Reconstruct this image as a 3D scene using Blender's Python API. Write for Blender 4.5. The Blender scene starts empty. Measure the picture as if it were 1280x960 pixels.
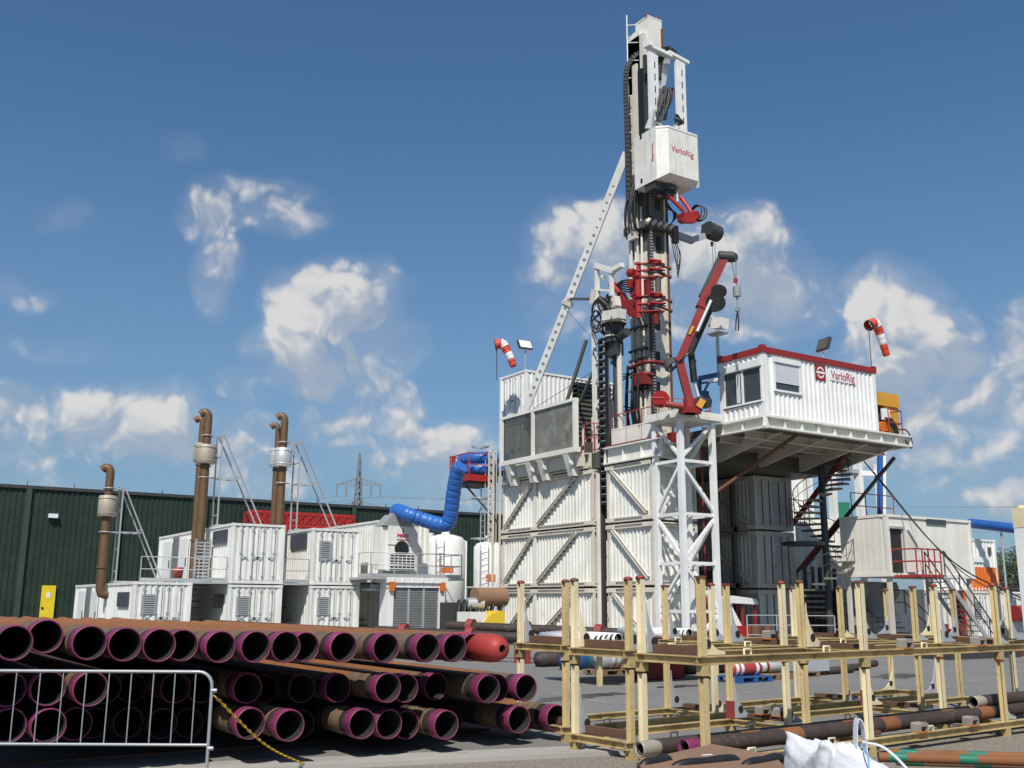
import bpy, math, random
from mathutils import Vector, Matrix
random.seed(7)
R = math.radians
sc = bpy.context.scene
COL = sc.collection
# ------------------------------------------------------------------ camera
EYE = Vector((0, 0, 1.85)); FPX = 1271.0
YAW, PIT, ROL = R(33), R(12.2), R(.3)
FW = Vector((math.sin(YAW)*math.cos(PIT), math.cos(YAW)*math.cos(PIT), math.sin(PIT)))
_r = Vector((math.cos(YAW), -math.sin(YAW), 0)); _u = _r.cross(FW)
RT = _r*math.cos(ROL) + _u*math.sin(ROL); UP = _u*math.cos(ROL) - _r*math.sin(ROL)
cd = bpy.data.cameras.new('camera'); cam = bpy.data.objects.new('camera', cd); COL.objects.link(cam)
m = Matrix((RT, UP, -FW)).transposed().to_4x4(); m.translation = EYE
cam.matrix_world = m
cd.sensor_width = 36; cd.lens = 36*FPX/1280; cd.clip_end = 5000; cd.clip_start = .1
sc.camera = cam
# ------------------------------------------------------------------ world: sky with cumulus
SUN_EL = R(50); SUN_DIR = Vector((-.66, -.75, 0)).normalized()
w = bpy.data.worlds.new('World'); sc.world = w; w.use_nodes = True; w.cycles.sampling_method = 'MANUAL'; w.cycles.sample_map_resolution = 512
nt = w.node_tree; nt.nodes.clear()
def N(t, tree=None, **k):
    n = (tree or nt).nodes.new(t)
    for a, b in k.items(): setattr(n, a, b)
    return n
def mth(op, a, b=None, c=None, tree=None, clamp=False):
    T = tree or nt
    n = T.nodes.new('ShaderNodeMath'); n.operation = op; n.use_clamp = clamp
    for i, x in enumerate((a, b, c)):
        if x is None: continue
        if isinstance(x, (int, float)): n.inputs[i].default_value = x
        else: T.links.new(x, n.inputs[i])
    return n.outputs[0]
sky = N('ShaderNodeTexSky', sky_type='NISHITA', sun_disc=False)
sky.sun_elevation = SUN_EL; sky.sun_rotation = math.atan2(SUN_DIR.x, SUN_DIR.y) % (2*math.pi)
sky.altitude = 0; sky.air_density = 1.15; sky.dust_density = .5; sky.ozone_density = 1.6
tc = N('ShaderNodeTexCoord'); sx = N('ShaderNodeSeparateXYZ'); nt.links.new(tc.outputs['Generated'], sx.inputs[0])
AZ = mth('ARCTAN2', sx.outputs[0], sx.outputs[1]); EL = mth('ARCSINE', sx.outputs[2])
def azel(u, v):
    d = FW + RT*(u-640)/FPX - UP*(v-480)/FPX; d.normalize()
    return math.atan2(d.x, d.y), math.asin(d.z)
# cumulus cells: where they stand in the sky (bearing, height, half widths in pixels of the photo, strength)
CL = [(420,408,60,60,1.0),(380,440,52,40,1.),(445,365,36,34,.95),(470,435,40,32,.62),(465,385,26,34,.7),(478,480,36,26,.55),(440,520,46,36,.42),(500,520,36,30,.45),
      (170,530,75,36,.95),(115,510,42,26,.8),(215,548,48,30,.8),(10,505,40,28,.75),(20,548,46,40,.6),(555,568,62,36,.85),(520,545,34,20,.7),(310,575,50,46,.55),(345,590,36,40,.5),(300,490,26,20,.35),(470,560,34,30,.45),
      (275,265,46,26,.66),(345,270,48,20,.5),(270,330,24,46,.6),(330,240,56,16,.32),
      (735,320,62,52,.85),(700,345,40,30,.7),(760,300,50,40,.8),(900,335,85,52,.9),(945,312,38,36,.85),(960,370,75,36,.75),(880,375,70,40,.7),(720,380,50,34,.4),
      (1100,385,38,42,1.),(1135,430,62,62,.98),(1180,440,34,36,.9),(1110,450,60,60,.85),(1160,500,80,50,.7),(1215,520,70,40,.55),(1090,500,60,60,.55),(1150,560,120,36,.42),
      (1275,420,40,42,.7),(1275,465,34,30,.4),(1260,620,46,26,.6),(1210,600,60,30,.35),(1060,560,70,40,.3),
      (600,620,70,40,.35),(60,640,90,40,.35),(700,560,60,60,.35),(30,360,40,14,.3),(240,180,26,12,.2),(90,265,26,16,.22),(70,430,40,12,.22)]
def noise(vec, scale, detail, rough=.6):
    n = N('ShaderNodeTexNoise'); n.inputs['Scale'].default_value = scale; n.inputs['Detail'].default_value = detail; n.inputs['Roughness'].default_value = rough
    nt.links.new(vec, n.inputs['Vector']); return n
def vmath(op, a, b=None, c=None):
    n = N('ShaderNodeVectorMath', operation=op)
    for i, x in enumerate((a, b, c)):
        if x is None: continue
        if isinstance(x, tuple): n.inputs[i].default_value = x
        else: nt.links.new(x, n.inputs[i])
    return n
cb = N('ShaderNodeCombineXYZ'); nt.links.new(AZ, cb.inputs[0]); nt.links.new(EL, cb.inputs[1]); AE = cb.outputs[0]
wn = noise(AE, 11, 2)
AEW = vmath('MULTIPLY_ADD', vmath('SUBTRACT', wn.outputs['Color'], (.5, .5, .5)).outputs[0], (.08, .055, 0), AE).outputs[0]
acc = None; shade = None
for ci, (u, v, ru, rv, s) in enumerate(CL):
    a0, e0 = azel(u, v); a1, _ = azel(u+ru, v); _, e1 = azel(u, v-rv)
    kx, ky = 1/((a1-a0)*1.58), 1/((e1-e0)*1.58)
    q = vmath('MULTIPLY_ADD', AEW, (kx, ky, 0), (-a0*kx, -e0*ky, 0)).outputs[0]
    b = mth('MULTIPLY_ADD', vmath('DOT_PRODUCT', q, q).outputs['Value'], -s, s)
    if s >= .8:
        g_ = mth('MULTIPLY', mth('MAXIMUM', b, 0), vmath('DOT_PRODUCT', q, (-.45, 1, 0)).outputs['Value'])
        shade = g_ if shade is None else mth('ADD', shade, g_)
    acc = mth('MAXIMUM', b, 0) if acc is None else mth('SMOOTH_MAX', acc, b, .12)
# away from the photographed cells: scattered cumulus all round
far = noise(AE, 5, 4)
side = mth('GREATER_THAN', mth('ABSOLUTE', mth('SUBTRACT', AZ, YAW)), .62)
acc = mth('MAXIMUM', acc, mth('MULTIPLY', side, mth('MULTIPLY', mth('SUBTRACT', far.outputs['Fac'], .52), 4, clamp=True)))
def billow(vec):
    out = None
    for sc_, wt in ((20, .55), (46, .30), (100, .17)):
        n = N('ShaderNodeTexVoronoi', voronoi_dimensions='2D', feature='SMOOTH_F1'); n.inputs['Scale'].default_value = sc_; n.inputs['Smoothness'].default_value = .35; nt.links.new(vec, n.inputs['Vector'])
        q = mth('MULTIPLY', mth('SUBTRACT', .42, n.outputs['Distance']), wt*2.1); out = q if out is None else mth('ADD', out, q)
    return out
fz_ = noise(AE, 60, 4, .6)
AEV = vmath('MULTIPLY_ADD', vmath('SUBTRACT', fz_.outputs['Color'], (.5, .5, .5)).outputs[0], (.012, .009, 0), AEW).outputs[0]
b0 = billow(AEV); b1_ = billow(vmath('ADD', AEV, (-.007, .011, 0)).outputs[0])
n1 = noise(AE, 14, 9, .62)
gate = mth('MULTIPLY', acc, 3.2, clamp=True)
d0 = mth('ADD', acc, mth('MULTIPLY', mth('ADD', mth('MULTIPLY', mth('SUBTRACT', n1.outputs['Fac'], .5), 1.25), mth('MULTIPLY', b0, .62)), gate))
up_ = mth('MULTIPLY_ADD', shade, 1.2, .35, clamp=True)
cov = N('ShaderNodeMapRange', interpolation_type='SMOOTHSTEP'); cov.inputs[1].default_value = .06
nt.links.new(mth('MULTIPLY_ADD', up_, -.40, 1.02), cov.inputs[2]); nt.links.new(d0, cov.inputs[0])
lit = N('ShaderNodeMapRange', interpolation_type='SMOOTHSTEP'); lit.inputs[1].default_value = -.16; lit.inputs[2].default_value = .66
nt.links.new(mth('ADD', mth('MULTIPLY', mth('SUBTRACT', b0, b1_), .7), mth('ADD', mth('MULTIPLY_ADD', shade, .8, .13), mth('MULTIPLY', mth('SUBTRACT', n1.outputs['Fac'], .5), .35))), lit.inputs[0])
cr = N('ShaderNodeMix', data_type='RGBA'); cr.inputs[6].default_value = (4.9, 5.5, 6.4, 1); cr.inputs[7].default_value = (8.6, 8.5, 8.4, 1)
nt.links.new(lit.outputs[0], cr.inputs[0])
# pale air towards the horizon
hz = N('ShaderNodeMapRange', interpolation_type='SMOOTHSTEP'); hz.inputs[1].default_value = .0; hz.inputs[2].default_value = .5; hz.inputs[3].default_value = .62; hz.inputs[4].default_value = 0; nt.links.new(EL, hz.inputs[0])
hm = N('ShaderNodeMix', data_type='RGBA'); nt.links.new(hz.outputs[0], hm.inputs[0]); hm.inputs[7].default_value = (2.5, 3.7, 5.6, 1)
sg = N('ShaderNodeMix', data_type='RGBA', blend_type='MULTIPLY'); sg.inputs[0].default_value = 1; sg.inputs[7].default_value = (.65, .94, 1.17, 1)
nt.links.new(sky.outputs[0], sg.inputs[6]); nt.links.new(sg.outputs[2], hm.inputs[6])
cm = N('ShaderNodeMix', data_type='RGBA'); veil = mth('MINIMUM', mth('MULTIPLY', acc, .5), .30)
nt.links.new(mth('MAXIMUM', veil, mth('MULTIPLY', cov.outputs[0], mth('MULTIPLY_ADD', lit.outputs[0], .2, .76))), cm.inputs[0]); nt.links.new(hm.outputs[2], cm.inputs[6]); nt.links.new(cr.outputs[2], cm.inputs[7])
bg = N('ShaderNodeBackground'); bg.inputs[1].default_value = .078; ow = N('ShaderNodeOutputWorld')
nt.links.new(cm.outputs[2], bg.inputs[0]); nt.links.new(bg.outputs[0], ow.inputs[0])
# ------------------------------------------------------------------ sun
sd = bpy.data.lights.new('sun', 'SUN'); sd.energy = 4.7; sd.angle = R(.53); sd.color = (1, .95, .87)
so = bpy.data.objects.new('sun', sd); COL.objects.link(so)
sv = Vector((SUN_DIR.x*math.cos(SUN_EL), SUN_DIR.y*math.cos(SUN_EL), math.sin(SUN_EL)))
so.rotation_euler = sv.to_track_quat('Z', 'Y').to_euler(); so.location = (0, 0, 60)
vs = sc.view_settings; vs.view_transform = 'Standard'; vs.look = 'None'; vs.exposure = .08; vs.gamma = 1
sc.cycles.max_bounces = 6; sc.cycles.transparent_max_bounces = 12
# ------------------------------------------------------------------ pixel helpers (photo pixel + one known plane -> site point)
def ray(u, v): return FW + RT*((u-640)/FPX) - UP*((v-480)/FPX)
def _on(u, v, ax, val):
    d = ray(u, v); return EYE + d*((val-EYE[ax])/d[ax])
def pX(u, v, x): return _on(u, v, 0, x)
def pY(u, v, y): return _on(u, v, 1, y)
def pZ(u, v, z): return _on(u, v, 2, z)
def pD(u, v, dep):
    d = ray(u, v); return EYE + d*(dep/(d.x*math.sin(YAW)+d.y*math.cos(YAW)))
V = lambda *a: Vector(a)
# ------------------------------------------------------------------ materials
MATS = {}
def mat(name, col, rough=.55, metal=0, dirt=0, dcol=(.12, .09, .06), dscale=2.0, streak=0, scol=None, var=.06, bump=0, bscale=30, alpha=1, cover=None):
    m = bpy.data.materials.new(name); m.use_nodes = True; T = m.node_tree; L = T.links
    b = T.nodes['Principled BSDF']; b.inputs['Roughness'].default_value = rough; b.inputs['Metallic'].default_value = metal
    t = T.nodes.new('ShaderNodeTexCoord'); oi = T.nodes.new('ShaderNodeObjectInfo')
    ad = T.nodes.new('ShaderNodeVectorMath'); ad.operation = 'ADD'; L.new(t.outputs['Object'], ad.inputs[0])
    rn = T.nodes.new('ShaderNodeVectorMath'); rn.operation = 'SCALE'; rn.inputs[0].default_value = (37, 23, 11); L.new(oi.outputs['Random'], rn.inputs['Scale']); L.new(rn.outputs[0], ad.inputs[1])
    co = ad.outputs[0]
    def noise(scale, detail=6, vscale=None, rgh=.6):
        src = co
        if vscale:
            mp = T.nodes.new('ShaderNodeMapping'); mp.inputs['Scale'].default_value = vscale; L.new(co, mp.inputs[0]); src = mp.outputs[0]
        n = T.nodes.new('ShaderNodeTexNoise'); n.inputs['Scale'].default_value = scale; n.inputs['Detail'].default_value = detail; n.inputs['Roughness'].default_value = rgh
        L.new(src, n.inputs['Vector']); return n.outputs['Fac']
    def rng(x, a, b_, c, d):
        r = T.nodes.new('ShaderNodeMapRange'); L.new(x, r.inputs[0])
        for i, k in enumerate((a, b_, c, d)): r.inputs[i+1].default_value = k
        return r.outputs[0]
    def mix(f, A, B):
        n = T.nodes.new('ShaderNodeMix'); n.data_type = 'RGBA'; L.new(f, n.inputs[0])
        for s, x in ((6, A), (7, B)):
            if isinstance(x, tuple): n.inputs[s].default_value = (*x[:3], 1)
            else: L.new(x, n.inputs[s])
        return n.outputs[2]
    lo = tuple(c*(1-var*2.2) for c in col); hi = tuple(min(1, c*(1+var)) for c in col)
    c = mix(rng(noise(.9, 5), .3, .7, 0, 1), lo, hi)
    if streak: c = mix(rng(noise(5, 6, (1, 1, .09)), .52, .78, 0, streak), c, scol or dcol)
    if dirt: c = mix(rng(noise(dscale, 9, None, .68), .68-.28*min(dirt, 1), .80-.2*min(dirt, 1), 0, min(1, .35+dirt*.6)), c, dcol)
    if cover: c = mix(rng(noise(cover[1], 8, None, .7), cover[2], cover[2]+.06, 0, 1), c, cover[0])
    L.new(c, b.inputs['Base Color'])
    rr = rng(noise(7, 4), .3, .7, max(.05, rough-.1), min(1, rough+.12)); L.new(rr, b.inputs['Roughness'])
    if bump:
        bp = T.nodes.new('ShaderNodeBump'); bp.inputs['Strength'].default_value = bump; bp.inputs['Distance'].default_value = .02
        L.new(noise(bscale, 8), bp.inputs['Height']); L.new(bp.outputs[0], b.inputs['Normal'])
    if alpha < 1: b.inputs['Alpha'].default_value = alpha
    MATS[name] = m; return m
M = MATS
mat('white', (.73, .73, .69), .5, dirt=.3, dcol=(.46, .38, .27), streak=.55, scol=(.42, .32, .21), dscale=3.5)
mat('rig_white', (.74, .73, .67), .5, dirt=.34, dcol=(.42, .33, .21), streak=.6, scol=(.38, .30, .20), dscale=3)
mat('beam_white', (.62, .58, .50), .55, dirt=.35, dcol=(.26, .19, .12), streak=.25, dscale=3)
mat('stack_shade_grime', (.53, .53, .50), .6, dirt=.5, dcol=(.25, .22, .17), streak=.6, scol=(.22, .19, .15), dscale=3)  # dirt streaks, and a white base greyed to deepen the shade under the cabin
mat('clean_white', (.77, .77, .75), .45, dirt=.16, dcol=(.5, .45, .36), streak=.2, scol=(.58, .53, .45), dscale=3)
mat('cream', (.74, .72, .65), .55, dirt=.16, dcol=(.40, .33, .22), streak=.25, scol=(.45, .39, .28))
mat('mast_white', (.64, .61, .52), .55, dirt=.42, dcol=(.07, .06, .05), streak=.35, scol=(.26, .22, .17), dscale=4.5)
mat('mast_dark', (.13, .12, .10), .5, dirt=.5, dcol=(.03, .03, .03), streak=.4, dscale=3)
mat('green', (.014, .031, .018), .55, streak=.5, scol=(.028, .05, .032), var=.2, dirt=.2, dcol=(.03,.04,.028), dscale=.6)
mat('yellow_door', (.74, .56, .02), .4, dirt=.1)
mat('rack', (.62, .49, .25), .65, dirt=.38, dcol=(.17, .075, .025), dscale=9, streak=.4, scol=(.34, .18, .06), bump=.25, var=.12)
mat('rack_rail', (.50, .38, .17), .7, dirt=.6, dcol=(.15, .062, .02), dscale=5, bump=.25, var=.15)
mat('rack_pale', (.75, .66, .44), .6, dirt=.33, dcol=(.17, .08, .03), dscale=10, streak=.35, scol=(.42, .28, .12), bump=.2, var=.1)
mat('rust', (.16, .07, .035), .8, dirt=.5, dcol=(.05, .028, .02), dscale=6, bump=.3)
mat('timber', (.13, .065, .04), .85, dirt=.4, dcol=(.05, .03, .02), dscale=5, streak=.3, bump=.3)
mat('pallet_wood', (.22, .15, .09), .85, dirt=.3, dcol=(.08, .05, .03), dscale=5)
mat('casing', (.22, .085, .03), .8, dirt=.45, dcol=(.06, .03, .018), dscale=2.2, streak=0, cover=((.15, .10, .06), 1.6, .64), bump=.25)
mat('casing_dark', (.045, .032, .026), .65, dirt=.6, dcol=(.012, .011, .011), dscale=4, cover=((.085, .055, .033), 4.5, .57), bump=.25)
mat('green_light', (.030, .058, .036), .55, dirt=.2, dcol=(.02,.04,.025))
mat('magenta', (.24, .03, .11), .55, dirt=.75, dcol=(.06, .022, .035), dscale=7, var=.15)
mat('magenta_shade', (.10, .022, .055), .55, dirt=.6, dcol=(.03, .018, .022), dscale=9)  # ring paint darkened to stand in for shade on the set-back pipes
mat('bore', (.02, .016, .013), .9)
mat('red', (.27, .02, .017), .5, dirt=.25, dcol=(.12, .03, .02), dscale=5)
mat('crane_red', (.25, .022, .018), .4, dirt=.25, dcol=(.08, .02, .015), dscale=4)
mat('bright_red', (.37, .022, .018), .4, dirt=.1, dcol=(.2, .03, .02), dscale=5)
mat('dark_red', (.20, .022, .02), .5, dirt=.4, dcol=(.05, .02, .015), dscale=5)
mat('rail_red', (.36, .04, .04), .5, dirt=.3, dcol=(.12, .04, .03), dscale=6)
mat('pad_red', (.26, .045, .04), .6, dirt=.4, dcol=(.14, .06, .04), dscale=9)
mat('float_red', (.36, .04, .035), .55, dirt=.4, dcol=(.16, .05, .035), dscale=6)
mat('slate', (.07, .08, .10), .3)
mat('galv', (.46, .47, .47), .4, metal=.35, dirt=.2, dcol=(.25, .24, .22), dscale=5)
mat('barrier_galv', (.36, .38, .40), .45, metal=.4, dirt=.25, dcol=(.2, .2, .2), dscale=14)
mat('grey_paint', (.27, .28, .28), .5, dirt=.2)
mat('gusset_grey', (.36, .38, .41), .6, dirt=.2, dcol=(.2, .15, .1), dscale=6)
mat('steel', (.42, .38, .30), .6, metal=.3, dirt=.35, dcol=(.24, .17, .1), dscale=3)
mat('bright_steel', (.72, .72, .70), .42, metal=.55, dirt=.2, dcol=(.4, .36, .3), dscale=3)
mat('exhaust', (.155, .09, .045), .55, metal=.3, dirt=.5, dcol=(.10, .06, .035), dscale=2.2, streak=.3)
mat('black', (.014, .014, .015), .5, var=.2)
mat('dark_steel', (.055, .055, .055), .5, metal=.2, dirt=.4, dcol=(.10, .08, .06), dscale=6)
mat('hose', (.018, .018, .02), .45)
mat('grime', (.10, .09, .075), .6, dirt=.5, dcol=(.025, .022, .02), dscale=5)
mat('blue_duct', (.025, .13, .45), .42, dirt=.15, dcol=(.02, .07, .2))
mat('blue', (.02, .10, .36), .4, dirt=.2, dcol=(.02, .04, .1))
mat('blue_steel', (.02, .075, .19), .45, dirt=.2)
mat('pallet_blue', (.02, .09, .28), .6, dirt=.3)
mat('orange', (.62, .14, .018), .5, dirt=.2, dcol=(.3, .09, .03))
mat('amber', (.62, .30, .03), .45, dirt=.3, dcol=(.25, .1, .03))
mat('yellow', (.72, .50, .03), .45, dirt=.2)
mat('chain_yellow', (.60, .36, .02), .5)
mat('silo', (.76, .76, .74), .35, dirt=.06, streak=.15, scol=(.6, .57, .5))
mat('screen', (.20, .21, .215), .5, metal=.2, dirt=.2)
mat('slat', (.33, .34, .34), .5)
mat('glass', (.05, .06, .065), .08)
mat('shutter', (.62, .64, .66), .5)
mat('mesh_dark', (.075, .078, .062), .38, streak=.35, scol=(.17, .17, .14), dirt=.3, dcol=(.03, .03, .025), alpha=.72)
mat('mesh_pale', (.19, .19, .16), .5, streak=.8, scol=(.07, .07, .06), dirt=.7, dcol=(.34, .34, .29), dscale=1.6, alpha=.85)
mat('lamp_glass', (.75, .78, .8), .15)
mat('rubber', (.02, .02, .02), .8)
mat('bag', (.64, .65, .68), .8, dirt=.1, dcol=(.45, .45, .46), bump=.5, bscale=26)
mat('blue_tape', (.15, .35, .7), .6)
mat('tarp', (.35, .36, .37), .8, bump=.4, bscale=3)
mat('concrete', (.36, .345, .31), .85, dirt=.3, dcol=(.2, .18, .15), dscale=3, bump=.2)
mat('clamp_grey', (.27, .25, .22), .8, dirt=.5, dcol=(.14,.08,.04), dscale=9)
mat('lettering', (.42, .03, .05), .5)
mat('sign_white', (.78, .79, .80), .5)
mat('tread', (.16, .15, .13), .6, dirt=.4, dcol=(.06, .055, .05))
mat('wood_tread', (.26, .21, .13), .8, dirt=.3)
mat('lattice', (.22, .24, .26), .5)
mat('teal', (.01, .16, .10), .6)
mat('plate_rust', (.24, .14, .085), .8, dirt=.4, dcol=(.10, .055, .035), dscale=3, cover=((.30, .20, .13), 5, .62))
mat('bark', (.07, .05, .035), .9)
mat('leaf_light', (.075, .115, .035), .7, var=.25)
mat('leaf_dark', (.030, .055, .020), .7, var=.25)
# ------------------------------------------------------------------ mesh builder
class MB:
    def __init__(s): s.v = []; s.f = []; s.sm = []
    def add(s, vs, fs, smooth=False):
        o = len(s.v); s.v += [Vector(x) for x in vs]
        for f in fs: s.f.append([o+i for i in f]); s.sm.append(smooth)
        return s
    def box(s, x0, x1, y0, y1, z0, z1):
        return s.add([(x0,y0,z0),(x1,y0,z0),(x1,y1,z0),(x0,y1,z0),(x0,y0,z1),(x1,y0,z1),(x1,y1,z1),(x0,y1,z1)],
                     [(0,3,2,1),(4,5,6,7),(0,1,5,4),(1,2,6,5),(2,3,7,6),(3,0,4,7)])
    def bar(s, a, b, w, h=None, up=None):
        a = Vector(a); b = Vector(b); h = w if h is None else h
        d = (b-a).normalized(); up = Vector(up) if up else (V(0,0,1) if abs(d.z) < .95 else V(0,1,0))
        x = d.cross(up).normalized(); y = x.cross(d)
        x = x*w/2; y = y*h/2
        P = [c+p for c in (a, b) for p in (-x-y, x-y, x+y, -x+y)]
        return s.add(P, [(0,3,2,1),(4,5,6,7),(0,1,5,4),(1,2,6,5),(2,3,7,6),(3,0,4,7)][0:1] + [(4,5,6,7),(0,1,5,4),(1,2,6,5),(2,3,7,6),(3,0,4,7)])
    def tube(s, pts, r, n=8, cap=True):
        pts = [Vector(p) for p in pts]; k = len(pts); rs = r if isinstance(r, (list, tuple)) else [r]*k
        up = None; rings = []
        for i, p in enumerate(pts):
            d = (pts[min(i+1, k-1)]-pts[max(i-1, 0)]).normalized()
            if up is None:
                up = V(0,0,1) if abs(d.z) < .9 else V(1,0,0)
            x = d.cross(up).normalized(); up = x.cross(d).normalized()
            rings.append([p+(x*math.cos(t)+up*math.sin(t))*rs[i] for t in [2*math.pi*j/n for j in range(n)]])
        vs = [q for rg in rings for q in rg]
        s.add(vs, [(i*n+j, i*n+(j+1) % n, (i+1)*n+(j+1) % n, (i+1)*n+j) for i in range(k-1) for j in range(n)], True)
        if cap:
            s.add(rings[0], [tuple(range(n))[::-1]]); s.add(rings[-1], [tuple(range(n))])
        return s
    def cyl(s, a, b, r, n=10, r2=None): return s.tube([a, b], [r, r if r2 is None else r2], n)
    def ring(s, c, ax, R_, r, n=20, m=6, a0=0, a1=2*math.pi):
        ax = Vector(ax).normalized(); x = ax.orthogonal().normalized(); y = ax.cross(x); c = Vector(c)
        return s.tube([c+(x*math.cos(t)+y*math.sin(t))*R_ for t in [a0+(a1-a0)*i/n for i in range(n+1)]], r, m, cap=False)
    def lathe(s, prof, c, n=24, axis=None):
        c = Vector(c); ax = Vector(axis) if axis else V(0,0,1); x = ax.orthogonal().normalized(); y = ax.cross(x)
        k = len(prof); vs = [c+ax*z+(x*math.cos(2*math.pi*j/n)+y*math.sin(2*math.pi*j/n))*r for r, z in prof for j in range(n)]
        return s.add(vs, [(i*n+j, i*n+(j+1) % n, (i+1)*n+(j+1) % n, (i+1)*n+j) for i in range(k-1) for j in range(n)], True)
    def prism(s, poly, off):
        off = Vector(off); P = [Vector(p) for p in poly]; n = len(P)
        return s.add(P+[p+off for p in P], [tuple(range(n))[::-1], tuple(range(n, 2*n))]+[(i, (i+1) % n, n+(i+1) % n, n+i) for i in range(n)])
    def hbeam(s, a, b, w, h, t, up=None):
        a = Vector(a); b = Vector(b); d = (b-a).normalized(); u = Vector(up) if up else (V(0,0,1) if abs(d.z) < .95 else V(0,1,0))
        x = d.cross(u).normalized(); u = x.cross(d).normalized(); o = u*(h/2-t/2)
        s.bar(a+o, b+o, w, t, u); s.bar(a-o, b-o, w, t, u); return s.bar(a, b, t*.8, h-2*t-.002, u)
    def corr(s, a, b, z0, z1, n, dep=.04, pitch=.28, ramp=.25):
        a = Vector((a[0], a[1], 0)); b = Vector((b[0], b[1], 0)); n = Vector(n); L = (b-a).length; k = max(1, round(L/pitch)); e = (b-a)/k
        P = []
        for i in range(k):
            for t, o in ((0, 0), (.5-ramp, 0), (.5, -dep), (1-ramp, -dep)): P.append(a+e*(i+t)+n*o)
        P.append(b.copy()); m_ = len(P)
        return s.add([p+V(0,0,z0) for p in P]+[p+V(0,0,z1) for p in P], [(i, i+1, m_+i+1, m_+i) for i in range(m_-1)])
    def build(s, name, mt, parent=None, loc=None):
        me = bpy.data.meshes.new(name)
        o = bpy.data.objects.new(name, me); COL.objects.link(o)
        off = loc or V(0,0,0)
        if parent:
            p = parent; base = V(0,0,0)
            while p: base = base + p.location; p = p.parent
            off = base; o.parent = parent
        elif loc: o.location = loc
        me.from_pydata([tuple(x-off) for x in s.v], [], s.f); me.polygons.foreach_set('use_smooth', s.sm)
        me.materials.append(M[mt] if isinstance(mt, str) else mt)
        import bmesh
        bm = bmesh.new(); bm.from_mesh(me); bmesh.ops.recalc_face_normals(bm, faces=bm.faces[:]); bm.to_mesh(me); bm.free()
        return o
def mb(): return MB()
def tag(o, label=None, cat=None, group=None, kind=None):
    if label: o['label'] = label
    if cat: o['category'] = cat
    if group: o['group'] = group
    if kind: o['kind'] = kind
    return o
def thing(name, loc, label, cat, group=None, rz=0):
    o = bpy.data.objects.new(name, None); COL.objects.link(o); o.location = loc; o.rotation_euler.z = rz; o.empty_display_size = .3
    return tag(o, label, cat, group)
def copy_tree(o, parent=None):
    c = o.copy(); COL.objects.link(c); c.parent = parent
    for ch in list(o.children): copy_tree(ch, c)
    return c
def text(name, s_, size, mt, parent, origin, right, up, bold=.012, depth=.006, width=None):
    cu = bpy.data.curves.new('t', 'FONT'); cu.body = s_; cu.size = size; cu.extrude = depth; cu.offset = bold; cu.align_x = 'CENTER'; cu.align_y = 'CENTER'
    to = bpy.data.objects.new('t', cu); COL.objects.link(to); dg = bpy.context.evaluated_depsgraph_get(); dg.update()
    me = bpy.data.meshes.new_from_object(to.evaluated_get(dg)); bpy.data.objects.remove(to)
    me.name = name; me.materials.clear(); me.materials.append(M[mt])
    xs = [q.co.x for q in me.vertices]; k = (width/(max(xs)-min(xs))) if width else 1
    right = Vector(right).normalized(); up = Vector(up).normalized(); nn = right.cross(up)
    base = V(0,0,0); p = parent
    while p: base = base+p.location; p = p.parent
    for q in me.vertices: q.co = Vector(origin)+right*(q.co.x*k)+up*q.co.y+nn*q.co.z-base
    o = bpy.data.objects.new(name, me); COL.objects.link(o); o.parent = parent
    return o
def spline(pts, n=8):
    P = [Vector(p) for p in pts]; P = [P[0]*2-P[1]]+P+[P[-1]*2-P[-2]]; out = []
    for i in range(1, len(P)-2):
        for j in range(n):
            t = j/n; a, b, c, d = P[i-1:i+3]
            out.append(.5*((2*b)+(c-a)*t+(2*a-5*b+4*c-d)*t*t+(3*b-a-3*c+d)*t**3))
    return out+[P[-2]]

def split_far(o, gap):
    """one mesh that came out in several far apart pieces becomes that many parts of the same name"""
    me = o.data; n = len(me.vertices); par = list(range(n))
    def find(a):
        while par[a] != a: par[a] = par[par[a]]; a = par[a]
        return a
    for p in me.polygons:
        vs_ = p.vertices; r0_ = find(vs_[0])
        for q in vs_[1:]: par[find(q)] = r0_
    isl = {}
    for i in range(n): isl.setdefault(find(i), []).append(i)
    if not 1 < len(isl) < 400: return
    bb = []
    for k, ids in isl.items():
        cs = [me.vertices[i].co for i in ids]
        bb.append([[min(c[a] for c in cs)-gap/2 for a in range(3)], [max(c[a] for c in cs)+gap/2 for a in range(3)], [k]])
    merged = True
    while merged:
        merged = False; out = []
        for b in bb:
            hit = None
            for c in out:
                if all(b[0][a] <= c[1][a] and c[0][a] <= b[1][a] for a in range(3)): hit = c; break
            if hit:
                hit[0] = [min(x) for x in zip(hit[0], b[0])]; hit[1] = [max(x) for x in zip(hit[1], b[1])]; hit[2] += b[2]; merged = True
            else: out.append(b)
        bb = out
    if not 1 < len(bb) <= 40: return
    sm = [p.use_smooth for p in me.polygons]
    for b in bb:
        ks = set(b[2]); mp = {}; vs_, fs_, ss = [], [], []
        for i in range(n):
            if find(i) in ks: mp[i] = len(vs_); vs_.append(tuple(me.vertices[i].co))
        for p in me.polygons:
            if p.vertices[0] in mp: fs_.append([mp[i] for i in p.vertices]); ss.append(p.use_smooth)
        m2 = bpy.data.meshes.new(o.name.split('.')[0]); m2.from_pydata(vs_, [], fs_); m2.polygons.foreach_set('use_smooth', ss); m2.materials.append(me.materials[0])
        if b is bb[0]: first = m2
        else:
            c = bpy.data.objects.new(o.name.split('.')[0], m2); COL.objects.link(c); c.parent = o.parent; c.location = o.location; c.rotation_euler = o.rotation_euler
    o.data = first
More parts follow.
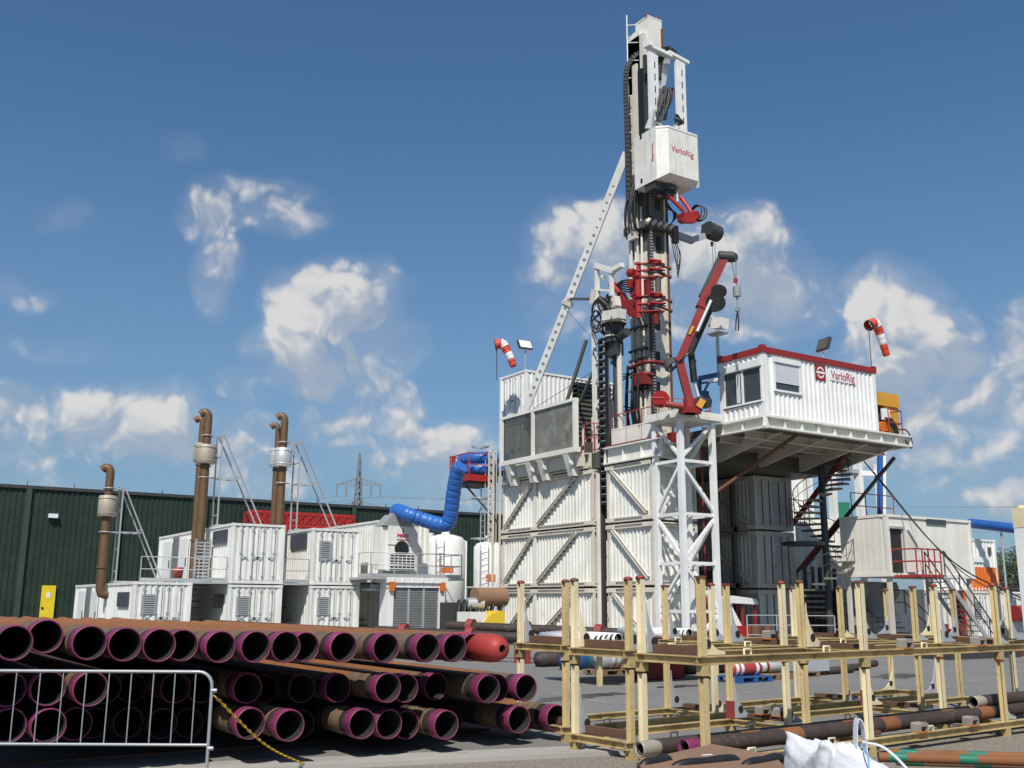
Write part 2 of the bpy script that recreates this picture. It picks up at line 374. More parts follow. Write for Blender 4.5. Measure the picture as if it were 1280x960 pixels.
# ------------------------------------------------------------------ ground
def ground_mat(name, a, b, c_, scales, rough, bump, bs, spots=None):
    m_ = bpy.data.materials.new(name); m_.use_nodes = True; T = m_.node_tree; L = T.links; B = T.nodes['Principled BSDF']
    t = T.nodes.new('ShaderNodeTexCoord'); cur = None
    def nz(s, d=8, r=.65):
        n = T.nodes.new('ShaderNodeTexNoise'); n.inputs['Scale'].default_value = s; n.inputs['Detail'].default_value = d; n.inputs['Roughness'].default_value = r; L.new(t.outputs['Object'], n.inputs[0]); return n.outputs['Fac']
    def mx(f, lo, hi, A, Bc):
        r = T.nodes.new('ShaderNodeMapRange'); L.new(f, r.inputs[0]); r.inputs[1].default_value = lo; r.inputs[2].default_value = hi
        n = T.nodes.new('ShaderNodeMix'); n.data_type = 'RGBA'; L.new(r.outputs[0], n.inputs[0])
        for k, x in ((6, A), (7, Bc)):
            if isinstance(x, tuple): n.inputs[k].default_value = (*x, 1)
            else: L.new(x, n.inputs[k])
        return n.outputs[2]
    cur = mx(nz(scales[0]), .35, .65, a, b); cur = mx(nz(scales[1], 4), .45, .72, cur, c_)
    if spots: cur = mx(nz(spots[0], 5), spots[1], spots[1]+.05, cur, spots[2])
    L.new(cur, B.inputs['Base Color']); B.inputs['Roughness'].default_value = rough
    bp = T.nodes.new('ShaderNodeBump'); bp.inputs['Strength'].default_value = bump; bp.inputs['Distance'].default_value = .02; L.new(nz(bs, 6), bp.inputs['Height']); L.new(bp.outputs[0], B.inputs['Normal'])
    M[name] = m_
ground_mat('asphalt', (.145,.142,.134), (.185,.18,.17), (.22,.215,.2), (.35, 40), .9, .35, 60, (.5, .72, (.085,.083,.078)))
ground_mat('gravel', (.20,.17,.135), (.34,.30,.245), (.10,.08,.065), (18, 34), .95, 1.0, 38)
ground_mat('soil', (.09,.085,.055), (.12,.11,.07), (.06,.07,.035), (.2, 3), .95, .4, 10)
tag(mb().box(-900, 900, -300, 1500, -.6, -.004).build('ground', 'soil'), kind='structure')
tag(mb().add([(-40,-30,0),(90,-30,0),(90,80,0),(-40,80,0)], [(0,1,2,3)]).build('yard', 'asphalt'), kind='structure')
k0, k1 = pZ(300, 963, 0), pZ(772, 941, 0); kd = (k1-k0).normalized(); kn = V(kd.y, -kd.x, 0)
ka = k0-kd*9; kb = k1+kd*.3
r0, r1 = pZ(862, 958, 0), pZ(1280, 902, 0); rd = (r1-r0).normalized(); rb = r1+rd*40
tag(mb().add([tuple(ka), tuple(kb), tuple(pZ(800, 944, 0)), tuple(r0), tuple(r1), tuple(rb), tuple(rb-V(0,40,0)), tuple(ka-V(0,40,0))], [(0,7,6,5,4,3,2,1)], False).build('gravel_ground', 'gravel', loc=V(0,0,.004)), kind='structure')
for o in (bpy.data.objects['gravel_ground'],):
    for q in o.data.vertices: q.co.z = 0
tag(mb().bar(ka+V(0,0,.02)+kn*.10, kb+V(0,0,.02)+kn*.10, .26, .075).build('kerb', 'concrete'), kind='structure')
tag(mb().add([tuple(p+V(0,0,.004)) for p in (ka-kn*.04, kb-kn*.04, kb-kn*.75, ka-kn*.75)], [(0,1,2,3)]).build('pavement', 'concrete'), kind='structure')
# oil stains, a seam and old paint lines in the yard
def patch(name, mt_, u, v, rx_, ry_, seed, rz=0.0):
    rn = random.Random(seed); c = pZ(u, v, 0); k = [1+.35*rn.uniform(-1,1) for _ in range(18)]; P = []
    for i in range(18):
        a_ = 2*math.pi*i/18; x_, y_ = math.cos(a_)*rx_*k[i], math.sin(a_)*ry_*k[i]; P.append(c+V(x_*math.cos(rz)-y_*math.sin(rz), x_*math.sin(rz)+y_*math.cos(rz), .004))
    return tag(mb().add(P, [tuple(range(18))]).build(name, mt_), kind='structure')
mat('oil', (.05,.048,.045), .35); mat('old_paint', (.32,.31,.28), .8, dirt=.8, dcol=(.16,.157,.15), dscale=8)
for i, (u, v, a_, b_) in enumerate(((715,872,1.1,.35),(760,868,.5,.3),(930,884,.9,.4),(1120,845,1.2,.5),(850,858,.7,.3))): patch('ground_stain', 'oil', u, v, a_, b_, i, .3)
for (u0, v0, u1, v1) in ((690,866,760,879),(900,868,1010,862),(1060,858,1240,850)):
    a, b = pZ(u0,v0,0), pZ(u1,v1,0); d = (b-a).normalized(); n_ = V(-d.y,d.x,0)*.05; tag(mb().add([a-n_+V(0,0,.004), b-n_+V(0,0,.004), b+n_+V(0,0,.004), a+n_+V(0,0,.004)], [(0,1,2,3)]).build('road_marking', 'old_paint'), kind='structure')
# loose stones on the gravel
g = mb()
for i in range(3800):
    uu = random.uniform(280, 1290); vv = random.uniform(905, 962)
    p = pZ(uu, vv, 0)
    if (p-k0).dot(kn) < .28 and uu < 790: continue
    if (p-r0).cross(rd).z < .02 and uu >= 790: continue
    r_ = random.uniform(.006, .022); a_ = random.random()*6
    g.add([p+V(math.cos(a_+j*2.1)*r_, math.sin(a_+j*2.1)*r_, .002) for j in range(3)]+[p+V(0,0,r_*.9)], [(0,1,3),(1,2,3),(2,0,3)])
tag(g.build('gravel', 'gravel'), 'loose pale stones strewn over the gravel in the foreground', 'stones', kind='stuff')
# ------------------------------------------------------------------ green warehouse
t = thing('warehouse', (20, 76, 0), 'long dark green corrugated warehouse with a yellow door behind the generators', 'warehouse')
zt = 9.35
g = mb(); g.corr((-22,76), (64,76), 0, zt, (0,-1,0), .045, .36, .12); g.box(-22,64,76.09,104,0,zt-.05); g.build('wall', 'green', t)
g = mb(); g.box(-22.1,64.1,75.86,76.06,zt,zt+.22); g.build('roof_edge', 'dark_steel', t)
for x in range(-20, 64, 6): mb().box(x,x+.35,75.8,75.925,0,zt-.01).build('downpipe', 'green_light', t)
g = mb()
for x in range(-20, 64, 3): g.box(x,x+.05,75.95,76,zt+.22,zt+.5)
g.build('lightning_rod', 'dark_steel', t)
a = pY(49, 768, 75.9); b = pY(70, 732, 75.9)
d = mb().box(a.x, b.x, 75.80, 75.92, 0, b.z).build('door', 'yellow_door', t)
mb().box(a.x+(b.x-a.x)*.06, a.x+(b.x-a.x)*.22, 75.74, 75.797, b.z*.47, b.z*.51).build('handle', 'black', d); mb().box(a.x+(b.x-a.x)*.36, a.x+(b.x-a.x)*.64, 75.78, 75.797, b.z*.72, b.z*.84).build('sign', 'sign_white', d)
a = pY(66, 645, 75.9); mb().box(a.x-.3, a.x+.3, 75.65, 75.92, a.z-.14, a.z+.14).build('wall_lamp', 'lamp_glass', t)
# ------------------------------------------------------------------ pylon and lines
def pylon(base, H, label):
    t = thing('electricity_pylon', base, label, 'pylon'); b = Vector(base)
    g = mb(); wv = H*.085
    def cor(z): 
        k = wv*(1-z/H)**.9*.5+.12
        return [b+V(sx_*k, sy*k, z) for sx_, sy in ((-1,-1),(1,-1),(1,1),(-1,1))]
    zs = [H*i/14 for i in range(15)]
    for i in range(14):
        A, B_ = cor(zs[i]), cor(zs[i+1])
        for j in range(4):
            g.bar(A[j], B_[j], .32); g.bar(A[j], B_[(j+1) % 4], .18); g.bar(A[(j+1) % 4], B_[j], .18)
    g.build('mast', 'lattice', t)
    rx = V(math.cos(YAW), -math.sin(YAW), 0)
    for z, L in ((H*.79, H*.145), (H*.64, H*.185)):
        for s in (-1, 1):
            g = mb(); q = b+V(0,0,z); e = q+rx*s*L
            g.bar(q+V(0,0,H*.05), e, .25); g.bar(q, e, .25)
            for j in range(1, 6):
                p = q+rx*s*L*j/6; tp = (q+V(0,0,H*.05)).lerp(e, j/6); g.bar(p, tp, .12); g.bar(p, (q+V(0,0,H*.05)).lerp(e, (j-1)/6), .12)
            g.build('cross_arm', 'lattice', t)
            for f in (.98, .55): p = q+rx*s*L*f; mb().cyl(p, p-V(0,0,H*.075), .18, 6).build('insulator', 'lattice', t)
pb = pD(443, 754, 300); pb.z = 0
pylon(pb, pD(443, 566, 300).z, 'grey lattice electricity pylon standing beyond the green warehouse')
rx = V(math.cos(YAW), -math.sin(YAW), 0)
Hh = pD(443, 566, 300).z
for i, (z, L, nm) in enumerate(((Hh*.715, -.142*Hh, 'outer left upper'), (Hh*.715, .142*Hh, 'outer right upper'), (Hh*.565, -.18*Hh, 'outer left lower'), (Hh*.565, .18*Hh, 'outer right lower'))):
    for s in (-1, 1):
        p0 = pb+rx*L+V(0,0,z); dr = (rx*s*1.0 + V(FW.x, FW.y, 0)*(.25 if s < 0 else -.1)).normalized()
        o = mb().tube([p0+dr*(170 if s < 0 else 430)*k/16-V(0,0,26*(k/16)*(1-k/16)*.6) for k in range(17)], .055, 4).build('power_line', 'lattice')
        tag(o, 'power line from the %s pylon arm, running %s' % (nm, 'left over the warehouse' if s < 0 else 'right behind the rig'), 'power line', 'power lines')
# ------------------------------------------------------------------ containers
def container(label, x0, x1, y0, y1, z0, z1, mt='white', door=None, vent=False, name='shipping_container', cat='container', group=None, open_faces='', rails=True, rust=False, fm=None, ins=.03):
    t = thing(name, ((x0+x1)/2, (y0+y1)/2, z0), label, cat, group); fm = fm or mt
    g = mb(); q = .14
    for x in (x0, x1-q):
        for y in (y0, y1-q): g.box(x, x+q, y, y+q, z0, z1)
    for z, h in ((z0, .16), (z1-.11, .11)):
        for y in (y0, y1-.1): g.box(x0+q, x1-q, y+.004, y+.096, z+.004, z+h-.004)
        for x in (x0, x1-.1): g.box(x+.004, x+.096, y0+q, y1-q, z+.004, z+h-.004)
    for x in (x0-.012, x1-.166):
        for y in (y0-.012, y1-.166):
            for z in (z0-.003, z1-.115): g.box(x, x+.178, y, y+.178, z, z+.118)
    g.build('frame', fm, t)
    g = mb(); i = ins
    if door != '-x' and '-x' not in open_faces: g.corr((x0+i, y1-q), (x0+i, y0+q), z0+.15, z1-.1, (-1,0,0))
    if door != '-y' and '-y' not in open_faces: g.corr((x0+q, y0+i), (x1-q, y0+i), z0+.15, z1-.1, (0,-1,0))
    g.corr((x1-i, y0+q), (x1-i, y1-q), z0+.15, z1-.1, (1,0,0)); g.corr((x1-q, y1-i), (x0+q, y1-i), z0+.15, z1-.1, (0,1,0))
    g.box(x0+.1, x1-.1, y0+.1, y1-.1, z1-.06, z1-.02); g.box(x0+.1, x1-.1, y0+.1, y1-.1, z0+.03, z0+.1)
    g.build('body', mt, t)
    if door:
        for k in (0, 1):
            g = mb(); lb = mb(); hg = mb()
            if door == '-y':
                a, b = x0+q, x1-q; mid = (a+b)/2; lo, hi = (a, mid-.012) if k == 0 else (mid+.012, b); P = lambda s, o, z: V(s, y0+o, z)
            else:
                a, b = y0+q, y1-q; mid = (a+b)/2; lo, hi = (a, mid-.012) if k == 0 else (mid+.012, b); P = lambda s, o, z: V(x0+o, s, z)
            za, zb = z0+.17, z1-.13; n = 4; e = (hi-lo)/n
            pts = []
            for c in range(n):
                for tt, o in ((0,.03),(.25,.03),(.32,.065),(.68,.065),(.75,.03)): pts.append((lo+e*(c+tt), o))
            pts.append((hi, .03)); K = len(pts)
            g.add([P(s, o, za) for s, o in pts]+[P(s, o, zb) for s, o in pts], [(c, c+1, K+c+1, K+c) for c in range(K-1)])
            dd = g.build('door', mt, t)
            for f in (.3, .78) if k == 0 else (.22, .7):
                s_ = lo+(hi-lo)*f; l_ = mb(); l_.cyl(P(s_, .0, za-.05), P(s_, .0, zb+.08), .02, 6)
                l_.bar(P(s_, -.01, za+(zb-za)*.42), P(s_+(.3 if k == 0 else -.3), -.01, za+(zb-za)*.42), .03, .05)
                for fz in (.06, .5, .93): l_.bar(P(s_-.06, .012, za+(zb-za)*fz), P(s_+.06, .012, za+(zb-za)*fz), .02, .09)
                l_.build('lock_bar', 'galv', dd)
            if vent and k == 0:
                v_ = mb(); s_, z_ = lo+(hi-lo)*.5, z0+(z1-z0)*.80; hw = .27
                v_.bar(P(s_-hw, .0, z_), P(s_-hw, .0, z_-.8), .05); v_.bar(P(s_+hw, .0, z_), P(s_+hw, .0, z_-.8), .05)
                for c in range(9): v_.bar(P(s_-hw, .0, z_-.05-.088*c), P(s_+hw, .0, z_-.05-.088*c), .03, .055)
                vv = v_.build('vent', 'galv', t); mb().prism([P(s_-hw, .024, z_), P(s_+hw, .024, z_), P(s_+hw, .024, z_-.8), P(s_-hw, .024, z_-.8)], (V(0,.004,0) if door == '-y' else V(.004,0,0))).build('vent_opening', 'black', vv)
    return t
Q = 44.0
G1 = 'generator containers in two levels'
c1 = container('lowest leftmost white generator container with a louvre in its door', 10.15, 12.55, Q, Q+12.2, .1, 2.66, door='-y', vent=True, group=G1)
c2 = container('lower white generator container in the middle, under the one without a louvre', 14.1, 16.52, Q, Q+12.2, .1, 2.6, door='-y', vent=True, group=G1)
c4 = container('upper white generator container with rust stained doors and no louvre', 14.1, 16.52, Q, Q+12.2, 2.65, 5.24, door='-y', group=G1)
c3 = container('lower white generator container right of the middle, below another louvred one', 17.8, 20.25, Q, Q+12.2, .1, 2.6, door='-y', vent=True, group=G1)
c3u = container('upper white generator container with a louvre high in its left door', 17.8, 20.25, Q, Q+12.2, 2.65, 5.18, door='-y', group=G1)
# louvre on the upper container, set higher than the lower ones
v_ = mb(); a = pY(400, 676, Q); b = pY(412, 700, Q)
for x in (a.x, b.x): v_.box(x-.025, x+.025, Q-.03, Q+.02, b.z, a.z)
for k in range(9): z = a.z-.05-(a.z-b.z-.1)*k/8; v_.box(a.x+.03, b.x-.03, Q-.025, Q+.012, z-.028, z+.028)
vv = v_.build('vent', 'galv', c3u); mb().box(a.x, b.x, Q+.022, Q+.027, b.z, a.z).build('vent_opening', 'black', vv)
# side doors, louvre strips and windows on the left hand faces
def side(t, x, y0, y1, z0, z1, mt, nm, pr=.035): return mb().box(x-pr, x+.01, y0, y1, z0, z1).build(nm, mt, t)
for t, x, zb in ((c1, 10.15, .1), (c4, 14.1, 2.65)):
    for y in (Q+9.6, Q+6.6):
        d = side(t, x, y, y+1.5, zb+.25, zb+2.25, 'clean_white', 'side_door'); mb().box(x-.07, x-.037, y+.1, y+.16, zb+.9, zb+1.3).build('handle', 'black', d)
    side(t, x, Q+8.35, Q+9.3, zb+.2, zb+2.4, 'screen', 'louvre_strip')
for t, x, za, zb in ((c1, 10.15, 1.55, 2.25), (c4, 14.1, 4.3, 5.0), (c3u, 17.8, 4.2, 5.0), (c2, 14.1, 1.5, 2.2)):
    side(t, x, Q+.6, Q+2.6, za+.1, zb, 'slate', 'window_panel')
# fifth container with the cooling unit
c5 = container('tall white container carrying the cooling unit with the blue hose', 21.0, 23.45, 43.35, 55.5, 2.8, 5.68, group=G1)
c5b = container('shaded lower container under the cooling unit container, behind the screen box', 21.0, 23.45, 46, 55.5, .1, 2.7, mt='rig_white', group=G1)
t = thing('cooling_unit', (22, 42.8, 3.6), 'white cooling unit with grey hood and blue hose on the container end', 'cooling unit')
a = pY(486, 657, 42.6); b = pY(521, 714, 42.6); x0, x1, zt_, zb_ = a.x, b.x, a.z, max(b.z, 3.1)
zm = pY(500, 681, 42.6).z; zg = pY(500, 693, 42.6).z
g = mb(); g.box(x0, x1, 42.6, 43.33, zm, zt_); g.box(x0-.35, x0-.003, 42.75, 43.33, zb_+.05, zt_-.05); g.box(x0, x1, 42.64, 43.33, zb_, zm-.01); g.build('housing', 'white', t)
mb().cyl(((x0+x1)/2-.05, 42.66, (zm+zg)/2+.05), ((x0+x1)/2-.05, 42.59, (zm+zg)/2+.05), .36, 16).build('fan_opening', 'black', t)
g = mb()
for i in range(7): x = x0+.12+(x1-x0-.24)*i/6; g.box(x-.015, x+.015, 42.6, 42.637, zb_+.08, zg)
for i in range(6): z = zb_+.1+(zg-zb_-.1)*i/5; g.box(x0+.1, x1-.1, 42.585, 42.598, z-.02, z+.02)
g.build('grille', 'clean_white', t); mb().box(x0+.1, x1-.1, 42.634, 42.639, zb_+.05, zg+.02).build('grille_opening', 'dark_steel', t)
cx, cy = (x0+x1)/2-.1, 43.1
g = mb(); g.prism([(cx-.95,42.62,zt_), (cx+.95,42.62,zt_), (cx+.42,42.62,zt_+.55), (cx-.42,42.62,zt_+.55)], (0,.95,0)); g.build('hood', 'grey_paint', t)
text('lettering', 'BESAT', .2, 'lettering', t, ((x0+x1)/2, 42.597, (zt_+zm)/2-.02), (1,0,0), (0,0,1), width=.62)
mb().prism([((x0+x1)/2-.05,42.597,(zt_+zm)/2+.13), ((x0+x1)/2+.05,42.597,(zt_+zm)/2+.13), ((x0+x1)/2,42.597,(zt_+zm)/2+.36)], (0,-.005,0)).build('emblem', 'lettering', t)
mb().box((x0+x1)/2-.33, (x0+x1)/2+.33, 42.59, 42.597, (zt_+zm)/2-.22, (zt_+zm)/2-.17).build('emblem', 'lettering', t)
# screen box with grey louvres
a = pY(486, 716, 42.0); b = pY(556, 716, 42.0)
t = thing('radiator_box', ((a.x+b.x)/2, 43.5, 0), 'white framed box with three tall grey louvre screens below the railing', 'radiator box')
x0, x1, zt2 = a.x, b.x, 3.0
g = mb(); g.box(x0, x0+.28, 42.0, 42.3, .1, zt2-.45); g.box(x1-.28, x1, 42.0, 42.3, .1, zt2-.45); g.box(x0-.05, x1+.05, 41.98, 42.3, zt2-.45, zt2-.25); g.box(x0-.12, x1+.12, 41.9, 43.2, zt2-.245, zt2); g.box(x0, x1, 42.0, 42.3, .1, .3)
g.box(x0+.02, x1-.02, 42.75, 42.9, .1, zt2-.25); g.box(x0+.02, x0+.1, 42.31, 42.74, .1, zt2-.25); g.box(x1-.1, x1-.02, 42.31, 42.74, .1, zt2-.25)
for i in range(6): x = x0+.2+(x1-x0-.4)*i/5; g.box(x-.02, x+.02, 41.86, 41.9, zt2-.22, zt2)
g.build('frame', 'clean_white', t)
for i in range(3):
    e = (x1-x0-.6)/3; xa = x0+.3+e*i; s_ = mb().box(xa+.03, xa+e-.03, 42.12, 42.2, .3, zt2-.46).build('screen', 'screen', t)
    g = mb()
    for k in range(30): z = .35+(zt2-.9)*k/29; g.box(xa+.04, xa+e-.04, 42.06, 42.118, z-.012, z+.018)
    g.build('slat', 'slat', s_)
    if i: mb().box(xa-.05, xa+.05, 42.03, 42.25, .3, zt2-.46).build('mullion', 'galv', t)
for x in (x0+.14, x1-.14): mb().box(x-.12, x+.12, 41.86, 41.975, zt2-.6, zt2-.2).build('warning_plate', 'orange', t)
# grey guard rails
def railing(label, pts, h=1.05, mt='galv', posts=None, r=.024, toe=True, mids=1, name='guard_rail', group=None, cat='railing', sp=1.3):
    pts = [Vector(p) for p in pts]; t = thing(name, pts[0], label, cat, group); g = mb()
    for k in range(mids+1): g.tube([p+V(0,0,h*(1-k/(mids+1))) for p in pts], r, 6)
    g.build('rail', mt, t)
    for a, b in zip(pts, pts[1:]):
        n = max(1, round((b-a).length/sp))
        for i in range(n+1):
            if i == n and b is not pts[-1]: continue
            p = a.lerp(b, i/n); mb().cyl(p, p+V(0,0,h), r*1.1, 6).build('post', mt, t)
    if toe:
        g = mb()
        for a, b in zip(pts, pts[1:]): g.bar(a+V(0,0,.08), b+V(0,0,.08), .02, .14)
        g.build('toe_board', mt, t)
    return t
railing('grey guard rail in front of the cooling unit on the screen box', [(x0-.9,43.3,zt2+.004), (x0-.9,42.0,zt2+.004), (x1+.9,42.0,zt2+.004), (x1+.9,44,zt2+.004)], 1.08)
tag(mb().box(x0-1, x1+1, 41.95, 44.2, zt2-.0, zt2+.004).box(x0-1, x0-.13, 41.95, 44.2, zt2-.1, zt2-.003).box(x1+.13, x1+1, 41.95, 44.2, zt2-.1, zt2-.003).build('walkway', 'galv'), 'grey grating walkway on top of the louvre screen box', 'walkway')
a = pY(174, 735, 46); b = pY(254, 735, 46)
w1 = [V(a.x, 46, 2.72), V(13.35, 46, 2.72), V(13.35, Q+.1, 2.72), V(14.0, Q+.1, 2.72)]
railing('grey guard rail on the roof of the lowest leftmost generator container', w1, 1.05)
tag(mb().box(12.6, 14.06, Q+.05, Q+6, 2.62, 2.7).build('walkway', 'galv'), 'grey walkway bridging the two leftmost generator containers', 'walkway')
railing('short grey guard rail between the two louvred container columns', [(16.6,Q+.1,2.72),(17.75,Q+.1,2.72)], 1.05)
tag(mb().box(16.55, 17.77, Q+.05, Q+6, 2.62, 2.7).build('walkway', 'galv'), 'grey walkway between the middle and right generator containers', 'walkway')
railing('short grey guard rail left of the louvre screen box', [(20.35,43,2.52),(21.6,43,2.52)], 1.05)
tag(mb().box(20.3, 21.6, 42.9, 46, 2.4, 2.5).build('walkway', 'galv'), 'grey walkway beside the shaded lower container', 'walkway')
for x, lb in ((12.65, 'between the leftmost and middle containers'), (16.62, 'between the middle and right containers'), (20.4, 'beside the louvre screen box')):
    t = thing('access_stair', (x, Q+.5, 0), 'dark steel stair with hazard striped rail in the gap '+lb, 'stair')
    g = mb()
    for k in range(9): g.box(x+.15, x+1.05, Q+1+k*.27, Q+1.24+k*.27, .25+k*.27, .29+k*.27)
    g.build('tread', 'dark_steel', t)
    g = mb(); z0 = V(x+.1, Q+.9, 1.0); z1 = V(x+.1, Q+3.3, 3.3)
    for k in range(0, 12, 2): g.bar(z0.lerp(z1, k/12), z0.lerp(z1, (k+1)/12), .06)
    g.build('handrail', 'yellow', t)
    g = mb()
    for k in range(1, 12, 2): g.bar(z0.lerp(z1, k/12), z0.lerp(z1, (k+1)/12), .06)
    g.build('handrail', 'black', t)
o = tag(mb().lathe([(0,0),(.19,0),(.24,.48),(.22,.48),(.17,.03),(0,.03)], pY(222, 723, 46.6), 14).build('bucket', 'pad_red'), 'faded red bucket on the roof of the leftmost generator container', 'bucket')
# ------------------------------------------------------------------ exhaust stacks
def exhaust(x, y, zb, u, vtop, vs0, vs1, r, label, elbow=None, silv='steel', rs=.42):
    zt_ = pX(u, vtop, x).z; s1 = pX(u, vs0, x).z; s0 = pX(u, vs1, x).z
    t = thing('exhaust_stack', (x, y, zb), label, 'exhaust stack', 'exhaust stacks of the generators')
    lo = V(x, y, zb)
    pts = ([V(x+.9, y-.0, zb)]+[V(x+.25, y, zb), V(x+.06, y, zb+.06), V(x, y, zb+.25)] if elbow else [lo])+[V(x, y, s0-.05)]
    mb().tube(pts, r, 14).build('lower_pipe', 'exhaust', t)
    for f in (.35, .98): 
        p = lo.lerp(V(x,y,s0-.05), f); mb().cyl(p-V(0,0,.04), p+V(0,0,.04), r*1.25, 14).build('flange', 'exhaust', t)
    mb().lathe([(r,s0-.05),(rs*.95,s0-.03),(rs,s0),(rs,s1),(rs*.95,s1+.03),(r,s1+.05)], (x,y,0), 20).build('silencer', silv, t)
    g = mb()
    for f in (.12, .88): g.ring((x, y, s0+(s1-s0)*f), (0,0,1), rs+.01, .02, 20, 4)
    g.build('band', silv, t)
    L = .25; dx = V(-.839, .545, 0)*L
    top = V(x, y, zt_-L*1.2); mb().tube([V(x,y,s1-.02), top]+[top+dx*(1-math.cos(k*.45))*.8+V(0,0,math.sin(k*.45)*L) for k in range(1, 5)]+[top+dx*1.5+V(0,0,L*.55)], r*.92, 14).build('upper_pipe', 'exhaust', t)
    return zt_
exhaust(9.86, 48.9, 2.15, 132, 586, 622, 645, .2, 'single rusty exhaust stack with an elbow into the leftmost container', elbow=True, rs=.40)
exhaust(13.62, 47.9, 2.7, 250, 524, 556, 577, .165, 'shorter rear pipe of the twin exhaust stacks left of the rust stained doors', rs=.32)
exhaust(13.62, 47.05, 2.7, 261, 514, 556, 577, .2, 'taller front pipe of the twin exhaust stacks left of the rust stained doors', rs=.45)
exhaust(17.25, 47.6, 2.7, 346.5, 531, 562, 583, .16, 'shorter rear pipe of the twin exhaust stacks with bright silver silencers', silv='bright_steel', rs=.36)
exhaust(17.25, 46.8, 2.7, 355, 519, 561, 582, .19, 'taller front pipe of the twin exhaust stacks with bright silver silencers', silv='bright_steel', rs=.43)
mb().box(13.3, 13.9, 46.9, 47.2, 2.7, 4.6)
t = thing('exhaust_ladder_guard', (13.5, 46.6, 2.7), 'grey slatted guard at the foot of the tall twin stacks', 'guard')
g = mb()
for k in range(12): g.box(13.3, 13.95, 46.55, 46.62, 2.8+k*.15, 2.87+k*.15)
g.build('slat', 'galv', t); mb().box(13.28, 13.34, 46.5, 46.66, 2.7, 4.65).box(13.92, 13.98, 46.5, 46.66, 2.7, 4.65).build('frame', 'galv', t)
def stack_frame(x, y, zb, zt_, span, xs, label):
    t = thing('stack_support', (x, y, zb), label, 'support frame', 'triangular supports of the exhaust stacks')
    for dy in (-.4, .4):
        mb().bar((x,y+dy,zb), (x,y+dy,zt_), .06).build('upright', 'galv', t); mb().bar((x+.05,y+dy,zt_-.02), (x+span,y+dy,zb+.05), .06).build('leg', 'galv', t); mb().bar((x-.1,y+dy,zb+.05),(x+span+.1,y+dy,zb+.05),.07).build('base_beam', 'galv', t)
    g = mb()
    for f in (.12, .35, .52, .75): 
        g.bar((x,y-.4,zb+(zt_-zb)*f), (x,y+.4,zb+(zt_-zb)*f), .05)
    for f in (.45, .02): g.bar((x+span*f,y-.4,zt_-(zt_-zb)*f), (x+span*f,y+.4,zt_-(zt_-zb)*f), .05)
    for dy in (-.4, .4): g.bar((x,y+dy,zb+(zt_-zb)*.52), (x+span*.46,y+dy,zb+(zt_-zb)*.52), .05)
    g.build('rung', 'galv', t)
    g = mb()
    for z in (zt_-.1, zb+(zt_-zb)*.52): g.bar((x,y,z), (xs+.2,y,z), .06); g.ring((xs,y,z), (0,0,1), .27, .025, 14, 5)
    g.build('clamp', 'galv', t)
stack_frame(10.4, 48.9, 2.68, pX(155, 606, 10.3).z, 2.05, 9.86, 'galvanised support frame on the leftmost container holding the single stack')
stack_frame(14.25, 47.1, 5.26, pX(270, 546, 14.25).z, 2.15, 13.62, 'galvanised support frame over the rust stained doors beside the tall twin stacks')
stack_frame(17.95, 46.8, 5.2, pX(369, 553, 17.95).z, 2.15, 17.25, 'galvanised support frame on the louvred upper container beside the silver silencers')
# red lattice section lying on the container roofs
t = thing('lattice_section', (17, 52, 5.3), 'red lattice mast section lying across the generator container roofs', 'mast section')
a = pY(309, 656, 52.5); b = pY(437, 660, 52.5); za, zb = 5.3, pY(370, 643, 52.5).z
g = mb()
for y in (51.9, 53.0):
    for z in (za+.1, (za+zb)/2-.05, zb): g.bar((a.x,y,z), (b.x,y,z), .12)
for i in range(25):
    x = a.x+(b.x-a.x)*i/24
    for y in (51.9, 53.0):
        g.bar((x,y,za+.1), (x,y,zb), .07)
        if i < 24: g.bar((x,y,(za+zb)/2), (x+(b.x-a.x)/24,y,zb), .06)
    g.bar((x,51.9,zb), (x,53.0,zb), .06)
o_l = g.build('lattice', 'bright_red', t)
g = mb()
for i in range(12):
    x = a.x+(b.x-a.x)*(i+.5)/12; g.bar((x-.3,51.85,(za+zb)/2), (x+.3,51.85,zb), .05)
g.build('diagonal', 'bright_red', t)
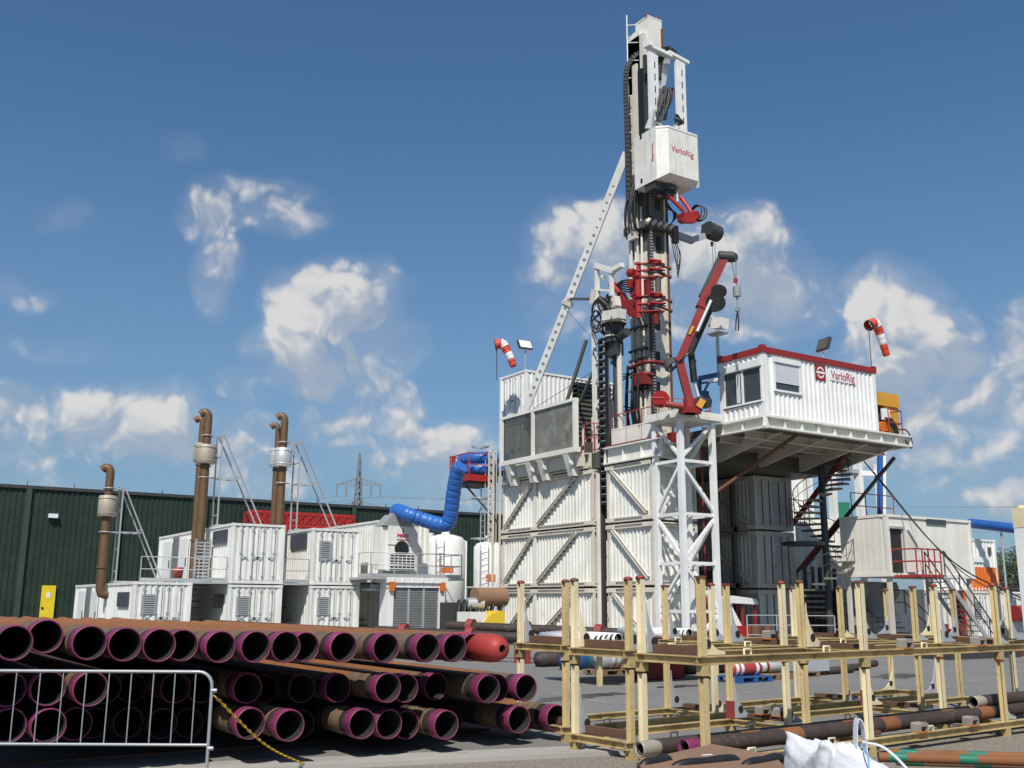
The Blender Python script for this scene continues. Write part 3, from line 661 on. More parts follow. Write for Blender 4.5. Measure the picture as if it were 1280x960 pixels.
# ------------------------------------------------------------------ silos, pumps, tank
def silo(u0, u1, vt, dep, label, rungs=True):
    a, b = pD(u0, 700, dep), pD(u1, 700, dep); c = (a+b)/2; r = (b-a).length/2; c.z = 0; zt_ = pD((u0+u1)/2, vt, dep).z
    t = thing('silo', c, label, 'silo', 'white silos by the warehouse')
    mb().lathe([(0,.4),(r*.3,.4),(r,1.3),(r,zt_-r*.42),(r*.82,zt_-r*.18),(r*.4,zt_-.06),(0,zt_)], c, 28).build('shell', 'silo', t)
    for k in range(4):
        an = k*math.pi/2+.4; e = c+V(math.cos(an), math.sin(an), 0)*r*.92; mb().cyl(e, e+V(0,0,1.6), .07, 8).build('leg', 'silo', t)
    mb().cyl(c+V(0,0,zt_-.05), c+V(0,0,zt_+.25), .22, 12).build('hatch', 'silo', t)
    ex = c+V(math.cos(-YAW-.2), math.sin(-YAW-.2), 0)*(r+.05); mb().tube([c+V(0,0,zt_+.0)]+[ex+V(0,0,zt_-r*.4), ex+V(0,0,.5)], .05, 6).build('vent_pipe', 'silo', t)
    toC = V(-math.sin(YAW), -math.cos(YAW), 0); rr = V(math.cos(YAW), -math.sin(YAW), 0); g = mb(); p = c+toC*(r+.15)-rr*.2
    for s in (-.2, .2): g.cyl(p+rr*s+V(0,0,.5), p+rr*s+V(0,0,zt_-r*.3), .022, 5)
    z = .6
    while z < zt_-r*.3: g.cyl(p+rr*-.2+V(0,0,z), p+rr*.2+V(0,0,z), .014, 5); z += .3
    g.build('ladder', 'galv', t)
    z = zt_-2.0; s_ = mb(); 
    for j in range(8):
        a0 = -YAW-math.pi/2-.15+.62*j/8; a1 = a0+.62/8
        s_.add([c+V(math.cos(q)*(r+.01), math.sin(q)*(r+.01), zz) for q, zz in ((a0,z),(a1,z),(a1,z+.34),(a0,z+.34))], [(0,1,2,3)])
    s_.build('stripe', 'orange', t)
    return t
silo(531, 582, 667, 52.5, 'wide white silo with a domed top and red stripe behind the railing')
silo(524, 550, 672, 56, 'partly hidden white silo between the cooling unit and the wide silo')
silo(592, 630, 676, 51, 'plain white silo standing close to the left wall of the rig')
t = thing('pump_skid', pD(578, 790, 47).to_2d().to_3d(), 'dark pump skid with pipes and hoses beside the louvre screen box', 'pump'); c = t.location.copy()
g = mb(); g.box(c.x-1.0, c.x+1.2, c.y-1, c.y+1, .1, .25); g.box(c.x-.9, c.x-.2, c.y-.7, c.y+.5, .25, 1.9); g.cyl((c.x-.1,c.y-.4,.9), (c.x+1,c.y-.4,.9), .42, 14); g.box(c.x+.2, c.x+.9, c.y-.2, c.y+.8, .25, 1.6); g.build('body', 'dark_steel', t)
g = mb(); g.cyl((c.x-.2,c.y-.75,1.85),(c.x+.5,c.y-1.0,1.85),.26,12); g.build('motor', 'galv', t)
g = mb()
for i in range(7):
    x = c.x-1+.3*i; g.tube(spline([(x,c.y-.6,.3),(x+.1,c.y-1.1,1.0+.1*i),(x+.35,c.y-.8,2.0),(x+.5,c.y-.2,1.5)],5), .05, 6)
g.build('hose', 'hose', t)
t = thing('drum_tank', pD(615, 790, 47).to_2d().to_3d(), 'brown horizontal cylinder tank on a stand behind the yellow casing', 'tank'); c = t.location.copy()
mb().cyl((c.x-1.0,c.y-.1,2.15),(c.x+.6,c.y-.1,2.15),.42,16).build('vessel','plate_rust',t); mb().box(c.x-.9,c.x-.75,c.y-.3,c.y+.1,0,1.8).box(c.x+.35,c.x+.5,c.y-.3,c.y+.1,0,1.8).build('stand','galv',t)
railing('galvanised rail with red fittings beside the brown tank', [pD(583, 762, 47.5), pD(622, 762, 47.5)], 1.0, toe=False)
t = thing('yellow_casing', pD(602, 790, 45.5).to_2d().to_3d(), 'yellow rounded machine cover on a pale base at the rig foot', 'machine cover'); c = t.location.copy()
prof = [(-.9,0.1),(.9,.1),(.9,1.55)]+[( .9-1.5*math.sin(k*.17), .35+1.2*math.cos(k*.17)) for k in range(1,9)]+[(-.75,.3)]
mb().prism([(c.x+a_*.9, c.y-.6, z) for a_, z in prof], (0,1.2,0)).build('cover','yellow',t); mb().box(c.x-.9,c.x-.1,c.y-.55,c.y+.6,.1,1.5).build('base','cream',t)
# blue ribbed duct from the cooling unit up to the rig
def ribbed(pts, r, n=14, pitch=.3):
    P = spline(pts, 24); out, rs = [], []; L = 0
    for i, p in enumerate(P):
        if i: L += (p-P[i-1]).length
        out.append(p); rs.append(r*(1-.09*(abs((L/pitch) % 1-.0) < .22)))
    return mb().tube(out, rs, n)
t = thing('air_duct', (cx, cy, 6), 'blue ribbed air duct bending from the cooling unit up to the rig', 'air duct')
ribbed([V(cx,43.1,zt_+.5), V(cx,43.1,zt_+.75), pD(510,643,47), pD(530,650,47), pD(556,656,46.6), pD(563,645,46.4), pD(567,615,46), pD(572,590,45.6), pD(577,583,45.4)], .34).build('duct', 'blue_duct', t)
mb().cyl((cx,43.1,zt_+.4),(cx,43.1,zt_+.62),.4,16).build('collar','grey_paint',t)
# ================================================================== the rig
XW = 27.0; LV = [(.12, 2.52), (2.60, 5.12), (5.20, 7.62)]
LN = ['bottom', 'middle', 'top']
def clad_box(label, x0, x1, y0, y1, z0, z1, braces=(), splits=(), doors=False, face='-x', wm='rig_white', group='stacked container blocks under the drill floor'):
    t = thing('substructure_container', ((x0+x1)/2, (y0+y1)/2, z0), label, 'container', group)
    g = mb(); i = .06
    g.corr((x0+i, y1-.12), (x0+i, y0+.12), z0+.2, z1-.2, (-1,0,0), .05, .24)
    if not doors: g.corr((x0+.12, y0+i), (x1-.12, y0+i), z0+.2, z1-.2, (0,-1,0), .05, .24)
    g.corr((x1-i, y0+.12), (x1-i, y1-.12), z0+.2, z1-.2, (1,0,0), .05, .24); g.corr((x1-.12, y1-i), (x0+.12, y1-i), z0+.2, z1-.2, (0,1,0), .05, .24)
    g.box(x0+.1, x1-.1, y0+.1, y1-.1, z1-.1, z1-.05)
    g.build('wall', wm, t)
    g = mb(); q = .13
    for x in (x0, x1-q):
        for y in (y0, y1-q): g.box(x, x+q, y, y+q, z0, z1)
    g.build('corner_post', 'beam_white', t)
    g = mb()
    for z in (z0, z1-.20):
        for x in (x0-.02, x1-.10):
            g.box(x, x+.12, y0+q, y1-q, z+.003, z+.05); g.box(x, x+.12, y0+q, y1-q, z+.147, z+.197); g.box(x+.05, x+.09, y0+q, y1-q, z+.053, z+.144)
        for y in (y0-.02, y1-.10): g.box(x0+q, x1-q, y, y+.12, z+.003, z+.05); g.box(x0+q, x1-q, y, y+.12, z+.147, z+.197); g.box(x0+q, x1-q, y+.05, y+.09, z+.053, z+.144)
    g.build('rail', 'beam_white', t)
    g = mb()                                             # bolt clusters at the joints
    for s in [y0+.25, y1-.25]+list(splits):
        for z in (z0+.015, z1-.19): g.box(x0-.034, x0-.0215, s-.285, s+.285, z+.02, z+.15)
        for k in range(4):
            y = s-.24+.16*k
            for z in (z0+.015, z1-.19): g.box(x0-.075, x0-.022, y-.035, y+.035, z, z+.17)
    if doors:
        for s in (x0+.3, x1-.3):
            for z in (z0+.015, z1-.19): g.box(s-.21, s+.21, y0-.034, y0-.0215, z+.02, z+.15)
            for k in range(3):
                x = s-.16+.16*k
                for z in (z0+.015, z1-.19): g.box(x-.035, x+.035, y0-.075, y0-.022, z, z+.17)
    g.build('bolt_block', 'beam_white', t)
    for (ya, za, yb, zb) in braces:
        a, b = V(x0-.035, ya, za), V(x0-.035, yb, zb)
        br = mb().hbeam(a, b, .12, .15, .03, up=V(1,0,0).cross((b-a).normalized())).build('brace', 'beam_white', t)
        g = mb(); n = int((b-a).length/.3)
        for k in range(1, n):
            p = a.lerp(b, k/n); g.box(p.x-.0, p.x+.075, p.y-.05, p.y+.05, p.z-.11, p.z-.06)
        g.build('bracket', 'dark_steel', br)
    for s in splits:
        g = mb().box(x0-.015, x0+.05, s-.1, s+.1, z0+.2, z1-.2); g.build('joint_post', 'rig_white', t)
    if doors:
        m_ = (x0+x1)/2
        for lo, hi in ((x0+.14, m_-.01), (m_+.01, x1-.14)):
            d = mb(); d.corr((lo, y0+.02), (hi, y0+.02), z0+.2, z1-.2, (0,-1,0), .03, (hi-lo)/3)
            dd = d.build('door', wm, t)
            for f in (.3, .72): mb().cyl((lo+(hi-lo)*f, y0-.01, z0+.2), (lo+(hi-lo)*f, y0-.01, z1-.2), .02, 6).build('lock_bar', 'dark_steel', dd)
    return t
Y0, Y1, YS = 35.15, 42.35, 39.55
for k, (za, zb) in enumerate(LV):
    clad_box('%s braced white corrugated block of the long left rig wall%s' % (LN[k], ', right below the dark screens' if k == 2 else ''), XW, 29.44, Y0, Y1, za, zb,
             [(YS+2.6, za+.25, YS+.2, zb-.2), (YS-.25, za+.25, Y0+1.15, zb-.2)], [YS])
    clad_box('%s white corrugated block between the pipe slot and the lattice tower' % LN[k], XW, 29.44, 31.24, 34.12, za, zb, [(33.75, zb-.2, 31.5, za+.3)])
    clad_box('%s white block of the shaded right hand stack with container doors' % LN[k], 34.3, 36.75, 32.6, 42, za, zb, [(36.2, zb-.2, 33.1, za+.3), (40.8, zb-.2, 37.2, za+.3)], doors=True, wm='stack_shade_grime')
# machinery in the shaded cellar under the floor
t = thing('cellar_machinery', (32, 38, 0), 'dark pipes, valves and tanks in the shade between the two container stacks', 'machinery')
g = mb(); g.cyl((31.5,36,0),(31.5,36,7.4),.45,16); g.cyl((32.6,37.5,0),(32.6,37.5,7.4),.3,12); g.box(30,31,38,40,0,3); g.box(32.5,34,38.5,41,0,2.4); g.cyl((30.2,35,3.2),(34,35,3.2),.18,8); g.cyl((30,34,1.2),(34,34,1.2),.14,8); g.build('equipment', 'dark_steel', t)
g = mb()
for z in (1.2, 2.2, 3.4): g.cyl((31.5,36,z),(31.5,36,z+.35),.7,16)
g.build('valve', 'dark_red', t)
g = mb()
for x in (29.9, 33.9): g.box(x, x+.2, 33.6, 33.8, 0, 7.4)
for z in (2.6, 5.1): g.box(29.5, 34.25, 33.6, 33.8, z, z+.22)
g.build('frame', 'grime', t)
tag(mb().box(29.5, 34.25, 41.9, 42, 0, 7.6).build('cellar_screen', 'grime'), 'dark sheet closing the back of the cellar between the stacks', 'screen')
# drill floor
t = thing('drill_floor', (32, 37, 7.7), 'white edged drill floor deck lying on the container blocks', 'platform')
g = mb(); g.box(27.25, 37.6, 31.25, 42.3, 7.68, 8.36); g.build('deck', 'grime', t)
def edge(a, b, z0, z1, nrm, mt='rig_white', ribs=1.1, nm='edge_beam'):
    a = V(a[0], a[1], 0); b = V(b[0], b[1], 0); n = V(*nrm); g = mb(); L = (b-a).length
    for z in (z0, z1-.06): g.bar(a+V(0,0,z+.03)+n*.09, b+V(0,0,z+.03)+n*.09, .24, .06)
    g.bar(a+V(0,0,(z0+z1)/2), b+V(0,0,(z0+z1)/2), .04, z1-z0-.125)
    k = max(1, round(L/ribs))
    for i in range(k+1):
        p = a.lerp(b, i/k); g.prism([p+V(0,0,z0+.063)+n*.02, p+V(0,0,z0+.063)+n*.2, p+V(0,0,z1-.063)+n*.11, p+V(0,0,z1-.063)+n*.02], (b-a).normalized()*.03)
    return g.build(nm, mt, t)
edge((27.1, 34.2), (27.1, 30.6), 7.68, 8.42, (-1,0,0)); edge((27.1, 42.3), (27.1, 35.3), 7.68, 8.36, (-1,0,0), 'beam_white', 2.4)
edge((27.2, 31.2), (29.6, 31.2), 7.68, 8.36, (0,-1,0))
mb().box(26.98, 27.2, 30.6, 34.2, 8.424, 8.5).build('edge_strip', 'dark_red', t)
mb().box(27.28, 27.36, 32.3, 34.1, 8.5, 9.25).box(27.28, 27.36, 30.9, 32.2, 8.5, 9.25).build('kick_panel', 'cream', t)
# cabin platform
PZ0, PZ1 = 8.56, 9.04
t = thing('cabin_platform', (33.5, 29, PZ0), 'white edged platform under the cabin, jutting out over the yard', 'platform')
mb().box(29.55, 38.1, 27.35, 33.2, PZ0+.1, PZ1-.03).build('deck', 'grime', t)
edge((29.45, 30.6), (29.45, 27.25), PZ0, PZ1, (-1,0,0)); edge((29.4, 27.25), (38.2, 27.25), PZ0, PZ1, (0,-1,0), ribs=1.0); edge((38.2, 27.25), (38.2, 33.2), PZ0, PZ1, (1,0,0))
g = mb()
for y in (28.4, 29.8, 31.4, 33.0): g.hbeam((29.5,y,PZ0-.05),(38.1,y,PZ0-.05),.2,.34,.03)
g.build('floor_beam', 'beam_white', t)
g = mb()
for x in (30.6, 33.2, 35.8, 37.6): g.prism([(x,27.5,PZ0-.02),(x,33.2,PZ0-.02),(x,33.2,PZ0-.85),(x,31.0,PZ0-.8)],(.09,0,0))
g.build('cantilever', 'beam_white', t)
for a, b, mt_ in (((957,545),(903,625),'rust'), ((1053,570),(985,665),'dark_red'), ((1125,562),(1003,715),'dark_steel'), ((1126,562),(975,735),'dark_steel')): pass
def brace(a, b, r, mt_): mb().cyl(a, b, r, 10).build('strut', mt_, t)
brace(V(31.6,27.6,PZ0), V(29.3,30.9,5.9), .075, 'rust')
brace(V(36.6,29.2,PZ0-.1), pX(987,660,36.9), .13, 'dark_red'); brace(pX(1118,572,37.9), pX(1003,712,37.2), .085, 'dark_steel'); brace(pX(1050,648,37.4), pX(980,735,36.9), .08, 'dark_red')
brace(V(29.2,30.6,.1), V(29.2,30.6,8.5), .05, 'dark_red')
# white lattice tower
tx0, tx1, ty0, ty1 = 27.05, 28.75, 29.5, 30.98
t = thing('lattice_tower', (tx0, ty0, 0), 'white lattice tower with star bracing carrying the red crane', 'tower')
zl = [0, 1.6, 3.42, 5.3, 7.38, 9.05]; C4 = [(tx0,ty0),(tx1,ty0),(tx1,ty1),(tx0,ty1)]
for (x, y) in C4: mb().box(x-.105, x+.105, y-.105, y+.105, 0, 9.05).build('post', 'clean_white', t)
for i, z in enumerate(zl[1:]):
    for j in range(4):
        a, b = C4[j], C4[(j+1) % 4]; mb().bar((*a, z), (*b, z), .10, .12).build('crossbar', 'clean_white', t)
for i in range(5):
    for j in range(4):
        # the near post (index 0) is the node that the star bracing meets
        hub_low = (i % 2 == 0)
        k0_, k1_ = (j, (j+1) % 4); h_, o_ = (k0_, k1_) if k0_ in (0, 2) else (k1_, k0_)
        zlo, zhi = zl[i], zl[i+1]
        if i in (4, 2, 0): a, b = (*C4[h_], zlo+.1), (*C4[o_], zhi-.1)
        else: a, b = (*C4[h_], zhi-.1), (*C4[o_], zlo+.1)
        mb().bar(a, b, .115).build('diagonal', 'clean_white', t)
g = mb(); g.box(tx0-.3, tx1+.35, ty0-.3, ty1+.3, 9.06, 9.12)
for y in (ty0-.3, ty1+.2): g.box(tx0-.3, tx1+.35, y, y+.1, 9.125, 9.36)
for x in (tx0-.3, tx1+.25): g.box(x, x+.1, ty0-.195, ty1+.195, 9.125, 9.36)
for y in (ty0+.2, ty0+.9): g.box(tx0-.32, tx0-.303, y, y+.06, 9.1, 9.36)
g.build('top_frame', 'rig_white', t)
# loader crane
def cp(u, v, d=39.0): return pD(u, v, d)
t = thing('loader_crane', cp(855, 500), 'red folding loader crane with black hydraulic cylinders on top of the lattice tower', 'crane')
cb = V(28.1, 30.1, 9.37); kn_ = cp(848, 447); top = cp(906, 322)
base = cp(862, 497)
mb().cyl((base.x,base.y,9.13), (base.x,base.y,9.7), .26, 14).box(base.x-.4, base.x+.36, base.y-.25, base.y+.22, 9.13, 9.35).build('base', 'red', t)
g = mb(); e0 = V(base.x, base.y, 9.6)
g.bar(e0, kn_, .3, .30, up=RT); g.build('lower_boom', 'crane_red', t)
mid = kn_.lerp(top, .56)
mb().bar(kn_-V(0,0,.2), mid, .36, .29, up=RT).build('main_boom', 'crane_red', t)
mb().bar(mid-(top-kn_).normalized()*.35, mid+(top-kn_).normalized()*.5, .46, .46, up=RT).build('boom_joint', 'crane_red', t)
o_ = RT*-.16
mb().bar(mid, top, .3, .3, up=RT).build('jib', 'crane_red', t)
mb().bar(kn_.lerp(mid,.08)+RT*.27, mid+RT*.27, .28, .24, up=RT).build('boom_underside', 'black', t)
mb().bar(mid.lerp(top,.1)+RT*-.24, top+RT*-.22, .26, .17, up=RT).build('jib_cover', 'dark_steel', t)
mb().cyl(kn_.lerp(mid,.05)+RT*.40, mid+RT*.36, .13, 12).build('boom_cylinder', 'black', t)
mb().cyl(kn_.lerp(mid,.45)+RT*.22-FW*.3, mid+RT*.2-FW*.3, .07, 8).build('piston_rod', 'bright_steel', t)
mb().cyl(e0+RT*.35+V(0,0,.2), e0.lerp(kn_,.55)+RT*.38, .07, 10).build('piston_rod', 'bright_steel', t)
mb().cyl(e0.lerp(kn_,.45)+RT*.38, kn_+RT*.5+V(0,0,.3), .14, 12).build('lift_cylinder', 'black', t)
g = mb()
for c_, r_ in ((cp(899,365),.26),(cp(895,379),.34)): g.cyl(c_-FW*.25, c_+FW*.25, r_, 16); g.cyl(c_-FW*.28-RT*.1, c_-FW*.12-RT*.1, r_*1.1, 16)
g.build('winch_drum', 'black', t)
g = mb(); g.cyl(top-RT*.25+UP*.05, top+RT*.35+UP*.02, .22, 10); g.cyl(cp(916,322)-FW*.1, cp(916,322)+FW*.1, .2, 16); g.build('boom_head', 'dark_steel', t)
g = mb()
for k in range(6):
    c_ = kn_.lerp(e0, .1*k/5)+V(0,0,.1*k/5); 
    g.tube(spline([c_-RT*.1, c_-RT*.55+V(0,0,-.1-.05*k), c_-RT*.3+V(0,0,-.45), c_+RT*.3-FW*.3+V(0,0,.1+.03*k), c_+RT*.65+V(0,0,-.1)], 5), .035, 6)
for k in range(5): g.tube(spline([e0+RT*(.25+.06*k), e0+RT*(.4+.05*k)+V(0,0,.22-.05*k), e0+RT*(.62+.05*k)+V(0,0,.1), e0+RT*(.55+.06*k)-V(0,0,.2)], 5), .05, 6)
g.build('hose', 'hose', t)
mb().cyl(cp(819,499)-V(.3,.1,0), cp(834,499)-V(.3,.1,0), .05, 6).cyl(pD(826,499,39)-FW*.06, pD(826,499,39)+FW*.06, .34, 20).build('hose_reel', 'bright_red', t)
mb().cyl(pD(832,505,38.8), pD(854,508,38.8), .13, 12).build('outrigger', 'pad_red', t)
mb().bar(cp(872,503), cp(879,507), .3, .35).build('control_box', 'amber', t)
dd_ = (mid-kn_).normalized(); ff = -(FW-dd_*FW.dot(dd_)).normalized(); ss = dd_.cross(ff)
g = mb()
for k in range(4): g.bar(kn_.lerp(mid,.40+.035*k)+ff*.245-ss*.08, kn_.lerp(mid,.40+.035*k)+ff*.245+ss*.02, .012, .07, up=dd_)
g.build('yellow_marking', 'yellow', t)
g = mb()
for a, b in (((914,326),(919,349)),((920,326),(920,349))): g.cyl(cp(*a), cp(*b), .014, 5)
g.cyl(cp(920,350), cp(921,362), .014, 5); g.build('wire_rope', 'dark_steel', t)
hk = mb(); c_ = cp(921, 364); hk.cyl(c_-V(0,0,.22), c_+V(0,0,.18), .15, 8); hk.cyl(c_-V(0,0,.22), c_-V(0,0,.6), .03, 6); hk.ring(c_-V(0,0,.75), FW, .09, .03, 12, 6); hk.build('hook_block', 'grey_paint', t)
mb().cyl(cp(919.5,348), cp(919.5,353), .08, 8).build('limit_weight', 'red', t)
c2_ = cp(921.5, 413); a_ = c_-V(0,0,.8)
o = tag(mb().tube([a_, a_+(c2_-a_)*.5-RT*.05, c2_-RT*.07, c2_+RT*.05, a_+(c2_-a_)*.5+RT*.05, a_], .03, 6).build('lifting_sling', 'black'), 'black lifting sling hanging from the hook of the red crane', 'sling')
# ------------------------------------------------------------------ wind wall with dark screens
XP = 26.45
lb, lt, rt_, rb_ = pX(628,584,XP), pX(630,523,XP), pX(719,498,XP), pX(719,563,XP)
ya, yb, z0, z1 = lb.y, rt_.y, (lb.z+rb_.z)/2, (lt.z+rt_.z)/2; ym = pX(667, 540, XP).y
t = thing('wind_wall', (XP, yb, z0), 'pale framed wind wall of two dark screens on brackets above the left wall', 'wind wall')
g = mb()
for y in (ya, ym, yb): g.box(XP-.08, XP+.1, y-.1, y+.1, z0+.2, z1-.1)
g.box(XP-.09, XP+.12, yb-.1, ya+.1, z1-.1, z1+.03); g.box(XP-.13, XP+.2, yb-.12, ya+.12, z0-.02, z0+.2); g.build('frame', 'cream', t)
mb().box(XP, XP+.03, ym+.1, ya-.1, z0+.2, z1-.1).build('screen', 'mesh_dark', t); mb().box(XP, XP+.03, yb+.1, ym-.1, z0+.2, z1-.1).build('screen', 'mesh_pale', t)
mb().box(XP+.22, XP+.52, yb, ya, z0-.62, z0-.05).build('rear_beam', 'beam_white', t)
for u in (636, 661, 676, 709):
    y = pX(u, 590, XP).y; g = mb()
    for dy in (-.19, .16): g.prism([(XP-.12,y+dy,z0-.025),(XP+.55,y+dy,z0-.025),(XP+.55,y+dy,z0-1.0),(XP+.2,y+dy,z0-1.0)], (0,.03,0))
    g.prism([(XP-.12,y-.158,z0-.03),(XP+.2,y-.158,z0-1.0),(XP+.23,y-.158,z0-1.0),(XP-.09,y-.158,z0-.03)], (0,.316,0)); g.cyl((XP+.05,y-.3,z0-.45),(XP+.05,y-.2,z0-.45),.1,10); g.build('bracket', 'rig_white', t)
# two white containers on deck behind
cu_ = container('white container at deck level behind the wind wall screens', 28.0, 34.05, 41.85, 44.3, 8.4, 10.93, mt='clean_white', door='-x')
cu2 = container('topmost white container behind the back stay, carrying a windsock and a floodlight', 28.0, 34.05, 41.85, 44.3, 10.97, 13.5, mt='clean_white', door='-x')
g = mb(); x0_ = pY(716, 480, 41.7).x
t = thing('louvre_unit', (x0_, 41, 10), 'dark ribbed radiator unit beside the topmost white container', 'radiator')
for i in range(12): g.box(x0_, x0_+2.2, 41.2, 41.75, 10.2+i*.24, 10.34+i*.24)
g.build('fin', 'grime', t); mb().box(x0_, x0_+2.2, 41.3, 41.7, 10.1, 13.1).build('core', 'black', t)
def floodlight(label, p, h, tilt=V(0,0,0), mt='lamp_glass', mast='galv', sz=.42, heads=1, facing=None, group='floodlights on posts'):
    p = Vector(p); t = thing('floodlight', p, label, 'floodlight', group); mb().cyl(p, p+V(0,0,h), .045, 8).build('pole', mast, t)
    f = Vector(facing or (-.4,-.7,.25)).normalized(); r_ = f.cross(V(0,0,1)).normalized(); u_ = r_.cross(f)
    for k in range(heads):
        c = p+V(0,0,h+.15)+r_*(k-(heads-1)/2)*sz*1.9
        mb().bar(c-f*.14, c, sz*1.5, sz*1.15, up=u_).build('housing', 'dark_steel', t); mb().bar(c+f*.003, c+f*.018, sz*1.32, sz*.98, up=u_).build('lens', mt, t)
        mb().bar(c-f*.07-u_*sz*.7-r_*sz*.8, c-f*.07-u_*sz*.7+r_*sz*.8, .03).build('bracket', 'galv', t)
    return t
def windsock(label, base, tip, pts, r0, r1, n=5):
    base, tip = Vector(base), Vector(tip); t = thing('windsock', base, label, 'windsock', 'windsocks'); mb().cyl(base, tip, .02, 6).build('pole', 'dark_steel', t)
    P = spline(pts, 10); K = len(P); 
    mb().ring(P[0], P[1]-P[0], r0, .02, 16, 5).build('hoop', 'dark_steel', t)
    for i in range(n):
        a, b = i*(K-1)//n, (i+1)*(K-1)//n; mb().tube(P[a:b+1], [(r0+(r1-r0)*j/(K-1))*(1+.06*math.sin(j*1.7)) for j in range(a, b+1)], 12, cap=False).build('sleeve', 'orange_red' if i % 2 == 0 else 'clean_white', t)
    return t
mat('orange_red', (.62, .06, .025), .6)
dk = 49.5
windsock('red and white windsock hanging limp on the pole at far left of the rig', pD(621,475,dk), pD(620.5,432,dk), [pD(619,431,dk), pD(628,430,dk), pD(633,437,dk), pD(638,447,dk), pD(642,458,dk)], .27, .17)
mb()
q = pD(655, 462, 49.0); floodlight('white floodlight on a post at the near corner of the topmost container', (28.08, 42.0, 13.5), pX(655,432,28.08).z-13.5-.1, facing=(-.1,-.9,.55), sz=.5)
# ------------------------------------------------------------------ mast
mx0, mx1, my0, my1 = 29.5, 30.62, 33.95, 35.15
ZT = pX(808, 13, mx0).z
t = thing('drilling_mast', (mx0, my0, 8.4), 'tall grimy white drilling mast rising from the drill floor', 'mast')
mst = t
zg0, zg1 = pX(812, 312, mx0).z, pX(812, 235, mx0).z
mb().box(mx0, mx1, my0, my1, 8.37, zg0).box(mx0+.02, mx1-.02, my0+.02, my1-.02, zg1, ZT-1.0).build('column', 'mast_white', t)
mb().box(mx0-.002, mx1+.002, my0-.002, my1+.002, zg0+.002, zg1-.002).build('column', 'mast_dark', t)
zt2 = pX(808, 58, mx0).z
mb().box(mx0+.3, mx1+.05, my0-.06, my1-.3, zt2-2, ZT-.1).box(mx0+.02, mx0+.27, my0+.3, my1-.02, zt2-2, ZT-.7).build('crown_box', 'cream', t)
mb().box(mx0+.28, mx1+.06, my0-.07, my1-.28, ZT-.097, ZT-.02).build('crown_plate', 'cream', t)
for dx in (.32,.95): mb().cyl((mx0+dx,my0+.05,ZT-.02),(mx0+dx,my0+.05,ZT+.12),.09,8).build('crown_lamp','red',t)
mb().cyl((mx0+.75,my1-.7,ZT-.1),(mx0+.75,my1-.7,pX(811,3,mx0).z),.09,8).build('beacon_post','clean_white',t)
mb().box(mx1-.03, mx1+.1, my0-.09, my0+.03, zt2-2, ZT-.5).build('rust_strip', 'rust', t)
# rack, rails, pipes
g = mb(); xr = mx0+.05; g.box(xr-.11, xr+.11, my0-.16, my0-.005, 8.4, zt2-.4); z = 8.4; g.build('rack_rail', 'dark_steel', t)
g = mb()
while z < zg1: g.box(xr-.07, xr+.07, my0-.19, my0-.162, z, z+.07); z += .14
g.build('rack_tooth', 'grey_paint', t)
mb().box(mx1+.004, mx1+.07, my0-.10, my0+.03, 8.4, zg1).build('side_rail', 'rust', t)
mb().box(mx1-.16, mx1-.06, my0-.07, my0-.004, 8.4, zg1).build('guide_rail', 'mast_white', t)
g = mb()
for (u, v0, v1) in ((822,478,506),(822,440,455),(823,296,316),(822,400,412),(823,348,362),(822,250,262)):
    a, b = pY(u-3, v1, my0), pY(u+3, v0, my0); g.box(a.x, b.x, my0-.012, my0-.003, a.z, b.z)
g.build('opening', 'black', t)
for i, y in enumerate((34.25, 34.47, 34.69, 34.91, 35.1)):
    mb().cyl((mx0-.12-.07*(i % 2), y, 8.6+.2*i), (mx0-.12-.07*(i % 2), y, zg0+2.2+.9*math.sin(i*2.1)), .055, 8).build('pipe', 'rig_white' if i % 2 == 0 else 'mast_white', t)
g = mb()
for v in (295, 412, 440, 452, 490):
    z = pX(800, v, mx0).z; g.box(mx0-.26, mx0-.004, 34.1, 35.2, z, z+.1)
g.build('pipe_clamp', 'dark_steel', t)
zc = pX(812, 283, mx0).z
g = mb(); g.box(mx0-.3, mx1+.25, my0-.28, my1+.2, zc-.08, zc+.3); g.build('collar', 'grime', t)
g = mb()
for i in range(5): g.cyl((mx0-.35+.35*i, my0-.33, zc+.05), (mx0-.15+.35*i, my0-.33, zc+.25), .1, 8)
g.box(mx0-.45, mx0-.3, my1-.9, my1-.3, zc-.5, zc+.3); g.build('collar_fitting', 'mast_white', t)
g = mb(); rnd = random.Random(3)
for i in range(12):
    y = my0+.1+rnd.random()*1.0; z_ = zg1+.2; x = mx0-.1-rnd.random()*.35
    g.tube(spline([(mx0-.1,y,z_+.8), (x-.15,y+.1,z_-1.0), (x-.1,y+rnd.random()*.2,z_-2.2), (mx0-.15,y,zc+.3)], 5), .035, 6)
for i in range(5): g.tube(spline([(mx1+.05,my0,zc+1.6-.1*i), (mx1+.4+.06*i,my0-.1,zc+1.0), (mx1+.3,my0-.1,zc+.5), (mx1+.05,my0,zc+.3)], 5), .025, 5)
for i in range(4): g.tube(spline([(mx1+.15+.05*i,my0-.1,zc-.1), (mx1+.3+.12*i,my0-.15,zc-.9), (mx1+.5,my0-.15,zc-1.6-.2*i), (mx1+.75,my0-.15,zc-1.1), (mx1+.5,my0-.15,zc-.5)], 5), .02, 5)
for i in range(9):
    y = 34.0+rnd.random()*1.1; x = mx0-.2-rnd.random()*.3
    g.tube(spline([(x,y,11.5+rnd.random()), (x-.1,y,10.6), (x+.1,y+.1,9.6), (x-.1,y-.1,8.6)], 5), .06, 6)
for i in range(3): g.tube(spline([(mx0-.2,35.0,12.2), (mx0-.7,35.6,12.0-.2*i), (mx0-.85,35.6,10.9), (mx0-.5,35.2,10.2+.2*i), (mx0-.2,35.1,10.6)], 6), .03, 6)
g.build('hose', 'hose', t)
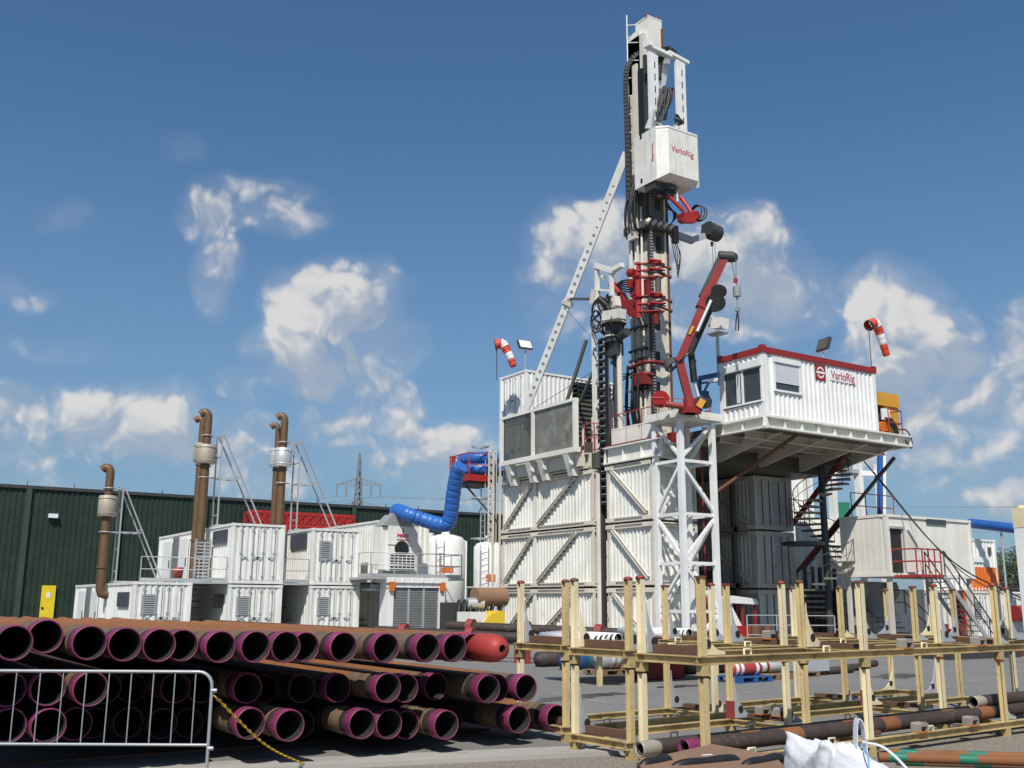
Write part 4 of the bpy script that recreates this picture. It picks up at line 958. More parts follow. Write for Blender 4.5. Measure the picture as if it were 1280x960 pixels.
# red half ring guide low on the mast
zr = pX(805, 458, mx0).z; g = mb(); g.tube(spline([(mx0-.3,my1-.1,zr), (mx0-.45,my0-.2,zr+.02), (mx0+.2,my0-.45,zr), (mx0+.75,my0-.35,zr-.05)], 8), .1, 8)
g.tube(spline([(mx0-.3,my1-.2,zr-.45), (mx0-.4,my0+.1,zr-.45), (mx0-.05,my0-.15,zr-.5)], 8), .1, 8); g.box(mx0-.5, mx0-.02, my0-.1, my0+.6, zr-.95, zr-.5); g.build('pipe_guide', 'dark_red', t)
# cable chain, ladder
xc, yc = mx0-.28, my1-.25
def chain(pts, w_, h_, nm, par, step=.16):
    P = spline(pts, 30); g = mb(); acc_ = 0; last = P[0]
    for a, b in zip(P, P[1:]):
        acc_ += (b-a).length
        if acc_ >= step:
            d = (b-last).normalized(); g.bar(last+d*.02, b-d*.02, w_, h_, up=V(-.6,.8,.01)); last = b; acc_ = 0
    return g.build(nm, 'black', par)
zA = pX(812, 56, mx0).z
chain([(xc,yc,zc+1.5), (xc,yc,zA-4), (xc,yc,zA-1.2), (xc+.18,yc-.18,zA-.35), (xc+.5,yc-.55,zA), (xc+.85,yc-.95,zA-.25), (xc+.98,yc-1.1,zA-.9)], .34, .26, 'cable_chain', t)
mb().box(mx0-.1, mx0+.02, my0+.03, my0+.35, zc+2.5, zA-1).build('cable_tray', 'black', t)
mb().box(mx0-.13, mx0-.02, my0+.4, my0+.72, zc+2, zA-.6).build('guide_strip', 'mast_white', t)
y_ = pX(785, 100, mx0-.3).y; za_, zb_ = pX(785, 190, mx0-.3).z, pX(785, 18, mx0-.3).z
g = mb(); g.cyl((mx0-.3,y_,za_), (mx0-.3,y_,zb_), .035, 6); k = za_
while k < zb_-.1: g.cyl((mx0-.3,y_,k), (mx0+.02,y_-.45,k-.1) if k > zb_-3 else (mx0-.2,y_-.12,k), .025, 5); k += .95
g.build('ladder', 'clean_white', t)
# ------------------------------------------------------------------ top drive
ys = 31.95
p1, p2 = pY(835,152,ys), pY(872.5,226,ys); xa, xb = p1.x, p2.x; zb0 = pY(835.3,215.3,ys).z; zt0 = pY(870,168.5,ys).z
xl = xa-.42; yn = ys+.38; yf = min(pX(793, 200, xl).y, my0-.03); zlow = pX(824,222,xl).z
t = thing('top_drive', ((xa+xb)/2, yn, zlow), 'white box shaped top drive housing hung high on the mast', 'top drive')
P5 = [(xl,yf),(xl,yn),(xa,ys),(xb,ys),(xb,yf)]
g = mb(); b_ = [V(xl,yf,zlow), V(xl,yn,zlow), V(xa,ys,zb0), V(xb,ys,zb0), V(xb,yf,zlow)]; tt = [V(x,y,zt0) for x, y in P5]
lowr = V(xb, yn+.1, zlow)
g.add(b_+tt+[V(xb,yn,zlow)], [(0,1,6,5),(1,2,7,6),(2,3,8,7),(3,10,4,9,8),(4,0,5,9),(5,6,7,8,9),(1,10,3,2),(0,4,10,1)])
g.build('housing', 'rig_white', t)
mb().box(xb+.004, xb+.05, ys-.02, ys+.12, zlow-.05, zt0).box(xb-.62,xb-.604+.012,ys-.012,ys-.002,zb0+.02,zt0-.03).build('edge_strip', 'beam_white', t)
mb().bar((xl-.012,yf-.05,zlow+.03),(xl-.012,yn,zlow+.03),.02,.07).bar((xa,ys-.012,zt0-.04),(xb,ys-.012,zt0-.04),.02,.09).bar((xl-.006,yn-.006,zt0-.05),(xa-.006,ys-.006,zt0-.05),.025,.09).build('trim', 'clean_white', t)
a = pX(801,171,xl); b = pX(802,226,xl)
mb().box(xl-.008, xl-.001, a.y-.07, a.y+.07, a.z-.12, a.z+.1).box(xl-.008, xl-.001, b.y-.07, b.y+.07, b.z-.12, b.z+.1).build('opening', 'black', t)
a, b = pY(838,183,ys), pY(868,193,ys); c_ = pY(853, 190, ys)
text('lettering', 'VarioRig', .40, 'lettering', t, c_+V(0,-.004,0), (1,0,-.03), (0.03,0,1), width=1.36, bold=.002)
text('small_lettering', 'VarioRig', .16, 'lettering', t, pX(816,190,xl)+V(-.004,0,0), (0,0,-1), (0,-1,0), width=.9, bold=.002)
# guide posts above the housing
def post(u0, u1, vt, y, nm='guide_post'):
    a, b = pY(u0, vt, y), pY(u1, vt, y); x0, x1 = a.x, b.x; g = mb(); g.box(x0, x1, y, y+.14, zt0-.05, a.z); o = g.build(nm, 'clean_white', t)
    s_ = mb(); z = zt0+.2
    while z < a.z-.4: s_.box((x0+x1)/2+.03, (x0+x1)/2+.09, y-.008, y-.002, z, z+.34); z += .62
    s_.build('slot', 'black', o); return x0, x1, a.z
A_ = post(811, 822, 58, ys+.9); B_ = post(845, 856, 72, ys+.75)
mb().bar((A_[0]-.1,ys+.95,A_[2]+.06),(A_[1]+.75,ys+.85,A_[2]-.14),.3,.16).bar((B_[0]-.45,ys+.85,B_[2]+.16),(B_[1]+.25,ys+.85,B_[2]-.02),.3,.16).box(A_[0]-.12,A_[0]+.12,ys+.75,ys+1.15,A_[2]+.0,A_[2]+.35).build('top_bar', 'clean_white', t)
chain([(B_[0]-.75,ys+1.2,A_[2]-1.3), (B_[0]-.65,ys+1.2,A_[2]-.35), (B_[0]-.25,ys+1.2,B_[2]+.55), (B_[0]+.25,ys+1.1,B_[2]+.45), (B_[1]+.02,ys+1.1,B_[2]+.05)], .3, .24, 'cable_chain', t)
mb().bar(pY(834,66,ys+1.3), pY(825,112,ys+1.3), .42, .16).build('tilted_channel', 'bright_steel', t)
g = mb()
for i in range(9):
    u = 822+rnd.random()*12; g.tube(spline([pY(818+rnd.random()*6,152,ys+.6), pY(u,125,ys+.6), pY(u+5+rnd.random()*4,107+rnd.random()*6,ys+.55), pY(u+8,118,ys+.5), pY(828+rnd.random()*4,150,ys+.5)], 6), .04, 6)
for i in range(5): g.ring(pY(847+i,150,ys+.4), (.3,-1,.2*i), .26-.02*i, .035, 14, 6)
g.build('hose', 'hose', t)
mb().prism([pX(806,160,xl+.1), pX(815,137,xl+.1), pX(818,137,xl+.1), pX(812,160,xl+.1)], (.12,0,0)).build('link_arm', 'clean_white', t)
mb().box(xb-.55, xb-.02, ys+.9, ys+.95, zt0, zt0+.75).build('side_plate', 'galv', t)
# underside: swivel and red elevator links
cx_, cy_ = (xa+xb)/2-.35, ys+.75
g = mb(); g.cyl((cx_,cy_,zlow-.55),(cx_,cy_,zlow+.05),.28,14); g.cyl((cx_,cy_,zlow-.3),(cx_,cy_,zlow-.1),.45,14); g.box(cx_-.9,cx_-.2,cy_-.2,cy_+.5,zlow-.35,zlow+.02); g.build('swivel', 'dark_steel', t)
e1, e2 = pY(855,264,cy_-.5), pY(866,268,cy_-.9)
for a, b in ((pY(834,243,cy_-.1), e1), (pY(851,246,cy_-.3), e2)): mb().cyl(a, b, .09, 10).build('link', 'bright_red', t)
mb().bar(pY(851,272,cy_-.7), pY(870,270,cy_-.7), .5, .35).bar(pY(853,276,cy_-.9), pY(868,276,cy_-.9), .25, .2).build('elevator', 'bright_red', t)
g = mb(); 
for i in range(3): g.ring(pY(870,266,cy_-.8)+V(.1*i,0,0), (1,.3*i,.1), .36, .03, 14, 5)
g.cyl(pY(852,278,cy_-.8),pY(856,272,cy_-.8),.12,8); g.build('hose', 'hose', t)
mb().cyl(pY(846,238,cy_-.3), pY(847,252,cy_-.3), .05, 6).cyl(pY(841,233,cy_-.3), pY(847,243,cy_-.3), .03, 6).build('tie_rod', 'cream', t)
# swing arm with small winch
t = thing('swing_arm', (mx1, my0, zc-.3), 'grey cranked swing arm with a dark winch beside the mast collar', 'winch arm')
y_ = my0-.3; a, b, c_ = pY(846,294,y_), pY(866,301,y_), pY(880,295,y_)
mb().bar(a, b, .24, .3).bar(b-(b-a).normalized()*.12, c_, .22, .28).build('arm', 'gusset_grey', t); mb().cyl(a-V(.1,0,.4), a+V(-.1,0,.4), .17, 10).build('pivot', 'grime', t)
c_ = pY(889,289,y_); g = mb(); g.cyl(c_-V(.28,0,0), c_+V(.02,0,0), .42, 14); g.cyl(c_+V(.03,0,-.03), c_+V(.45,0,-.05), .4, 18); g.box(c_.x-.35,c_.x-.2,c_.y-.3,c_.y+.3,c_.z-.3,c_.z+.35); g.build('winch', 'dark_steel', t)
d_ = pY(892,335,y_); g = mb(); g.cyl(c_+V(0.02,0,-.3), V(c_.x+.06,d_.y,d_.z), .014, 5); g.cyl(c_+V(.22,0,-.3), V(c_.x+.22,d_.y,d_.z+.4), .012, 5); g.cyl(c_+V(.02,0,-.55), c_+V(.02,0,-.75), .07, 8); g.build('wire_rope', 'dark_steel', t)
# ------------------------------------------------------------------ back stay
t = thing('mast_stay', (29, 36, 8.4), 'white perforated box beam stay leaning from the deck to the upper mast', 'stay')
A1, A2 = pX(657, 512, 27.7), V(29.42, 35.25, pX(787, 190, 29.45).z); dirv = (A2-A1).normalized(); nx = dirv.cross(V(-.55,-.83,0)).normalized()
mb().bar(A1, A2, .36, .4, up=V(-.6,-.8,0)).build('beam', 'clean_white', t)
toC = (EYE-(A1+A2)/2); fc = (toC-dirv*toC.dot(dirv)).normalized(); sd_ = dirv.cross(fc).normalized()
L = (A2-A1).length; g = mb(); k = .8
upv = V(-.6,-.8,0); xx = dirv.cross(upv).normalized(); yy = xx.cross(dirv).normalized()
while k < L-1.5:
    p = A1+dirv*k
    g.cyl(p+yy*.197, p+yy*.206, .085 if k < L*.7 else .06, 12)
    k += .42
g.build('hole', 'grey_paint', t)
mb().bar(A1+dirv*L*.415-xx*.02, A1+dirv*L*.43, .5, .52, up=upv).build('clamp', 'beam_white', t)
p = A1+dirv*L*.44; q_ = pX(746, 374, 27.6); mb().bar(p, q_, .12).build('tie', 'grime', t)
g = mb(); g.cyl(A1+dirv*L*.4, pX(738,420,27.8), .015, 4); g.cyl(pX(665,512,27.6), pX(745,462,27.8), .015, 4); g.build('wire_rope', 'dark_steel', t)
# ------------------------------------------------------------------ pipe handling column in the slot
XH = 27.25
t = thing('pipe_handling_column', (XH, 34.6, 0), 'white lattice column with black cable ladder standing in the slot of the rig wall', 'pipe column')
def hp(u, v, x=XH): return pX(u, v, x)
g = mb()
la, lb2 = hp(737,470), hp(737,585); y1_ = hp(737,520).y; y2_ = hp(752,520).y
zA_, zB_ = 8.4, hp(740,400).z
for y in (y1_,): g.box(XH+.3-.08, XH+.3+.08, y-.08, y+.08, 8.4, zB_)
g.box(XH+.95, XH+1.1, y1_-.07, y1_+.07, 8.4, zB_)
z = 8.5; i = 0
while z < zB_-1: 
    g.bar((XH+.3,y1_,z),(XH+1.0,y1_,z+1.0),.07); g.bar((XH+.3,y1_,z+1.0),(XH+1.0,y1_,z+1.0),.07); g.bar((XH+.3,y1_,z),(XH+.3,y2_,z+1.0 if i % 2 else z),.06); z += 1.0; i += 1
g.build('lattice', 'rig_white', t)
g = mb(); zt3 = hp(752,425).z
g.box(XH-.05, XH+.1, y2_-.02, y2_+.12, .1, zt3); g.build('dark_rail', 'dark_steel', t)
g = mb(); yq = hp(758,520).y
for y in (yq+.22, yq-.22): g.box(XH-.2, XH-.08, y-.035, y+.035, 5.9, zt3)
z = 6
while z < zt3: g.box(XH-.21, XH-.1, yq-.19, yq+.19, z, z+.08); z += .33
g.build('cable_ladder', 'black', t)
g = mb(); z = 6.1
while z < zt3: g.box(XH-.2, XH-.11, yq-.18, yq+.18, z+.02, z+.05); z += .33
g.build('ladder_rung', 'galv', t)
yp = hp(771,520).y; mb().cyl((XH+.2,yp,.1),(XH+.2,yp,hp(771,430).z),.13,12).build('pipe','beam_white',t)
mb().cyl((XH+.25,hp(765,520).y,.1),(XH+.25,hp(765,520).y,hp(765,430).z),.12,10).build('dark_pipe','dark_steel',t)
yl = hp(749,650).y; mb().cyl((XH-.0,yl,.1),(XH-.0,yl,7.4),.14,10).build('pipe','beam_white',t)
g = mb()
for k in range(9): g.tube(spline([(XH+.3,hp(755,650).y+.1*math.sin(k),.3+.85*k),(XH+.15,hp(757,650).y-.1,.7+.85*k),(XH+.35,hp(754,650).y,1.2+.85*k)],4),.09,6)
for k in range(6): y = hp(744,650).y; g.box(XH+.2,XH+.4,y-.25,y+.25,.4+1.25*k,.5+1.25*k)
g.build('hose_bundle','hose',t)
# head
zq = hp(760,415).z; c_ = hp(765,412)
g = mb(); g.cyl((c_.x+.1,c_.y,c_.z-.6),(c_.x+.1,c_.y,c_.z+.25),.4,16); g.cyl((c_.x+.1,c_.y,c_.z+.3),(c_.x+.1,c_.y,c_.z+.5),.55,16); g.cyl(hp(775,420),hp(784,415),.2,10); g.box(c_.x-.1,c_.x+.35,c_.y-.35,c_.y+.4,c_.z-1.2,c_.z-.6)
g.build('slew_head','dark_steel',t)
g = mb(); g.ring((c_.x+.1,c_.y,c_.z+.28),(0,0,1),.55,.04,20,6); g.ring((c_.x+.1,c_.y,c_.z-.35),(0,0,1),.45,.04,20,6); g.build('ring','beam_white',t)
g = mb()
for k in range(14):
    a0 = rnd.random()*6; r_ = .35+rnd.random()*.4; zz = c_.z+.2+rnd.random()*1.6; p = V(c_.x+.1+math.cos(a0)*r_, c_.y+math.sin(a0)*r_, zz)
    g.tube(spline([p, p+V(-.2,rnd.uniform(-.5,.5),-.5), p+V(.1,rnd.uniform(-.4,.4),-1.0)], 5), .05, 6)
for k in range(5): g.cyl((c_.x+rnd.uniform(-.4,.4),c_.y+rnd.uniform(-.4,.5),c_.z+.5),(c_.x+rnd.uniform(-.4,.4),c_.y+rnd.uniform(-.4,.5),c_.z+1.5),.13,8)
g.ring(hp(752,388),(1,.2,.2),.55,.05,18,6); g.ring(hp(745,402),(1,-.2,.1),.5,.04,18,6)
g.build('hose','hose',t)
a, b = hp(757,396,XH-.3), hp(778,392,XH-.3); mb().bar(a, b, .42, .42).build('arm','rig_white',t)
g = mb()
for u in (747, 765):
    a, b = hp(u,395 if u == 747 else 388), hp(u,332 if u == 747 else 336); g.bar(a, V(a.x,a.y,b.z), .16)
g.bar(hp(745,332),hp(768,339),.24,.24); g.bar(hp(766,338),hp(778,331),.24,.2); g.bar(hp(747,362),hp(765,364),.1); g.cyl(hp(753,347),hp(754.5,347),.1,10); g.build('top_frame','cream',t)
mb().bar(hp(742,380),hp(745,362),.3,.3).bar(hp(768,372),hp(770,384),.35).build('bracket','beam_white',t)
mb().cyl(hp(733,425,27.6), pX(709,500,27.3), .09, 8).cyl(hp(752,440,27.8), pX(724,505,27.8), .07, 8).build('strut','grime',t)
floodlight('small bright floodlight between the pipe column and the mast', pX(772,520,28.6), pX(772,452,28.6).z-pX(772,520,28.6).z, facing=(-.5,-.8,.2), sz=.36)
# ------------------------------------------------------------------ red pipe gripper
XG = 28.35
t = thing('pipe_gripper', pX(797,360,XG), 'bright red pipe gripper with two pairs of claws in front of the mast', 'pipe gripper')
def gp(u, v, x=XG): return pX(u, v, x)
a, b = gp(798.5,398), gp(798.5,328); g = mb(); g.cyl(a, V(a.x,a.y,b.z), .14, 14); g.build('post', 'bright_red', t)
zs = [gp(798,v).z for v in (328,341,375,386,394)]
for v0, v1 in ((331,348),(372,391)):
    za_, zb_ = gp(798,v0).z, gp(798,v1).z
    for k in range(3):
        z = zb_+(za_-zb_)*k/2; g = mb()
        g.prism([(a.x-.15,a.y-.1,z),(a.x+.5,a.y-.75,z),(a.x+.85,a.y-.8,z),(a.x+.95,a.y-.5,z),(a.x+.7,a.y-.1,z)], (0,0,.045)); g.build('claw_plate','bright_red',t)
    for f in (.12, .75):
        z = zb_+(za_-zb_)*f+.1; g = mb(); g.tube(spline([(a.x+.2,a.y-.45,z+.12),(a.x+.5,a.y-.6,z+.1),(a.x+.85,a.y-.72,z-.02),(a.x+1.12,a.y-.85,z-.12)],6),.06,8); g.build('claw','red',t)
        mb().cyl((a.x+.2,a.y-.55,z+.2),(a.x+.7,a.y-.8,z+.16),.06,10).build('claw_cylinder','bright_red',t)
        mb().cyl((a.x+1.10,a.y-.84,z-.12),(a.x+1.19,a.y-.9,z-.14),.09,8).build('claw_tip','dark_steel',t)
    g = mb()
    for k in range(5): g.tube(spline([(a.x+.2,a.y-.4,za_-.1*k),(a.x+.5,a.y-.7,za_-.25-.05*k),(a.x+.9,a.y-.8,za_-.15*k)],5),.035,5)
    g.build('hose','hose',t)
for v in (346, 372): z = gp(798,v).z; mb().box(a.x-.2,a.x+.2,a.y-.2,a.y+.18,z-.03,z+.03).build('flange','red',t)
g = mb(); g.prism([gp(795,372),gp(795,396),gp(787,396),gp(779,388),gp(770,366),gp(775,364),gp(781,376)], (.3,0,0)); g.prism([gp(795,345),gp(795,366),gp(788,372),gp(786,352)], (.25,0,0)); g.build('support_arm','red',t)
g = mb(); g.cyl(gp(767,357),gp(775,367),.13,12); g.cyl(gp(765,355),gp(768,359),.2,12); g.cyl(gp(787,341),gp(794,341),.2,14); g.cyl(gp(788,354,XG-.1),gp(792,354,XG+.2),.2,12); g.build('hydraulic_motor','bright_red',t)
g = mb()
for k in range(6): g.tube(spline([gp(768+k,360),gp(776,352+2*k),gp(786,350+3*k),gp(793,352+2*k)],5),.04,6)
g.cyl(gp(801,398),gp(804,408),.12,10); g.build('hose','hose',t)
mb().box(a.x-.15,a.x-.142,a.y-.06,a.y+.06,gp(798,337).z,gp(798,332).z).build('sticker','sign_white',t)
mb().cyl((a.x+.6,a.y-.45,gp(798,394).z),(a.x+.6,a.y-.45,gp(798,406).z),.2,12,.12).build('drill_pipe_end','dark_red',t)
mb().box(a.x+.2,a.x+.42,a.y-.42,a.y-.15,gp(798,370).z,gp(798,350).z).build('body','dark_red',t)
mb().cyl((a.x+.62,a.y-.62,gp(798,370).z),(a.x+.62,a.y-.62,gp(798,349).z),.13,10).build('drill_pipe','grime',t)
# deck railings
railing('red guard rail on the drill floor between slot and lattice tower', [V(27.3,34.1,8.5),V(27.3,32.1,8.5),V(27.3,31.0,8.5)], 1.35, 'rail_red', toe=False, sp=1.0)
railing('red guard rail on the deck beside the wind wall', [V(27.2,35.9,8.4),V(27.2,35.2,8.4),V(28.6,35.3,8.4)], 1.3, 'rail_red', toe=False, sp=.7)
railing('red guard rail behind the crane next to the white cabin', [V(28.3,31.5,9.1),V(29.4,30.7,9.1),V(29.4,30.2,9.1)], 1.2, 'rail_red', toe=False, sp=.7)
t = thing('deck_machinery', (29.5,36,8.4), 'assorted grey and white pumps and pipes on the drill floor behind the rails', 'machinery')
g = mb()
for k in range(14):
    x, y = rnd.uniform(28,31), rnd.uniform(34.5,40); h = rnd.uniform(.4,1.6); g.box(x,x+rnd.uniform(.2,.7),y,y+rnd.uniform(.2,.7),8.37,8.37+h)
g.build('casing','grime',t); g = mb()
for k in range(10):
    x, y = rnd.uniform(27.8,30), rnd.uniform(35.3,39.5); g.cyl((x,y,8.37),(x,y,8.4+rnd.uniform(1,3)),.06,6)
g.build('pipe','beam_white',t); g = mb()
for k in range(6):
    x, y = rnd.uniform(28,29.3), rnd.uniform(31.8,33.8); g.box(x,x+.3,y,y+.4,8.37,8.9+rnd.random()*.5)
g.build('control_cabinet','red',t)
t = thing('access_ladder', (27,42.6,0), 'white caged ladder and lattice riser at the far left corner of the rig', 'ladder')
g = mb(); yL = 42.62
for x in (26.6, 27.0):
    for y in (yL, yL+.4): g.box(x-.04,x+.04,y-.04,y+.04,0,9.3)
z = .2
while z < 9.1: g.bar((26.6,yL,z),(26.6,yL+.4,z+.4),.04); g.bar((26.6,yL+.4,z),(27,yL+.4,z+.4),.04); g.bar((26.6,yL,z+.4),(26.6,yL+.4,z),.04); z += .4
g.build('lattice','beam_white',t); g = mb()
for y in (yL+.75, yL+1.15): g.cyl((26.6,y,0),(26.6,y,9.6),.03,6)
z = .2
while z < 9.4: g.cyl((26.6,yL+.75,z),(26.6,yL+1.15,z),.016,5); z += .3
g.build('rung','galv',t); g = mb()
for z in (2.6,5.0,7.0,8.6,9.6): g.ring((26.4,yL+.95,z),(0,0,1),.42,.025,16,5); g.bar((26.6,yL+.4,z),(26.6,yL+1.2,z),.08)
g.build('cage','galv',t)
# service platform with blue ducts at far left of the rig
pa = pX(575, 598, 25.3)
t = thing('service_platform', (26.2,43.8,7.4), 'small red railed platform holding blue ducts at far left of the rig', 'platform')
pz = 8.15; py0, py1 = 43.3, 45.2; px0, px1 = 25.6, 27.3
mb().box(px0,px1,py0,py1,pz-.32,pz).build('floor','bright_red',t); mb().box(px0+.1,px1-.1,py0+.1,py1-.1,pz-.5,pz-.325).build('floor_beam','dark_steel',t)
g = mb(); C_ = [(px1,py0),(px0,py0),(px0,py1),(px1,py1)]
for a, b in zip(C_, C_[1:]):
    for h in (.5, 1.05): g.cyl((*a,pz+h),(*b,pz+h),.03,6)
g.build('rail','rail_red',t)
for x, y in C_+[(px0,(py0+py1)/2)]: mb().cyl((x,y,pz),(x,y,pz+1.1),.035,6).build('post','rail_red',t)
mb().box(px0-.02,px0+.02,py1-.5,py1-.15,pz+.05,pz+1.05).build('gate','bright_red',t)
mb().cyl((px0+.2,py0+.8,pz-.4),(27.2,py0-.5,5.6),.05,8).build('strut','dark_steel',t)
for z, lb in ((pz+.34,'lower'),(pz+.92,'upper')):
    o = ribbed([V(px1+.6,py0+.1,z), V(px1-.5,py0+.25,z), V(px0+.7,py0+.6,z), V(px0+.45,py1-.4,z)], .31).build('duct_coil','blue_duct'); tag(o, '%s blue ribbed duct length lying on the small red railed platform' % lb, 'air duct')
# ================================================================== operator cabin
cx0, cx1, cy0, cy1, cz0, cz1 = 29.86, 36.8, 27.62, 30.08, 9.07, 12.0
t = thing('operator_cabin', ((cx0+cx1)/2, cy0, cz0), 'white corrugated cabin with red roof edge and red lettered sign, on the platform', 'cabin')
cab = t
g = mb(); q = .2
for x in (cx0, cx1-q):
    for y in (cy0, cy1-q): g.box(x, x+q, y, y+q, cz0, cz1-.25)
for z, h in ((cz0, .16),):
    for y in (cy0, cy1-.1): g.box(cx0+q, cx1-q, y+.004, y+.096, z+.004, z+h)
    for x in (cx0, cx1-.1): g.box(x+.004, x+.096, cy0+q, cy1-q, z+.004, z+h)
for x in (cx0-.012, cx1-.178):
    for y in (cy0-.012, cy1-.178): g.box(x, x+.19, y, y+.19, cz0-.003, cz0+.12); 
g.build('frame', 'clean_white', t)
# corrugated walls with openings left for the windows
wa, wb = pX(906,490,cx0), pX(950,458,cx0); fy1, fy0 = wa.y, wb.y; fz0, fz1 = pX(926,505,cx0).z, pX(950,451,cx0).z
sa, sb_ = pY(968,455,cy0), pY(1000,490,cy0); sx0, sx1, sz0, sz1 = sa.x, sb_.x, pY(985,489,cy0).z, pY(968,447,cy0).z
def cseg(g, a, b, z0, z1, n): 
    if (Vector(a)-Vector(b)).length > .1: g.corr(a, b, z0, z1, n, .045, .27)
g = mb(); i = .03; zz0, zz1 = cz0+.15, cz1-.25
cseg(g, (cx0+i, cy1-q), (cx0+i, fy1+.12), zz0, zz1, (-1,0,0)); cseg(g, (cx0+i, fy0-.12), (cx0+i, cy0+q), zz0, zz1, (-1,0,0))
cseg(g, (cx0+i, fy1+.12), (cx0+i, fy0-.12), zz0, fz0-.1, (-1,0,0)); cseg(g, (cx0+i, fy1+.12), (cx0+i, fy0-.12), fz1+.05, zz1, (-1,0,0))
cseg(g, (cx0+q, cy0+i), (sx0-.1, cy0+i), zz0, zz1, (0,-1,0)); cseg(g, (sx1+.1, cy0+i), (cx1-q, cy0+i), zz0, zz1, (0,-1,0))
cseg(g, (sx0-.1, cy0+i), (sx1+.1, cy0+i), zz0, sz0-.08, (0,-1,0)); cseg(g, (sx0-.1, cy0+i), (sx1+.1, cy0+i), sz1+.05, zz1, (0,-1,0))
g.corr((cx1-i, cy0+q), (cx1-i, cy1-q), zz0, zz1, (1,0,0), .045, .27); g.corr((cx1-q, cy1-i), (cx0+q, cy1-i), zz0, zz1, (0,1,0), .045, .27)
g.box(cx0+.1, cx1-.1, cy0+.1, cy1-.1, cz1-.2, cz1-.12); g.box(cx0+.1, cx1-.1, cy0+.1, cy1-.1, cz0+.02, cz0+.1); g.build('wall', 'clean_white', t)
mb().box(cx0+.35, cx0+.4, cy0+.3, cy1-.3, cz0+.2, cz1-.3).box(cx0+.4, cx1-.4, cy0+.35, cy0+.4, cz0+.2, cz1-.3).build('inner_wall', 'grey_paint', t)
g = mb()
for y in (cy0-.03, cy1-.13): g.box(cx0+.13, cx1-.13, y, y+.16, cz1-.26, cz1-.02)
for x in (cx0-.03, cx1-.13): g.box(x, x+.16, cy0+.13, cy1-.13, cz1-.26, cz1-.02)
for x in (cx0-.05, cx1-.17):
    for y in (cy0-.05, cy1-.17): g.box(x, x+.22, y, y+.22, cz1-.25, cz1+.05)
g.build('roof_edge', 'red', t)
f = mb(); f.box(cx0-.06, cx0+.06, fy0-.1, fy1+.1, fz1-.22, fz1+.02).box(cx0-.04, cx0+.05, fy0-.1, fy1+.1, fz0-.07, fz0+.0).box(cx0-.03, cx0+.05, fy0-.1, fy0, fz0+.002, fz1-.222).box(cx0-.03, cx0+.05, fy1, fy1+.1, fz0+.002, fz1-.222).box(cx0-.025, cx0+.04, (fy0+fy1)/2-.04, (fy0+fy1)/2+.04, fz0+.002, fz1-.222)
f = f.build('window', 'clean_white', t); mb().box(cx0+.04, cx0+.05, fy0, fy1, fz0, fz1-.2).build('pane', 'glass', f); mb().box(cx0-.1, cx0-.03, fy0-.12, fy1+.12, fz1-.2, fz1+.06).build('shutter_box', 'clean_white', f)
mb().box(cx0+.3, cx0+.34, fy0+.3, fy0+.5, fz0, fz1).box(cx0-.02, cx0+.0, (fy0+fy1)/2+.12, (fy0+fy1)/2+.32, fz0+.05, fz1-.3).build('curtain', 'shutter', f)
f = mb().box(sx0-.1, sx1+.1, cy0-.06, cy0+.05, sz1-.18, sz1+.03).box(sx0-.1, sx1+.1, cy0-.04, cy0+.05, sz0-.08, sz0).box(sx0-.1, sx0, cy0-.03, cy0+.05, sz0+.002, sz1-.182).box(sx1, sx1+.1, cy0-.03, cy0+.05, sz0+.002, sz1-.182).build('window', 'clean_white', t)
mb().box(sx0, sx1, cy0+.04, cy0+.05, sz0, sz1-.2).build('pane', 'glass', f); g = mb(); zs_ = sz0+.3
z = zs_
while z < sz1-.2: g.box(sx0+.003, sx1-.003, cy0+.0, cy0+.025, z, z+.042); z += .048
g.build('roller_shutter', 'shutter', f)
la_, lb_ = pY(1019,454,cy0), pY(1033,478,cy0); lx0, lx1, lz1, lz0 = la_.x, lb_.x, la_.z-.02, lb_.z+.05
l_ = mb().box(lx0, lx1, cy0+.012, cy0+.026, lz0, lz1).build('logo_plate', 'red', t); mx_, mz_ = (lx0+lx1)/2, (lz0+lz1)/2; r_ = (lx1-lx0)*.36
g = mb(); 
for a0 in (.45, math.pi+.45):
    g.prism([(mx_+math.cos(a0+k*.28)*r_*(1 if 0 else 1), cy0+.005, mz_+math.sin(a0+k*.28)*r_) for k in range(9)]+[(mx_+math.cos(a0+k*.28)*r_*.72, cy0+.005, mz_+math.sin(a0+k*.28)*r_) for k in range(8,-1,-1)] and [(mx_+math.cos(a0+k*.28)*r_, cy0+.005, mz_+math.sin(a0+k*.28)*r_*1.1) for k in range(9)]+[(mx_+math.cos(a0+k*.28)*r_*.7, cy0+.005, mz_+math.sin(a0+k*.28)*r_*.8) for k in range(8,-1,-1)], (0,.006,0))
g.box(lx0+.05, lx1-.05, cy0+.004, cy0+.011, mz_-.045, mz_+.045); g.build('logo', 'sign_white', l_)
va, vb = pY(1037,460,cy0), pY(1070,481,cy0)
s_ = mb().prism([(va.x,cy0+.012,va.z),(vb.x,cy0+.012,pY(1070,466,cy0).z),(vb.x,cy0+.012,vb.z),(va.x,cy0+.012,pY(1037,474.5,cy0).z)], (0,.012,0)).build('sign', 'sign_white', t)
text('lettering', 'VarioRig', .5, 'lettering', s_, ((va.x+vb.x)/2, cy0+.008, (va.z+vb.z)/2-.02), (1,0,0), (0,0,1), width=(vb.x-va.x)*.92, bold=.004)
g = mb()
for k in range(10): x = cx0+.3+(cx1-cx0-.6)*k/9; g.box(x-.03, x+.03, cy0+.05, cy0+.1, cz1-.12, cz1-.02)
g.build('roof_rib', 'galv', t)
